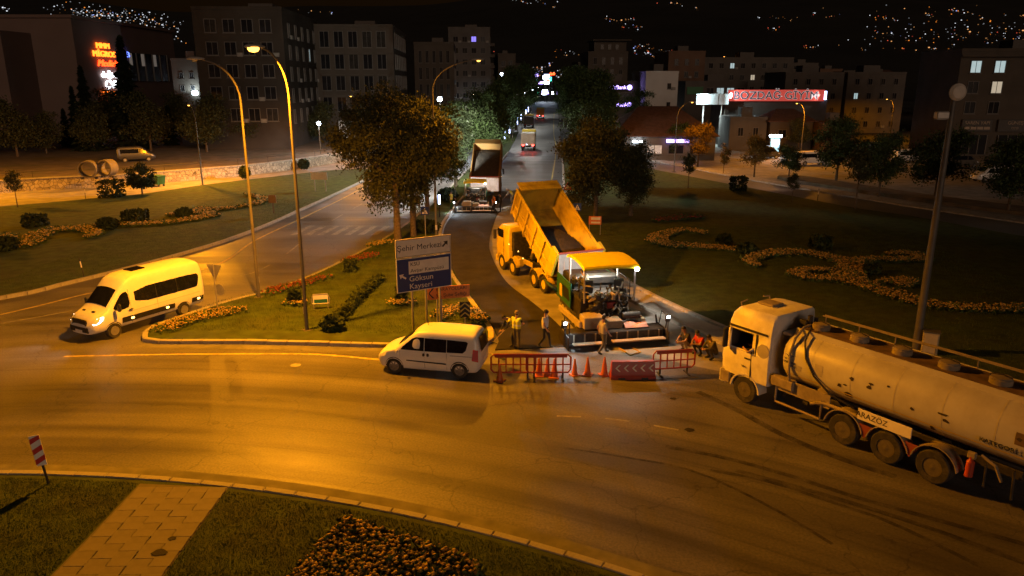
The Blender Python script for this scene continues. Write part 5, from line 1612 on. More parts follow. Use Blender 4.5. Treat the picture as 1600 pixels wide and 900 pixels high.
for s in (1, -1):
    B.panel(round_poly([(1.86, 1.32), (1.74, 1.50), (1.30, 1.98), (1.02, 2.02), (1.02, 1.30), (1.4, 1.22)], 1), s).build('front_window', m_glass, mv)
    sw = B.panel(round_poly([(.72, 1.36), (.72, 2.06), (-2.82, 2.06), (-2.95, 1.9), (-2.80, 1.42), (-2.6, 1.36)], 1), s).build('side_window', m_glass, mv)
    for x in (-.45, -1.62):
        B.panel([(x, 1.38), (x + .03, 1.38), (x + .03, 2.04), (x, 2.04)], s, .018).build('window_bar', m_black, sw)
    B.panel([(1.5, .60), (1.5, .86), (-1.35, .84), (-1.35, .60)], s, .018).build('lower_trim', m_black, mv)
    B.panel([(-2.36, .60), (-2.36, .84), (-3.1, .84), (-3.1, .62)], s, .018).build('lower_trim', m_black, mv)
    for x in (.9, -1.0, -2.85):
        B.panel(round_poly([(x, .68), (x, .78), (x + .16, .78), (x + .16, .68)], 1), s, .03).build('marker_lamp', m_amber, mv)
    B.panel(round_poly([(2.86, .82), (2.70, 1.06), (2.34, 1.14), (2.42, .98), (2.62, .86)], 1), s, .014).build('headlight', m_head, mv)
    B.panel([(.98, .5), (.995, .5), (.995, 2.1), (.98, 2.1)], s, .004).build('door_gap', m_dark, mv)
    B.panel([(1.9, .88), (1.915, .88), (1.80, 1.25), (1.785, 1.25)], s, .004).build('door_gap', m_dark, mv)
    B.panel([(-.42, .5), (-.408, .5), (-.408, 1.34), (-.42, 1.34)], s, .004).build('door_gap', m_dark, mv)
    B.panel([(.9, 1.06), (.9, 1.075), (-2.9, 1.075), (-2.9, 1.06)], s, .006).build('moulding', m_cgap, mv)
    MB().box((1.02, s * 1.06, 1.17), (.22, .04, .05), .015).build('door_handle', m_black, mv)
    MB().box((1.72, s * 1.22, 1.42), (.14, .18, .36), .05).tube([(1.74, s * .98, 1.30), (1.74, s * 1.2, 1.32)], .03).build('mirror', m_black, mv)
    for x in (1.95, -1.85):
        arch(mv, B, x, .36, s)
        wheel(mv, x, s * .90, .36, .24, 0, .60)
    spot(mv, (3.16, s * .74, .95), (9, s * .9, -.1), 90, (1, .95, .85), 80, .08, 1.0)
B.screen(2.06, 1.42, .76, .70).build('windscreen', m_glass, mv)
MB().box((2.93, 0, .90), (.08, 1.05, .30), .04).box((2.97, 0, .58), (.08, 1.3, .28), .04).build('grille', m_black, mv)
MB().box((3.02, 0, .52), (.02, .5, .11), .005).build('number_plate', m_swhite, mv)
for y in (-.35, .35):
    MB().box((2.42, y, 1.30), (.10, .22, .02), .005, ry=.35).build('bonnet_vent', m_black, mv)
MB().box((-.1, 0, 2.76), (.75, .62, .06), .03).build('roof_hatch', m_glass, mv)
MB().box((-3.2, 0, 1.8), (.03, 1.3, .7), .02).build('rear_window', m_glass, mv)

# --- tanker truck on the right
tk = thing('tanker_truck', 'dirty white tanker truck with long ribbed tank at the right edge', 'truck', (9.61, 26.40, 0), R(123.4))
m_cab = mat('cab_white', (.70, .67, .62), .5, var=.05, dirt=(.36, .30, .21), damt=.6, dscale=1.2, coat=.15)
m_tank = mat('tank_white', (.50, .485, .47), .38, .0, var=.06, scale=1, dirt=(.30, .25, .19), damt=.6, dscale=.8, coat=.25)
m_tgrime = mat('tank_grime', (.16, .10, .055), .8, var=.4, scale=3, dirt=(.06, .04, .03), damt=.8, dscale=2)
m_rust = mat('tank_stain', (.035, .022, .015), .8)
m_dirtw = mat('dusty_frame', (.28, .23, .16), .8, var=.2, scale=3, dirt=(.1, .08, .05), damt=.6, dscale=2)
m_cabin = mat('cabin_lining', (.05, .04, .035), .9)
cab = MB()
# cab shell lofted from below the door to the high roof
rings = []
for (z, xf, xb, w) in ((.95, 1.22, -.98, 1.20), (1.5, 1.24, -1.0, 1.235), (1.95, 1.22, -1.0, 1.24), (2.75, 1.02, -1.0, 1.20), (2.9, 1.02, -1.0, 1.19), (3.25, .92, -1.02, 1.16), (3.5, .72, -1.02, 1.10), (3.58, .55, -.98, 1.02)):
    c_ = .16
    rings.append([(xf, -w + c_, z), (xf, w - c_, z), (xf - c_ * 1.6, w, z), (xb + .06, w, z), (xb, w - .06, z), (xb, -w + .06, z), (xb + .06, -w, z), (xf - c_ * 1.6, -w, z)])
cab.loft(rings)
cabo = cab.build('cab', m_cab, tk, ang=40)
# the open driver's window: a real opening into a dark interior
cut = MB().box((.30, 1.0, 2.37), (.98, 1.5, .70), 0).build('cutter', m_black)
cut.parent = tk
bpy.context.view_layer.update()
md = cabo.modifiers.new('opening', 'BOOLEAN')
md.object = cut
md.operation = 'DIFFERENCE'
nm_ = bpy.data.meshes.new_from_object(cabo.evaluated_get(bpy.context.evaluated_depsgraph_get()))
cabo.modifiers.clear()
cabo.data = nm_
bpy.data.objects.remove(cut)
lin = MB().box((.30, .27, 2.37), (.96, .02, .68), 0).box((-.17, .74, 2.37), (.02, .9, .68), 0).box((.77, .74, 2.37), (.02, .9, .68), 0).box((.30, .74, 2.03), (.9, .9, .02), 0).box((.30, .74, 2.71), (.9, .9, .02), 0)
lin.build('interior_lining', m_cabin, cabo, smooth=False)
MB().lathe([(.20, -.012), (.22, 0), (.20, .012)], (.66, .62, 2.2), 'x', 18).build('steering_wheel', m_black, cabo)
for s in (1, -1):
    if s < 0:
        MB().box((.30, s * 1.222, 2.36), (.98, .03, .72), .02, rx=-s * .05).build('door_window', m_glass, cabo)
    MB().box((-.36, s * 1.228, 2.34), (.06, .03, .86), .01).build('door_gap', m_dark, cabo)
    MB().box((-.20, s * 1.235, 1.55), (.03, .02, 1.1), 0).build('door_gap', m_dark, cabo)
    MB().lathe([(.02, s * 1.25), (.26, s * 1.245), (.26, s * 1.22)], (-.68, 0, 2.22), 'y', 20).build('round_patch', mat('grey_patch', (.36, .33, .29), .7), cabo)
    MB().box((.06, s * 1.215, 2.83), (1.75, .03, .09), .01, rx=-s * .08).build('roof_stripe', m_black, cabo)
    MB().box((.88, s * 1.42, 2.35), (.14, .22, .75), .05).tube([(.95, s * 1.15, 2.7), (.9, s * 1.4, 2.68)], .03).build('mirror', m_black, cabo)
    MB().box((-.05, s * 1.26, 1.75), (.26, .04, .05), .01).build('door_handle', m_dark, cabo)
    # mudguard over the front wheel
    mg = MB()
    rr = []
    for k in range(13):
        a = math.pi * k / 12
        rr.append([(.66 * math.cos(a), s * 1.24, .52 + .62 * math.sin(a)), (.66 * math.cos(a), s * .78, .52 + .62 * math.sin(a)), (.60 * math.cos(a), s * .78, .52 + .56 * math.sin(a)), (.60 * math.cos(a), s * 1.24, .52 + .56 * math.sin(a))])
    mg.loft(rr)
    mg.build('mudguard', m_cab, tk)
    MB().box((.95, s * 1.02, .75), (.5, .42, .5), .05).build('step', m_dirtw, tk)
    wheel(tk, 0, s * 1.06, .52, .32, 0, .56, m_trim)
MB().box((1.05, 0, .72), (.42, 2.44, .56), .08).build('bumper', m_cab, tk)
for s in (1, -1):
    MB().box((1.24, s * .9, .72), (.06, .36, .2), .03).build('headlight', m_lens, tk)
MB().box((1.22, 0, 1.45), (.06, 1.9, .6), .03).build('grille', m_black, tk)
wsn = MB().add([(1.20, -1.03, 1.98), (1.20, 1.03, 1.98), (1.045, 1.0, 2.72), (1.045, -1.0, 2.72)], [[0, 1, 2, 3]]).build('windscreen', m_glass, tk)
MB().box((.12, 0, 3.62), (.7, .62, .10), .04).build('roof_hatch', m_dirtw, tk)
MB().tube([(.72, .8, 3.4), (.80, .8, 3.62), (.80, .45, 3.66)], .03).tube([(.72, -.8, 3.4), (.80, -.8, 3.62), (.80, -.45, 3.66)], .03).build('roof_rail', m_dirtw, tk)
text('1864', .10, cabo, (.1, 1.255, 1.42), (R(90), 0, R(180)), m_sblack)
# chassis
for y in (-.42, .42):
    MB().box((-4.2, y, .92), (9.6, .12, .28), .02).build('chassis_rail', m_dark, tk)
# side box and frame between the axles
MB().box((-1.55, 1.08, 1.30), (.9, .30, .36), .03).build('tool_box', m_dirtw, tk)
MB().box((-2.35, 1.10, 1.22), (2.1, .04, .5), .01).build('side_plate', m_dirtw, tk)
MB().tube([(-1.30, 1.12, 1.3), (-1.30, 1.12, .52), (-3.10, 1.12, .52), (-3.10, 1.12, 1.2)], .045).build('side_guard', m_dirtw, tk)
MB().tube([(-2.72, 1.14, .95), (-2.95, 1.14, 1.06), (-3.2, 1.14, 1.14), (-4.6, 1.14, 1.16)], .06, 9).build('pipe', m_dirtw, tk)
MB().lathe([(.02, .0), (.2, .03), (.2, .5), (.02, .53)], (-3.05, .55, 1.42), 'y', 16).build('valve_tank', m_dirtw, tk)
pp = MB()
rq = random.Random(3)
for k in range(10):
    a = (-1.45 - rq.random() * 1.5, .75 + rq.random() * .2, .62 + rq.random() * .5)
    pp.cyl(a, (a[0] + rq.uniform(-.3, .3), a[1], a[2] + rq.uniform(-.1, .25)), .05 + rq.random() * .06, n=8)
pp.build('pump', m_dark, tk)
# rear wheels with guards
for i, x in enumerate((-4.0, -5.5, -6.95)):
    for s in (1, -1):
        wheel(tk, x, s * 1.04, .52, .40 if i else .34, 0, .56, m_trim)
        mg = MB()
        rr = []
        for k in range(13):
            a = math.pi * (.06 + .88 * k / 12)
            rr.append([(x + .70 * math.cos(a), s * 1.24, .50 + .70 * math.sin(a)), (x + .70 * math.cos(a), s * .8, .50 + .70 * math.sin(a)), (x + .67 * math.cos(a), s * .8, .50 + .67 * math.sin(a)), (x + .67 * math.cos(a), s * 1.24, .50 + .67 * math.sin(a))])
        mg.loft(rr)
        mg.build('mudguard', m_dirtw, tk)
for x in (-4.75, -6.22):
    MB().prism([(x - .30, .98), (x + .30, .98), (x, .52)], 1.18, 1.2, 'y').build('mud_flap', mat('flap_red', (.22, .04, .025), .7), tk, smooth=False)
# the tank: oval shell with domed front, walkway on top, man lids, rails
tn = MB()
rings = []
for (x, f) in ((-1.30, .62), (-1.38, .86), (-1.55, .97), (-1.80, 1.0), (-9.6, 1.0), (-9.85, .97), (-10.0, .86), (-10.06, .62)):
    rings.append([(x, 1.20 * f * math.copysign(abs(math.cos(a)) ** .86, math.cos(a)), 2.20 + .98 * f * math.copysign(abs(math.sin(a)) ** .86, math.sin(a))) for a in [2 * math.pi * k / 40 for k in range(40)]])
tn.loft(rings)
tank = tn.build('tank', m_tank, tk, ang=40)
def ribbon(a0, a1, x0, x1, off, m, name, n=6, nx=1):
    mb = MB()
    rg = []
    for j in range(nx + 1):
        x = x0 + (x1 - x0) * j / nx
        rg.append([])
        for k in range(n + 1):
            a = R(a0 + (a1 - a0) * k / n)
            rg[-1].append((x, (1.20 + off) * math.copysign(abs(math.cos(a)) ** .86, math.cos(a)), 2.20 + (.98 + off) * math.copysign(abs(math.sin(a)) ** .86, math.sin(a))))
    v = [q for r in rg for q in r]
    f = [[j * (n + 1) + k, j * (n + 1) + k + 1, (j + 1) * (n + 1) + k + 1, (j + 1) * (n + 1) + k] for j in range(nx) for k in range(n)]
    return mb.add(v, f).build(name, m, tank)
ribbon(-26, -23.5, -1.6, -9.7, .006, m_syellow, 'yellow_stripe', 2)
for xs_ in (-2.6, -4.05, -5.5, -6.95, -8.4):
    ribbon(-60, 60, xs_, xs_ - .03, .004, mat('weld_seam', (.46, .43, .39), .5), 'weld_seam', 16)
ribbon(-52, -34, -1.7, -9.7, .003, mat('tank_underside_grime', (.30, .25, .18), .7, var=.4, scale=2, dirt=(.16, .12, .08), damt=.9, dscale=1.5), 'grime_band', 6)
for s in (1, -1):
    MB().box((-5.6, s * .62, 3.12), (8.2, .05, .26), .01, rx=s * .12).build('walkway_side', m_tank, tank)
MB().box((-5.6, 0, 3.20), (8.2, 1.18, .05), .01).build('walkway', m_tgrime, tank)
for k in range(6):
    x = -2.05 - k * 1.45
    lid = MB().lathe([(.30, .0), (.30, .16), (.27, .18), (.27, .22), (.05, .25)], (x, .02, 3.21), 'z', 18).build('man_lid', m_dirtw, tank)
    MB().tube([(x - .28, .0, 3.44), (x, 0, 3.50), (x + .28, 0, 3.44)], .02).box((x + .28, 0, 3.36), (.06, .1, .14), .01).build('lid_clamp', m_dark, lid)
for y in (-.55, -.68):
    MB().tube([(-1.7, y, 3.52), (-9.6, y, 3.52)], .025).build('rail', m_dirtw, tank)
for k in range(7):
    MB().tube([(-1.8 - k * 1.28, -.60, 3.2), (-1.8 - k * 1.28, -.60, 3.52)], .02).build('rail_post', m_dirtw, tank)
# pipe arch and hose in front
MB().tube([(-1.75, -.3, 3.35), (-1.75, .55, 3.30), (-1.78, 1.02, 3.0), (-1.80, 1.24, 2.5), (-1.82, 1.25, 1.9), (-1.82, 1.15, 1.35)], .045, 9).build('fill_pipe', m_dirtw, tank)
MB().tube([(-2.0, .5, 3.35), (-2.15, 1.0, 3.0), (-2.4, 1.22, 2.5), (-2.8, 1.26, 2.0), (-3.4, 1.18, 1.55), (-4.2, 1.0, 1.3)], .035, 8).build('hose', m_dark, tank)
MB().cyl((-1.65, .1, 3.25), (-1.65, .1, 3.62), .09).cyl((-1.75, -.1, 3.3), (-1.75, -.1, 3.55), .07).box((-1.5, .2, 3.35), (.3, .2, .2), .03).build('valve', m_dark, tank)
MB().box((-1.25, .3, 2.95), (.35, .9, .12), .02).build('front_bracket', m_tank, tank)
# stains and patches on the side
for (x, a, dx, da) in [(-4.1, 6, .10, 3.2), (-4.75, 8, .09, 3), (-4.7, 2, .1, 3), (-3.7, -10, .1, 4), (-4.0, -24, .16, 7), (-6.1, -6, .08, 3), (-7.0, 1, .2, 1.6), (-7.1, -6, .12, 3), (-3.9, -6, .08, 2), (-6.7, -32, .1, 7), (-9.0, 3, .08, 3), (-5.3, 14, .06, 2), (-6.0, -38, .14, 3)]:
    q = []
    for k in range(9):
        b = 2 * math.pi * k / 9
        rr_ = rq.uniform(.6, 1.1)
        aa = R(a + da * rr_ * math.sin(b)); xx = x + dx * rr_ * math.cos(b)
        q.append((xx, (1.206) * abs(math.cos(aa)) ** .86, 2.20 + .986 * math.copysign(abs(math.sin(aa)) ** .86, math.sin(aa))))
    MB().add(q, [list(range(9))]).build('rust_spot', m_rust, tank, smooth=False)
ribbon(-8, 10, -2.75, -3.05, .004, mat('grey_patch', (.36, .33, .29), .7), 'patch')
ribbon(-12, -2, -2.0, -2.25, .004, MATS['grey_patch'], 'patch')
ribbon(-4, 12, -8.9, -9.6, .004, m_tgrime, 'patch')
# lettering on the tank's left side
text('KATEGORİ : 2-3', .20, tank, (-8.75, 1.20, 1.90), (R(104), 0, R(180)), m_sblack)
lg = MB()
for s in (1, -1):
    lg.prism([(-1.78 + s * 0, 2.34), (-1.78 + s * .10, 2.42), (-1.78 + s * .24, 2.47), (-1.78 + s * .10, 2.39), (-1.78, 2.29)], 1.207, 1.211, 'y')
lg.build('bird_emblem', mat('logo_blue', (.03, .05, .22), .5), tank, smooth=False)
text('T.C.', .09, tank, (-1.60, 1.21, 2.27), (R(90), 0, R(180)), MATS['logo_blue'])
text('SU VE KANAL', .11, tank, (-1.78, 1.212, 2.16), (R(88), 0, R(180)), MATS['logo_blue'], sx=.8)
text('İDARESİ', .07, tank, (-1.92, 1.212, 2.06), (R(86), 0, R(180)), MATS['logo_blue'])
ap = MB().box((-5.35, 1.24, 1.30), (1.75, .03, .36), .008).build('name_plate', m_swhite, tk)
text('ARAZÖZ', .26, ap, (-4.95, 1.258, 1.30), (R(90), 0, R(180)), m_sblack)
# tail: extinguisher, pipes, ladder
MB().lathe([(.02, 0), (.11, .03), (.11, .48), (.05, .56), (.05, .64)], (-7.9, 1.12, .62), 'z', 14).build('extinguisher', mat('extinguisher_red', (.38, .05, .02), .5), tk)
MB().box((-7.9, 1.1, 1.3), (.22, .12, .2), .02).tube([(-8.1, 1.0, 1.35), (-8.5, 1.02, 1.2), (-8.7, 1.0, .8)], .05).build('bracket', m_dirtw, tk)
MB().tube([(-8.3, 1.1, 1.2), (-8.32, 1.1, .5)], .03).build('support_leg', m_dark, tk)
MB().tube([(-9.0, 1.1, 1.3), (-9.05, 1.1, .45)], .035).build('support_leg', m_dark, tk)
lad = MB()
for y in (.3, .8):
    lad.tube([(-10.0, y, 3.3), (-10.15, y, 2.0), (-10.15, y, .6)], .03)
for k in range(7):
    lad.tube([(-10.15, .3, .7 + k * .35), (-10.15, .8, .7 + k * .35)], .02)
lad.build('ladder', m_dirtw, tk)
MB().box((-10.0, 0, .75), (.12, 2.4, .22), .03).build('rear_bumper', m_dirtw, tk)
MB().tube([(-9.6, 1.1, .9), (-9.75, 1.15, 1.15), (-9.95, 1.12, 1.0), (-9.8, 1.1, .75), (-9.6, 1.1, .9)], .05, 8).build('hose_coil', m_dirtw, tk)

# --- tipper lorry, bed raised (shared by the near and the far one)
m_tip = mat('tipper_yellow', (.72, .54, .035), .5, var=.08, scale=1.2, dirt=(.16, .10, .04), damt=.6, dscale=1.3)
m_tipin = mat('bed_inner', (.60, .44, .04), .55, var=.15, scale=1, dirt=(.08, .055, .03), damt=.85, dscale=.9)
m_asph = mat('hot_asphalt', (.030, .022, .017), .9, var=.4, scale=4, bump=.9, bscale=14)
m_gate = mat('tailgate_pale', (.55, .50, .48), .5, dirt=(.3, .22, .18), damt=.5)
def tipper(label, x, y, rz, full=False, paint=None):
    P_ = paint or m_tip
    t = thing('tipper_lorry', label, 'truck', (x, y, 0), R(rz))
    # origin at the bed hinge on the ground, lorry reaches forward along x
    for yy in (-.42, .42):
        MB().box((3.9, yy, .95), (7.6, .12, .28), .02).build('chassis_rail', m_dark, t)
    cb_ = MB()
    rings = []
    for (z, xf, xb, w) in ((.75, 7.72, 5.75, 1.18), (1.5, 7.75, 5.75, 1.22), (1.95, 7.70, 5.75, 1.22), (2.65, 7.45, 5.75, 1.16), (2.85, 7.25, 5.78, 1.08), (2.92, 7.0, 5.9, .95)):
        c_ = .14
        rings.append([(xf, -w + c_, z), (xf, w - c_, z), (xf - c_ * 1.6, w, z), (xb + .06, w, z), (xb, w - .06, z), (xb, -w + .06, z), (xb + .06, -w, z), (xf - c_ * 1.6, -w, z)])
    cb_.loft(rings)
    c = cb_.build('cab', P_, t, ang=40)
    for s in (1, -1):
        MB().box((6.9, s * 1.205, 2.3), (.85, .03, .62), .02, rx=-s * .06).build('door_window', m_glass, c)
        MB().box((6.35, s * 1.235, 1.5), (.03, .02, 1.2), 0).build('door_gap', m_dark, c)
        MB().box((7.4, s * 1.4, 2.2), (.12, .2, .6), .04).tube([(7.4, s * 1.1, 2.45), (7.4, s * 1.36, 2.45)], .025).build('mirror', m_black, c)
        MB().box((7.74, s * .85, .82), (.08, .3, .18), .03).build('headlight', m_head, c)
        MB().box((4.6, s * 1.0, 1.0), (.9, .4, .5), .06).build('tank_box', P_, t)
        MB().box((5.4, s * 1.1, 1.0), (.05, .05, .9), 0).box((3.0, s * 1.12, 1.22), (1.2, .06, .3), .02).build('side_frame', P_, t)
        for i, xx in enumerate((6.75, 5.1, 2.0, .75)):
            wheel(t, xx, s * 1.05, .50, .32 if i < 2 else .42, 0, .56, P_)
            mg = MB()
            rr = []
            for k in range(11):
                a = math.pi * (.08 + .84 * k / 10)
                rr.append([(xx + .66 * math.cos(a), s * yy_, .48 + rr_ * math.sin(a)) for yy_, rr_ in ((1.25, .66), (.82, .66), (.82, .62), (1.25, .62))])
            mg.loft(rr)
            mg.build('mudguard', P_, t)
        MB().box((5.45, s * 1.28, 1.9), (.06, .03, .06), .01).box((3.4, s * 1.28, 1.45), (.06, .03, .06), .01).box((4.2, s * 1.22, 1.7), (.06, .03, .06), .01).build('marker_lamp', m_amber, t)
    MB().box((7.62, 0, .62), (.3, 2.4, .4), .06).build('bumper', P_, t)
    MB().add([(7.72, -1.0, 1.98), (7.72, 1.0, 1.98), (7.49, .96, 2.6), (7.49, -.96, 2.6)], [[0, 1, 2, 3]]).build('windscreen', m_glass, t)
    MB().box((5.55, 0, 1.8), (.3, 2.0, 1.6), .05).build('headboard', m_dark, t)
    MB().cyl((4.9, 0, 1.0), (3.6, 0, 3.3), .12).cyl((4.5, 0, 1.8), (3.6, 0, 3.3), .09).build('lift_ram', m_steel, t)
    # raised bed in its own frame: u along the floor from hinge to head, v across, w up from the floor
    A_ = R(30)
    def bd(u, v, w):
        return (u * math.cos(A_) - w * math.sin(A_) - .1, v, 1.2 + u * math.sin(A_) + w * math.cos(A_))
    L5, HW, HS = 5.7, 1.37, 1.6
    bed = MB()
    def plate(p, q, th, k=0):
        pass
    def slab(c0, c1, k):
        (u0, v0, w0), (u1, v1, w1) = c0, c1
        vs_ = [bd(u, v, w) for u in (u0, u1) for v in (v0, v1) for w in (w0, w1)]
        bed.add(vs_, [[0, 1, 3, 2], [4, 6, 7, 5], [0, 4, 5, 1], [2, 3, 7, 6], [0, 2, 6, 4], [1, 5, 7, 3]], k)
    slab((0, -HW, -.12), (L5, HW, 0), 1)
    for s in (1, -1):
        slab((0, s * HW, 0), (L5, s * (HW - .06), HS), 1)
    slab((L5 - .06, -HW + .06, 0), (L5, HW - .06, HS + .25), 1)
    slab((L5 - .4, -HW + .061, HS + .19), (L5 + .35, HW - .061, HS + .25), 0)
    bo = bed.build('bed', [P_, paint or m_tipin], t, smooth=False)
    for s in (1, -1):
        for (w0, w1, dv) in ((-.02, .16, .05), (.55, .68, .04), (HS - .08, HS + .08, .07)):
            bed = MB(); slab((-.05, s * HW, w0), (L5 + .02, s * (HW + dv), w1), 0)
            bed.build('rail', P_, bo, smooth=False)
        for u in (0.05, 1.2, 2.4, 3.6, 4.8, L5 - .2):
            bed = MB(); slab((u, s * HW, -.1), (u + .14, s * (HW + .10), HS + .02), 0)
            bed.build('rib', P_, bo, smooth=False)
        bed = MB(); slab((-.35, s * (HW - .05), .3), (.35, s * (HW + .12), HS + .30), 0)
        bed.build('hinge_bracket', P_, bo, smooth=False)
    for u in (.8, 2.2, 3.6, 5.0):
        bed = MB(); slab((u, -HW, -.28), (u + .12, HW, -.12), 0)
        bed.build('cross_member', P_, bo, smooth=False)
    # load of hot asphalt sliding to the tail
    ld = MB()
    nu, nv = 18, 14
    rq2 = random.Random(9)
    v = []
    for i in range(nu + 1):
        u = .02 + (5.55 if full else 4.05) * i / nu
        for j in range(nv + 1):
            vv = -HW + .07 + (2 * HW - .14) * j / nv
            e = 1 - (abs(vv - .15) / HW) ** 2
            top_ = 1.25 * max(0, 1 - (u / (3.2 + .9 * e)) ** 3) * (.55 + .45 * e) + rq2.uniform(-.03, .03)
            if full:
                top_ = 1.45 - .6 * (u / 5.7) ** 4 + rq2.uniform(-.03, .03) - .12 * (abs(vv) / HW) ** 2
            v.append(bd(u, vv, max(.006, top_)))
    f = [[i * (nv + 1) + j, i * (nv + 1) + j + 1, (i + 1) * (nv + 1) + j + 1, (i + 1) * (nv + 1) + j] for i in range(nu) for j in range(nv)]
    ld.add(v, f)
    ld.build('asphalt_load', m_asph, bo, ang=60)
    # swung tailgate hanging behind the bed
    gx = bd(-.1, 0, HS + .2)
    tg = MB().box((gx[0] - .15, 0, gx[2] - .72), (.07, 2.70, 1.45), .01, ry=R(-4)).build('tailgate', m_gate, t)
    MB().box((gx[0] - .2, 0, gx[2] - .02), (.12, 2.78, .1), .01).build('gate_rail', mat('gate_red', (.36, .08, .06), .6), tg)
    for k in range(5):
        MB().box((gx[0] - .20, -1.0 + k * .5, gx[2] - .62), (.04, .06, 1.2), .005).build('gate_rib', m_gate, tg)
    return t
tip = tipper('yellow tipper lorry with raised bed of dark asphalt behind the near paver', 3.2, 40.5, 114)

# --- asphalt paver (origin: middle of the screed's rear edge on the ground)
m_pgreen = mat('paver_green', (.012, .10, .06), .5, var=.1, dirt=(.06, .05, .03), damt=.5, dscale=2)
m_pyel = mat('canopy_yellow', (.76, .66, .012), .4, var=.05)
m_pdark = mat('paver_dark', (.02, .019, .018), .55, .3, var=.4, scale=5, dirt=(.10, .07, .05), damt=.5, dscale=4)
m_pbeige = mat('paver_beige', (.40, .33, .22), .6, var=.1, dirt=(.2, .15, .1), damt=.5)
m_tarp = mat('pink_tarp', (.42, .22, .17), .8, var=.15, bump=.3)
m_plamp = mat('work_lamp_lit', (1, 1, 1), .3, emit=(.9, .95, 1), estr=40)
m_wood = mat('plank', (.36, .27, .17), .8, var=.2, scale=2, bump=.2)
def paver(label, x, y, rz, s=1.0, power=1.0):
    t = thing('asphalt_paver', label, 'paver', (x, y, .03), R(rz))
    t.scale = (s, s, s)
    # screed
    sc = MB().box((.62, 0, .42), (.85, 4.5, .50), .04).box((.62, 0, .12), (.95, 4.6, .14), .02).build('screed', m_pdark, t)
    for k in range(9):
        MB().box((.18, -2.0 + k * .5, .42), (.05, .06, .42), .005).build('rib', m_dirtw, sc)
    MB().box((-.06, -.95, .30), (.34, 2.5, .06), .01).build('foot_board', m_wood, sc)
    MB().box((-.06, 1.35, .26), (.34, 1.5, .06), .01).build('foot_board', m_wood, sc)
    for sg_ in (1, -1):
        eg = MB().box((.55, sg_ * 2.34, .34), (1.5, .06, .62), .02).tube([(1.2, sg_ * 2.3, .6), (1.25, sg_ * 2.25, 1.0)], .04).build('end_gate', m_pdark, t)
        MB().tube([(-.1, sg_ * 2.3, .6), (-.1, sg_ * 2.3, 1.3), (.7, sg_ * 2.3, 1.35), (.9, sg_ * 2.3, .7)], .025).build('hand_rail', m_dark, t)
        # work lamp with control box
        lm = MB().box((.25, sg_ * 2.42, 1.12), (.14, .22, .34), .03).tube([(.3, sg_ * 2.35, .5), (.28, sg_ * 2.4, 1.0)], .03).build('control_box', m_black, t)
        MB().box((.165, sg_ * 2.42, 1.2), (.03, .14, .12), .01).build('screen', m_plamp, lm)
        # tow arm
        MB().box((2.6, sg_ * 1.52, .75), (3.6, .14, .30), .03, ry=.06).build('tow_arm', m_pbeige, t)
        # crawler track
        tr = MB()
        pr = []
        for k in range(24):
            a = 2 * math.pi * k / 24
            cx = 4.9 if math.cos(a) > 0 else 2.6
            pr.append((cx + .40 * math.cos(a), .42 + .40 * math.sin(a)))
        tr.prism(pr, sg_ * .85, sg_ * 1.22, 'y')
        tro = tr.build('track', m_rubber, t)
        for k in range(5):
            MB().lathe([(.02, sg_ * 1.235), (.22, sg_ * 1.235), (.24, sg_ * 1.2)], (2.6 + .575 * k, 0, .42), 'y', 12).build('roller', m_dirtw, tro)
        # hopper wing
        MB().add([(5.6, sg_ * .5, .55), (7.4, sg_ * .5, .55), (7.4, sg_ * 1.6, 1.35), (5.6, sg_ * 1.6, 1.35), (5.6, sg_ * .5, .45), (7.4, sg_ * .5, .45), (7.4, sg_ * 1.68, 1.33), (5.6, sg_ * 1.68, 1.33)],
                 [[0, 1, 2, 3], [4, 7, 6, 5], [0, 4, 5, 1], [1, 5, 6, 2], [2, 6, 7, 3], [3, 7, 4, 0]]).build('hopper_wing', m_pgreen, t)
        sp_ = MB().box((4.5, sg_ * 1.30, 1.52), (2.5, .06, 1.25), .03).build('side_panel', m_pgreen, t)
        for k in range(8):
            MB().box((3.5 + k * .14, sg_ * 1.345, 1.5), (.05, .03, .6), .005, ry=.35).build('louvre', m_black, sp_)
        MB().box((4.9, sg_ * 1.345, 1.4), (.45, .02, .62), .005).build('yellow_field', mat('paver_yellow', (.55, .38, .03), .5), sp_)
        # handrail of the platform
        MB().tube([(2.05, sg_ * 1.22, 1.75), (2.05, sg_ * 1.22, 2.5), (3.6, sg_ * 1.22, 2.5), (3.6, sg_ * 1.22, 1.75)], .025).build('hand_rail', m_dark, t)
    # tractor
    MB().box((4.0, 0, 1.05), (3.6, 2.3, 1.1), .05).build('engine_body', m_pdark, t)
    MB().box((2.75, 0, 1.72), (1.7, 2.4, .1), .02).build('platform', m_pdark, t)
    MB().box((4.55, 0, 1.95), (1.9, 2.2, .7), .08).build('engine_hood', m_pdark, t)
    MB().box((3.62, 0, 2.25), (.35, 2.1, .45), .06, ry=-.3).build('console', m_pdark, t)
    for yy in (-.75, .75):
        se = MB().box((2.5, yy, 1.95), (.5, .5, .14), .05).box((2.28, yy, 2.25), (.12, .48, .6), .05).box((2.5, yy, 1.82), (.2, .2, .2), .02).build('seat', m_black, t)
    # clutter of hoses, pumps and burner pipes at the back of the tractor
    rq3 = random.Random(21)
    for k in range(52):
        a = Vector((rq3.uniform(1.2, 2.1), rq3.uniform(-1.05, 1.05), rq3.uniform(.65, 2.35)))
        b = a + Vector((rq3.uniform(-.25, .25), rq3.uniform(-.5, .5), rq3.uniform(-.5, .4)))
        c = a.lerp(b, .5) + Vector((-.2, 0, rq3.uniform(-.15, .15)))
        MB().tube([a, c, b], rq3.choice([.025, .035, .05]), 7).build('hose', rq3.choice([m_dark, m_dark, m_steel, m_pdark, m_dirtw]), t)
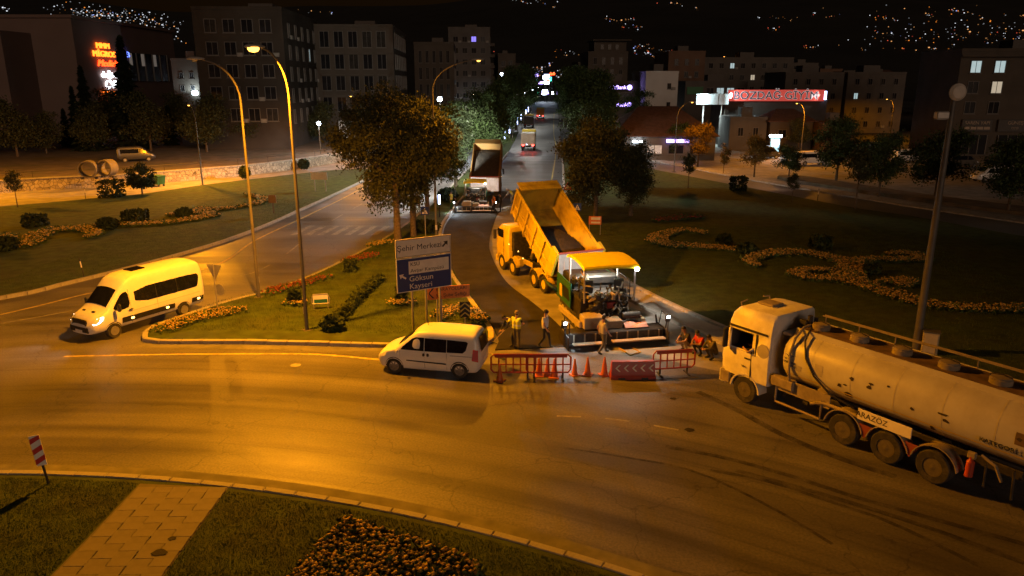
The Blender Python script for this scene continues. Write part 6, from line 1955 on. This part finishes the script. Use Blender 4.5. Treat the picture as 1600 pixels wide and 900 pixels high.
    for k in range(26):
        MB().box((rq3.uniform(1.45, 2.0), rq3.uniform(-1, 1), rq3.uniform(.7, 2.2)), (rq3.uniform(.15, .4), rq3.uniform(.15, .45), rq3.uniform(.12, .35)), .02).build('pump_unit', rq3.choice([m_dark, m_pdark, m_dirtw, m_dark]), t)
    MB().box((2.0, -.3, 1.35), (.15, .4, .3), .02).build('red_box', mat('machine_red', (.3, .03, .02), .5), t)
    lad = MB()
    for yy in (-.95, -.55):
        lad.tube([(1.25, yy, .6), (1.6, yy, 1.75), (1.75, yy, 2.3)], .03)
    for k in range(4):
        lad.tube([(1.28 + k * .1, -.95, .75 + k * .3), (1.28 + k * .1, -.55, .75 + k * .3)], .022)
    lad.build('ladder', m_steel, t)
    # things carried on the screed
    MB().box((.95, .95, .98), (.8, .95, .55), .03).build('cabinet', m_pbeige, t)
    MB().box((.95, -.05, .86), (.75, .7, .36), .02).build('burner_box', m_dirtw, t)
    MB().lathe([(.02, -.45), (.17, -.42), (.17, .42), (.02, .45)], (1.05, -.95, 1.12), 'y', 14).build('gas_bottle', m_dark, t)
    tp = MB()
    v = []
    for i in range(9):
        for j in range(9):
            v.append((.35 + .9 * i / 8, -.45 - 1.15 * j / 8, .74 + .16 * math.sin(i * .9) * math.cos(j * 1.1) * .5 + .10 * math.sin(math.pi * i / 8)))
    tp.add(v, [[i * 9 + j, i * 9 + j + 1, i * 9 + j + 10, i * 9 + j + 9] for i in range(8) for j in range(8)])
    tp.build('tarp', m_tarp, t, ang=80)
    # canopy
    rings = []
    for (xx, zz) in ((1.15, 3.36), (1.2, 3.44), (1.8, 3.53), (2.6, 3.56), (3.4, 3.53), (3.95, 3.44), (4.0, 3.36)):
        rings.append([(xx, -1.35, zz - .10), (xx, -1.3, zz), (xx, 0, zz + .05), (xx, 1.3, zz), (xx, 1.35, zz - .10), (xx, 1.28, zz - .08), (xx, 0, zz - .02), (xx, -1.28, zz - .08)])
    cp_ = MB().loft(rings).build('canopy', m_pyel, t)
    for xx in (1.4, 3.8):
        for yy in (-1.2, 1.2):
            MB().tube([(xx, yy, 1.7), (xx, yy, 3.42)], .045, 8).build('canopy_post', m_steel, t)
    lp = MB().box((1.12, -1.18, 3.26), (.12, .2, .16), .03).build('work_lamp', m_plamp, cp_)
    spot(t, (1.02, -1.18, 3.2), (-.5, -.6, 0), 420 * power, (1, .86, .68), 92, .05, 1.0)
    MB().box((2.6, -.2, 3.40), (.3, .5, .05), .01).build('roof_lamp', m_plamp, cp_)
    spot(t, (2.7, -.2, 3.34), (4.3, -.2, 1.9), 1100 * power, (1, .93, .82), 150, .05)
    spot(t, (.05, 2.42, 1.15), (-.4, 2.3, 0), 120 * power, (.75, .9, 1), 120, .04)
    return t
pav = paver('green asphalt paver with yellow canopy behind the barriers', 4.75, 31.7, 101.5)
pv2 = copy_tree(pav)
pv2.name = 'asphalt_paver'
tag(pv2, 'far asphalt paver with glowing yellow canopy between the trees')
pv2.location = (-3.35, 67.2, .03)
pv2.rotation_euler = (0, 0, R(91))
pv2.scale = (.78, .78, .78)
for o in pv2.children:
    if o.type == 'LIGHT':
        o.data = o.data.copy()
        o.data.energy *= .5 if o.data.energy > 800 else (1.4 if o.data.energy > 400 else 3.0)
tipper('far tipper lorry with dark raised bed in front of the far paver', -2.6, 73.6, 88, True, mat('far_tipper_shaded', (.20, .10, .022), .6, var=.15, scale=1, dirt=(.06, .04, .02), damt=.7, dscale=1))  # tipper paint darkened: shade on the far lorry put into its colour
# work flood light beside the far paver, shining into the tree
t = thing('flood_light', 'white work flood light on a stand left of the far paver', 'flood light', (-5.35, 70.5, .1))
MB().tube([(0, 0, 0), (0, 0, 2.9)], .04, 7).build('stand', m_dark, t)
for a in (0, 2.1, 4.2):
    MB().tube([(0, 0, .6), (.5 * math.cos(a), .5 * math.sin(a), 0)], .025, 6).build('leg', m_dark, t)
MB().box((0, .0, 3.0), (.45, .18, .3), .04).build('housing', m_dark, t)
MB().box((0, .1, 3.02), (.38, .04, .24), .02).build('lens', m_plamp, t)
spot(t, (0, .3, 3.1), (-.9, 13, 6.5), 15000, (.95, 1, .88), 75, .08)
spot(t, (.2, -.3, 3.0), (1.5, -9, 0), 260, (.95, .98, 1), 110, .08, 1.0)

# --- lorries and vans further away
def far_lorry(label, x, y, m_box, lit=True, group=None):
    t = thing('lorry', label, 'truck', (x, y, 0), math.pi / 2 - math.atan(K))
    MB().box((3.2, 0, .8), (6.6, .9, .3), .02).build('chassis', m_dark, t)
    bx = MB().box((2.4, 0, 2.0), (4.8, 2.4, 2.0), .05).build('box', m_box, t)
    for k in range(3):
        MB().box((-.03, -.9 + .9 * k, 2.0), (.05, .06, 1.8), .01).build('rib', m_box, bx)
    MB().box((5.9, 0, 1.8), (1.7, 2.3, 2.2), .1).build('cab', m_tip, t)
    MB().box((4.9, 0, 3.15), (1.4, 2.4, .5), .06).build('canopy', m_tip, t)
    for s in (1, -1):
        MB().box((-.05, s * .85, .98), (.06, .34, .2), .03).build('tail_light', m_taillit if lit else m_redlens, t)
        for xx in (1.0, 5.6):
            wheel(t, xx, s * 1.0, .48, .35)
    MB().box((-.05, 0, .95), (.05, .5, .13), .005).build('number_plate', m_swhite, t)
    if lit:
        MB().box((-.06, .22, 1.12), (.05, .16, .12), .02).build('plate_lamp', m_rod, t)
        for s in (1, -1):
            spot(t, (-.2, s * .85, .98), (-4, s * .9, 0), 60, (1, .05, .03), 120, .05)
    return t
far_lorry('lorry with glowing red tail lights driving away up the street', 2.75, 130.53, mat('lorry_cream', (.55, .48, .36), .6))
far_lorry('grey lorry ahead of the lit one in the street', sx(-1.3, 190), 195, m_wallg, False)
far_lorry('orange lorry farther up the street near the lights', sx(.8, 240), 246, mat('lorry_orange', (.5, .2, .02), .6), True)
def parked_van(label, x, y, rz, m, s=1.0):
    t = thing('parked_van', label, 'van', (x, y, .02), rz)
    t.scale = (s, s, s)
    Bv = Body([(-2.4, .5, .7, .7, .8, 1.1, .8, 1.8, .68, .01), (-2.3, .35, .8, .7, .92, 1.15, .9, 2.05, .72, .03), (.5, .32, .84, .7, .94, 1.15, .92, 2.08, .72, .05), (1.0, .32, .84, .7, .94, 1.12, .9, 1.85, .7, .05), (1.7, .32, .84, .68, .92, 1.05, .88, 1.22, .74, .05), (2.3, .34, .76, .6, .84, .85, .8, .98, .6, .03), (2.45, .4, .55, .55, .62, .7, .6, .78, .45, .01)], .15)
    Bv.mesh(MB()).build('body', m, t, ang=50)
    for sg_ in (1, -1):
        Bv.panel([(1.35, 1.2), (.9, 1.7), (.4, 1.75), (.4, 1.2)], sg_).build('front_window', m_glass, t)
        Bv.panel([(.3, 1.2), (.3, 1.76), (-2.0, 1.74), (-2.0, 1.2)], sg_).build('side_window', m_glass, t)
        Bv.panel([(2.25, .75), (2.05, .95), (1.8, .98), (1.95, .78)], sg_).build('headlight', m_lens, t)
        for xx in (1.5, -1.5):
            arch(t, Bv, xx, .32, sg_)
            wheel(t, xx, sg_ * .82, .32, .22)
    Bv.screen(1.62, 1.05, .68, .6).build('windscreen', m_glass, t)
    return t
m_vd = mat('dark_car_paint', (.05, .05, .055), .35, var=.05, coat=.4)
for lab, p, rz, m in [('white van parked under the lamp in the car park', (42.85, 107.95), .1, m_white), ('white van parked behind the large car park trees', (58.38, 111.47), .15, m_white),
                      ('pale van parked right of the mast in the car park', (62.19, 104.64), .12, m_wallw), ('white car under orange light at the right edge of the car park', (57.1, 89.46), R(185), m_white),
                      ('dark car parked at the far side of the car park', (60.77, 125.77), .1, m_vd), ('dark car parked near the poster kiosk', (39.18, 117.19), .2, m_vd), ('dark car parked behind the stone wall', (-50.38, 101.49), .5, m_vd)]:
    o = parked_van(lab, p[0], p[1], rz, m, .95)
    if p[0] < -20:
        o.location.z = 1.21

# ------------------------------------------------------------------ people (facing +x, left is +y)
m_skin = mat('skin', (.36, .21, .14), .6, var=.06)
m_hair = mat('hair', (.014, .011, .009), .7)
m_bald = mat('grey_cap', (.30, .22, .14), .7)
m_shoe = mat('shoe', (.02, .018, .016), .6)
m_hiviz = mat('hi_vis_vest', (.62, .66, .06), .6, var=.06)
m_cwhite = mat('cloth_white', (.55, .53, .50), .8, var=.06)
m_cgrey = mat('cloth_grey', (.30, .28, .26), .8, var=.08)
m_cblack = mat('cloth_black', (.018, .018, .02), .8, var=.1)
m_cnavy = mat('cloth_navy', (.03, .035, .055), .8, var=.1)
m_cred = mat('cloth_red', (.45, .03, .025), .8, var=.08)
m_cbeige = mat('cloth_beige', (.32, .25, .17), .8, var=.08)
m_colive = mat('cloth_olive', (.10, .085, .05), .8, var=.1)
m_strip = mat('reflective_strip', (.75, .75, .72), .3)
m_eye = mat('eye_dark', (.01, .01, .01), .4)
def capsule(mb, a, b, r0, r1, n=10):
    a = Vector(a); b = Vector(b)
    d = b - a
    ax = d.normalized() if d.length > 1e-6 else Vector((0, 0, 1))
    u = ax.orthogonal().normalized(); w = ax.cross(u)
    rings = []
    for k in range(5):
        t = -math.pi / 2 + (math.pi / 2) * (k + .25) / 4.25
        rings.append((a + ax * r0 * math.sin(t), r0 * math.cos(t)))
    for k in range(5):
        t = (math.pi / 2) * k / 4.25
        rings.append((b + ax * r1 * math.sin(t), r1 * math.cos(t)))
    mb.loft([[c + (u * math.cos(2 * math.pi * j / n) + w * math.sin(2 * math.pi * j / n)) * r for j in range(n)] for c, r in rings])
def person(label, loc, rz, J, top, legs, sleeve='short', vest=None, cap=None, group=None, hands='relaxed', scale=1.0):
    """J: joints pelvis, chest, neck, head + sh/el/wr/hip/kn/an/to with L and R"""
    V = {k: Vector(v) for k, v in J.items()}
    bones = []      # (a, b, r0, r1, part)
    up = (V['chest'] - V['pelvis']).normalized()
    for s in 'LR':
        o = (V['sh' + s] - (V['shL'] + V['shR']) / 2)
        bones.append((V['hip' + s] + up * .03, V['chest'] + o * .42, .115, .135, 'torso'))
        bones.append((V['chest'] + o * .3 + up * .06, V['sh' + s], .10, .068, 'torso'))
        bones.append((V['sh' + s], V['el' + s], .060, .045, 'upper'))
        bones.append((V['el' + s], V['wr' + s], .043, .030, 'fore'))
        d = (V['wr' + s] - V['el' + s]).normalized()
        side = d.cross(Vector((1, 0, 0)))
        side = side.normalized() if side.length > .2 else Vector((0, 1, 0))
        palm = V['wr' + s] + d * .085
        bones.append((V['wr' + s], palm - d * .01, .034, .040, 'hand'))
        curl = d.cross(side).normalized() * (1 if s == 'L' else 1)
        if curl.x < 0 and abs(d.x) < .8:
            curl = -curl
        for q, (off, ln) in enumerate(((-.030, .065), (-.010, .078), (.010, .074), (.030, .056))):
            p0_ = palm + side * off
            p1_ = p0_ + (d * .8 + curl * .35).normalized() * ln * .6
            p2_ = p1_ + (d * .45 + curl * .9).normalized() * ln * .5
            bones.append((p0_, p1_, .011, .010, 'hand'))
            bones.append((p1_, p2_, .010, .009, 'hand'))
        th = V['wr' + s] + d * .035 + side * (-.035)
        bones.append((th, th + (d * .6 - side * .7 + curl * .4).normalized() * .055, .012, .010, 'hand'))
        bones.append((V['hip' + s], V['kn' + s], .092, .062, 'leg'))
        bones.append((V['kn' + s], V['an' + s], .060, .042, 'leg'))
        bones.append((V['an' + s], V['an' + s] + Vector((0, 0, -.05)) * 0 + (V['to' + s] - V['an' + s]) * .35, .045, .048, 'shoe'))
        bones.append((V['an' + s] + (V['to' + s] - V['an' + s]) * .2 + Vector((0, 0, -.02)), V['to' + s], .042, .036, 'shoe'))
    bones.append((V['chest'] + up * .08, V['neck'], .075, .056, 'neck'))
    bones.append((V['neck'], V['head'] - (V['head'] - V['neck']) * .3, .056, .055, 'neck'))
    hd = V['head']
    fwd = J.get('look', None)
    hup = (V['head'] - V['neck']).normalized()
    fw = Vector(fwd) if fwd else Vector((1, 0, 0))
    fw = (fw - hup * fw.dot(hup)).normalized()
    lf = hup.cross(fw)
    bones.append((hd - hup * .05 + fw * .012, hd + hup * .045 - fw * .008, .080, .098, 'head'))
    bones.append((hd - hup * .085 + fw * .035, hd - hup * .04 + fw * .03, .050, .066, 'head'))
    bones.append((hd + fw * .098 + hup * .01, hd + fw * .112 - hup * .03, .010, .016, 'head'))
    for s in (1, -1):
        bones.append((hd + lf * s * .088 - hup * .02, hd + lf * s * .096 + hup * .02, .014, .016, 'head'))
    if cap:
        bones.append((hd + hup * .05, hd + hup * .06, .107, .100, 'cap'))
        bones.append((hd + hup * .045 + fw * .08 + lf * .03, hd + hup * .045 + fw * .08 - lf * .03, .045, .045, 'cap'))
    mb = MB()
    for a, b, r0, r1, p in bones:
        capsule(mb, a, b, r0, r1)
    me = mb.mesh('person', m_skin)
    o = obj('person', me)
    md = o.modifiers.new('remesh', 'REMESH')
    md.mode = 'VOXEL'
    md.voxel_size = .0135
    sm = o.modifiers.new('smooth', 'SMOOTH')
    sm.factor = .5
    sm.iterations = 2
    dg = bpy.context.evaluated_depsgraph_get()
    nm = bpy.data.meshes.new_from_object(o.evaluated_get(dg))
    o.modifiers.clear()
    o.data = nm
    nm.materials.clear()
    ms = [m_skin, top, legs, m_shoe, m_hair, cap or m_hair, m_eye, vest or top, m_strip]
    for m in ms:
        nm.materials.append(m)
    n = len(nm.polygons)
    C = np.zeros(n * 3, np.float32)
    nm.polygons.foreach_get('center', C)
    C = C.reshape(-1, 3)
    best = np.full(n, 1e9); idx = np.zeros(n, int); T = np.zeros(n)
    for i, (a, b, r0, r1, p) in enumerate(bones):
        a_ = np.array(a); d_ = np.array(b) - a_
        t_ = np.clip(((C - a_) @ d_) / max(1e-9, d_ @ d_), 0, 1)
        dist = np.linalg.norm(C - a_ - t_[:, None] * d_, axis=1) - (r0 + (r1 - r0) * t_)
        k = dist < best
        best[k] = dist[k]; idx[k] = i; T[k] = t_[k]
    part = np.array([bones[i][4] for i in idx])
    mi = np.zeros(n, np.int32)
    mi[part == 'torso'] = 7 if vest else 1
    if vest:
        lw = (C - np.array(V['pelvis'])) @ np.array(up)
        mi[(part == 'torso') & (np.abs(lw - .17) < .026)] = 8
    mi[part == 'upper'] = 1
    if sleeve == 'short':
        mi[(part == 'upper') & (T > .62)] = 0
    if sleeve == 'long':
        mi[part == 'fore'] = 1
    mi[part == 'leg'] = 2
    mi[part == 'shoe'] = 3
    mi[part == 'cap'] = 5
    low = (C - np.array(V['pelvis'])) @ np.array(up)
    mi[(part == 'torso') & (low < .02)] = 2
    hc = C - np.array(hd)
    hu = hc @ np.array(hup); hf = hc @ np.array(fw)
    hair = (part == 'head') & ((hu > .055 + .25 * np.maximum(0, hf - .05)) | ((hf < -.02) & (hu > -.05)))
    mi[hair] = 4
    hl = np.abs(hc @ np.array(lf))
    mi[(part == 'head') & (np.abs(hl - .034) < .013) & (np.abs(hu - .012) < .010) & (hf > .05)] = 6
    mi[(part == 'head') & (hl < .022) & (np.abs(hu + .062) < .006) & (hf > .05)] = 6
    nm.polygons.foreach_set('material_index', mi)
    nm.polygons.foreach_set('use_smooth', [True] * n)
    o.location = loc
    o.rotation_euler = (0, 0, rz)
    o.scale = (scale,) * 3
    return tag(o, label, 'person', group)
def stand(**k):
    J = dict(pelvis=(0, 0, .95), chest=(.01, 0, 1.28), neck=(.0, 0, 1.50), head=(.03, 0, 1.64),
             shL=(0, .19, 1.42), elL=(-.02, .25, 1.13), wrL=(.05, .26, .89), shR=(0, -.19, 1.42), elR=(-.02, -.25, 1.13), wrR=(.05, -.26, .89),
             hipL=(0, .09, .92), knL=(.03, .11, .50), anL=(0, .11, .09), toL=(.16, .13, .045), hipR=(0, -.09, .92), knR=(.03, -.11, .50), anR=(0, -.11, .09), toR=(.16, -.13, .045))
    J.update(k)
    return J
def sit(h=.22, **k):
    J = dict(pelvis=(0, 0, h + .10), chest=(.20, 0, h + .40), neck=(.30, 0, h + .60), head=(.38, 0, h + .72),
             shL=(.24, .19, h + .53), elL=(.36, .24, h + .27), wrL=(.56, .10, h + .26), shR=(.24, -.19, h + .53), elR=(.36, -.24, h + .27), wrR=(.56, -.08, h + .28),
             hipL=(.02, .10, h + .08), knL=(.38, .17, h + .24), anL=(.40, .14, .09), toL=(.56, .17, .045), hipR=(.02, -.10, h + .08), knR=(.38, -.17, h + .24), anR=(.42, -.14, .09), toR=(.58, -.17, .045))
    J.update(k)
    return J
def squat(**k):
    J = dict(pelvis=(0, 0, .30), chest=(.16, 0, .64), neck=(.24, 0, .86), head=(.31, 0, .99),
             shL=(.19, .19, .78), elL=(.36, .22, .56), wrL=(.54, .10, .50), shR=(.19, -.19, .78), elR=(.36, -.22, .56), wrR=(.54, -.08, .52),
             hipL=(.02, .10, .28), knL=(.38, .18, .50), anL=(.16, .14, .09), toL=(.33, .17, .045), hipR=(.02, -.10, .28), knR=(.38, -.18, .50), anR=(.16, -.14, .09), toR=(.33, -.17, .045))
    J.update(k)
    return J
walk = dict(knL=(.16, .10, .52), anL=(.22, .10, .10), toL=(.38, .11, .05), knR=(.0, -.10, .50), anR=(-.24, -.10, .14), toR=(-.10, -.11, .045),
            elL=(-.10, .25, 1.15), wrL=(-.02, .27, .92), elR=(.06, -.25, 1.14), wrR=(.20, -.24, .94))
person('policeman in white shirt and yellow shoulder cape walking right over the fresh asphalt', (1.46, 31.52, .055), R(-25), stand(**walk), m_cwhite, m_cblack, 'short', None, m_cblack)
person('worker with back turned in yellow vest and olive trousers beside the barriers', (0.2, 31.36, .055), R(60), stand(elR=(.10, -.24, 1.16), wrR=(.30, -.20, 1.12), elL=(.08, .24, 1.14), wrL=(.26, .16, 1.05)), m_cblack, m_colive, 'short', m_hiviz, m_bald)
bend = stand(pelvis=(-.12, 0, .90), chest=(.10, 0, 1.16), neck=(.27, 0, 1.30), head=(.37, 0, 1.37), shL=(.20, .19, 1.24), elL=(.30, .22, .98), wrL=(.46, .16, .86), shR=(.20, -.19, 1.24), elR=(.32, -.20, 1.0), wrR=(.52, -.06, .78),
             hipL=(-.12, .09, .87), knL=(.06, .13, .50), anL=(.0, .14, .09), toL=(.16, .15, .045), hipR=(-.12, -.09, .87), knR=(-.04, -.11, .48), anR=(-.22, -.12, .09), toR=(-.06, -.13, .045), look=(.8, 0, -.6))
person('stooping worker in yellow vest raking at the edge of the fresh asphalt', (0, 31.78, .055), R(200), bend, m_cblack, m_cnavy, 'long', m_hiviz)
person('man in pale shirt and dark trousers walking past the paver screed', (3.95, 30.87, .0), R(25), stand(**walk), m_cgrey, m_colive, 'short')
# the three men squatting beside the site
person('man in black shirt and beige shorts squatting nearest the paver', (7.83, 31.28, 0), R(205), squat(), m_cblack, m_cbeige, 'short', scale=1.06)
person('man in bright red shirt squatting in the middle of three', (8.3, 30.87, 0), R(212), squat(wrL=(.52, .02, .55)), m_cred, m_cblack, 'short', scale=1.03)
person('man in dark olive jacket squatting nearest the tanker', (8.72, 30.32, 0), R(200), squat(head=(.34, .02, .97)), m_colive, m_colive, 'long', scale=1.05)
# operator on the near paver, driver of the tanker
person('paver operator in olive jacket sitting under the yellow canopy', (3.55, 34.15, 1.78), R(120), sit(.30, anL=(.48, .14, .09), anR=(.48, -.14, .09), wrL=(.62, .16, .62), wrR=(.62, -.16, .62)), m_colive, m_cnavy, 'long')
dr = person('tanker driver in pale blue shirt resting an arm in the cab window', (9.0, 25.55, 1.36), R(123.4), sit(.30, chest=(.10, 0, .72), neck=(.12, 0, .92), head=(.18, 0, 1.05), shL=(.10, .19, .85), shR=(.10, -.19, .85), elL=(.26, .36, .68), wrL=(.46, .30, .74), elR=(.3, -.2, .7), wrR=(.48, -.1, .78)), m_cwhite, m_cnavy, 'short')
# workers by the far paver
person('worker in yellow vest standing left of the far paver', (-5.6, 68.4, .1), R(-20), stand(elL=(.1, .25, 1.15), wrL=(.3, .2, 1.05)), m_cnavy, mat('cloth_green', (.02, .12, .07), .8), 'long', m_hiviz)
person('worker in yellow vest and white helmet holding a rake right of the far paver', (-0.06, 72.91, .0), R(190), bend, m_cgrey, m_cgrey, 'long', m_hiviz, m_cwhite)
person('dark clothed man standing right of the far paver screed', (-1.05, 67.7, .0), R(170), stand(), m_cblack, m_cblack, 'long')
person('man in dark jacket at the far paver end gate', (-1.62, 67.01, .0), R(160), stand(**walk), m_cnavy, m_cblack, 'long', mat('vest_orange', (.6, .18, .03), .7))
# rake and shovel
def rake(label, a, b):
    t = thing('rake', label, 'rake', (0, 0, 0))
    a = Vector(a); b = Vector(b)
    MB().tube([a, b], .018, 7).build('handle', m_wood, t)
    s = (b - a).cross(Vector((0, 0, 1))).normalized()
    hb = MB().tube([b - s * .28, b + s * .28], .02, 6).build('head', m_dark, t)
    for k in range(7):
        q = b + s * (-.27 + .09 * k)
        MB().tube([q, q + Vector((0, 0, -.06))], .008, 5).build('tooth', m_dark, hb)
rake('long handled rake held by the stooping worker', (.25, 33.0, 1.05), (-.85, 32.1, .12))
rake('rake held by the worker right of the far paver', (-.35, 72.4, 1.1), (-1.3, 71.9, .1))
t = thing('shovel', 'shovel lying at the yellow kerb tip beside the white van', 'shovel', (-1.12, 30.95, .06), R(-50))
MB().tube([(0, 0, .02), (1.0, 0, .03)], .018, 7).build('handle', m_wood, t)
MB().loft([[(1.0, -.10, .02), (1.0, .10, .02), (1.0, .10, .035), (1.0, -.10, .035)], [(1.3, -.07, .01), (1.3, .07, .01), (1.3, .07, .02), (1.3, -.07, .02)]]).build('blade', m_dark, t)

# ------------------------------------------------------------------ barriers and cones
m_bred = mat('barrier_red', (.33, .028, .016), .45, var=.12, scale=4, dirt=(.18, .08, .05), damt=.5, dscale=5)
m_cone = mat('cone_orange', (.55, .12, .015), .5, var=.1, dirt=(.2, .1, .05), damt=.5, dscale=6)
m_cband = mat('cone_band', (.58, .50, .36), .5)
def barrier_proto():
    t = thing('crowd_barrier', '', 'barrier')
    fr = MB()
    w, z0, z1 = .95, .28, 1.04
    pts = [(-w + .12, z0), (w - .12, z0), (w, z0 + .12), (w, z1 - .12), (w - .12, z1), (-w + .12, z1), (-w, z1 - .12), (-w, z0 + .12), (-w + .12, z0), (-w + .2, z0)]
    fr.tube([(x, 0, z) for x, z in pts], .036, 8)
    fr.build('frame', m_bred, t)
    MB().box((0, 0, z1 - .05), (1.6, .05, .16), .015).build('top_board', m_bred, t)
    for k in range(5):
        MB().box((-.62 + k * .31, 0, .66), (.06, .045, .72), .01).build('upright', m_bred, t)
    MB().box((0, 0, .62), (1.84, .04, .05), .01).build('cross_bar', m_bred, t)
    for x in (-.62, .62):
        MB().box((x, 0, .03), (.09, .62, .05), .015).box((x, 0, .16), (.07, .07, .26), .01).build('foot', m_dark, t)
    return t
bp0 = barrier_proto()
for i, (p, rz, lab) in enumerate([((0.05, 28.01), 0, 'red plastic barrier nearest the white van'), ((1.46, 28.01), .02, 'red plastic barrier behind the cluster of cones'), ((6.57, 28.49), .16, 'red plastic barrier standing alone before the seated men')]):
    b = bp0 if i == 0 else copy_tree(bp0)
    b.location = (p[0], p[1], 0)
    b.rotation_euler = (0, 0, rz)
    b.scale = (.93, 1, 1)
    tag(b, lab, 'barrier', 'red plastic barriers')
cn0 = thing('traffic_cone', '', 'cone')
MB().box((0, 0, .02), (.40, .40, .045), .015).build('base', m_cone, cn0)
MB().lathe([(.145, .04), (.12, .14), (.03, .74), (.022, .75)], n=18).build('cone', m_cone, cn0)
MB().lathe([(.090, .30), (.062, .46)], n=18).build('band', m_cband, cn0)
MB().lathe([(.050, .56), (.038, .63)], n=18).build('band', m_cband, cn0)
for i, (p, lab, s) in enumerate([((1.09, 28.35), 'leftmost orange cone before the second red barrier', 1), ((1.43, 28.42), 'orange cone tucked close behind two others at the second red barrier', .95), ((1.71, 28.21), 'right cone of the cluster at the second red barrier', 1.08),
                                 ((2.55, 28.42), 'short orange cone left of the two banded cones', .93), ((3.07, 28.42), 'banded orange cone in the middle of the row of three', 1.03), ((3.75, 28.42), 'tall banded orange cone next to the red water barrier', 1.05), ((-0.49, 27.81), 'dirty dark cone in front of the barrier by the white van', .98)]):
    c = cn0 if i == 0 else copy_tree(cn0)
    c.location = (p[0], p[1], 0)
    c.rotation_euler = (0, 0, i * .7)
    c.scale = (s, s, s)
    tag(c, lab, 'cone', 'orange traffic cones')
wbx = thing('water_barrier', 'solid red water barrier with five white chevrons', 'barrier', (4.85, 28.15, 0), R(2))
wbx.scale = (.93, .95, .88)
MB().loft([[(-.98, -.24, 0), (.98, -.24, 0), (.98, .24, 0), (-.98, .24, 0)], [(-.98, -.24, .12), (.98, -.24, .12), (.98, .24, .12), (-.98, .24, .12)], [(-.95, -.17, .22), (.95, -.17, .22), (.95, .17, .22), (-.95, .17, .22)], [(-.93, -.12, .78), (.93, -.12, .78), (.93, .12, .78), (-.93, .12, .78)], [(-.90, -.10, .82), (.90, -.10, .82), (.90, .10, .82), (-.90, .10, .82)]]).build('body', m_bred, wbx)
for k in range(5):
    x = -.72 + k * .36
    MB().add([(x + .10, -.156 - .004, .36), (x - .06, -.148, .52), (x + .10, -.138, .68), (x + .17, -.138, .68), (x + .02, -.148, .52), (x + .17, -.160, .36)], [[0, 1, 4, 5], [1, 2, 3, 4]]).build('chevron', m_swhite, wbx, smooth=False)
for x in (-.5, .5):
    MB().box((x, -.245, .05), (.3, .02, .09), .005).build('slot', m_black, wbx)
# small things lying about
t = tag(MB().lathe([(.20, .0), (.22, .004), (.02, .012)], (-9.1, 29.49, .008), 'z', 14).build('flattened_bag', m_kerb), 'pale flattened scrap lying on the road left of the van', 'litter')
t = tag(MB().tube([(4.8, 31.52, .03), (5.15, 30.63, .03), (5.64, 31.03, .03), (5.39, 31.61, .03)], .03, 7).build('hose', mat('hose_yellow', (.5, .33, .03), .6)), 'yellow hose looped on the ground behind the paver screed', 'hose')
for i, (p, lab) in enumerate([((6.09, 23.43), 'dark lump of dropped asphalt on the road before the tanker cab'), ((6.07, 26.06), 'small dark asphalt crumb on the road below the red barrier'), ((-8.8, 16.26), 'round dark stain on the paved path'), ((-8.75, 16.87), 'smaller dark stain on the paved path')]):
    rq = random.Random(i + 4)
    pts_ = [(p[0] + (.22 if i in (0, 2) else .13) * rq.uniform(.6, 1.1) * math.cos(2 * math.pi * k / 11), p[1] + (.16 if i in (0, 2) else .1) * rq.uniform(.6, 1.1) * math.sin(2 * math.pi * k / 11)) for k in range(11)]
    z = .008 if i < 2 else .176
    tag(MB().prism(pts_, z - .003, z + .004, 'z').build('asphalt_stain', m_fresh, smooth=False), lab, 'stain')
# tyre marks left by the lorries turning in the junction
m_tm = mat('tyre_mark', (.030, .026, .022), .6, var=.3, scale=3)
nn_ = m_tm.node_tree
tcx = nn_.nodes.new('ShaderNodeTexCoord'); nzx = nn_.nodes.new('ShaderNodeTexNoise'); mpx = nn_.nodes.new('ShaderNodeMapRange')
nzx.inputs['Scale'].default_value = 1.1; nzx.inputs['Detail'].default_value = 8; nzx.inputs['Roughness'].default_value = .7
mpx.inputs[1].default_value = .36; mpx.inputs[2].default_value = .72; mpx.inputs[4].default_value = .85
nn_.links.new(tcx.outputs['Object'], nzx.inputs['Vector']); nn_.links.new(nzx.outputs['Fac'], mpx.inputs[0]); nn_.links.new(mpx.outputs[0], nn_.nodes['Principled BSDF'].inputs['Alpha'])
for i, (pts_, w_) in enumerate([([(5.02, 22.22), (6.7, 21.48), (8.5, 20.28), (9.77, 19.2), (11.13, 18.27), (13.21, 16.87)], .22), ([(6.87, 20.67), (8.61, 19.55), (10.01, 18.53), (11.47, 17.3), (12.69, 16.08)], .22),
                                 ([(6.09, 20.67), (7.64, 20.02), (9.07, 18.86), (10.34, 17.74), (11.74, 15.58)], .16), ([(7.14, 26.72), (8.15, 25.09), (9.1, 23.14), (10.21, 21.61), (11.59, 20.28)], .30), ([(1.67, 22.13), (3.27, 21.61), (5.5, 20.67), (7.2, 18.69), (8.26, 16.87)], .12)]):
    line(pts_, w_, m_tm, z=.004)
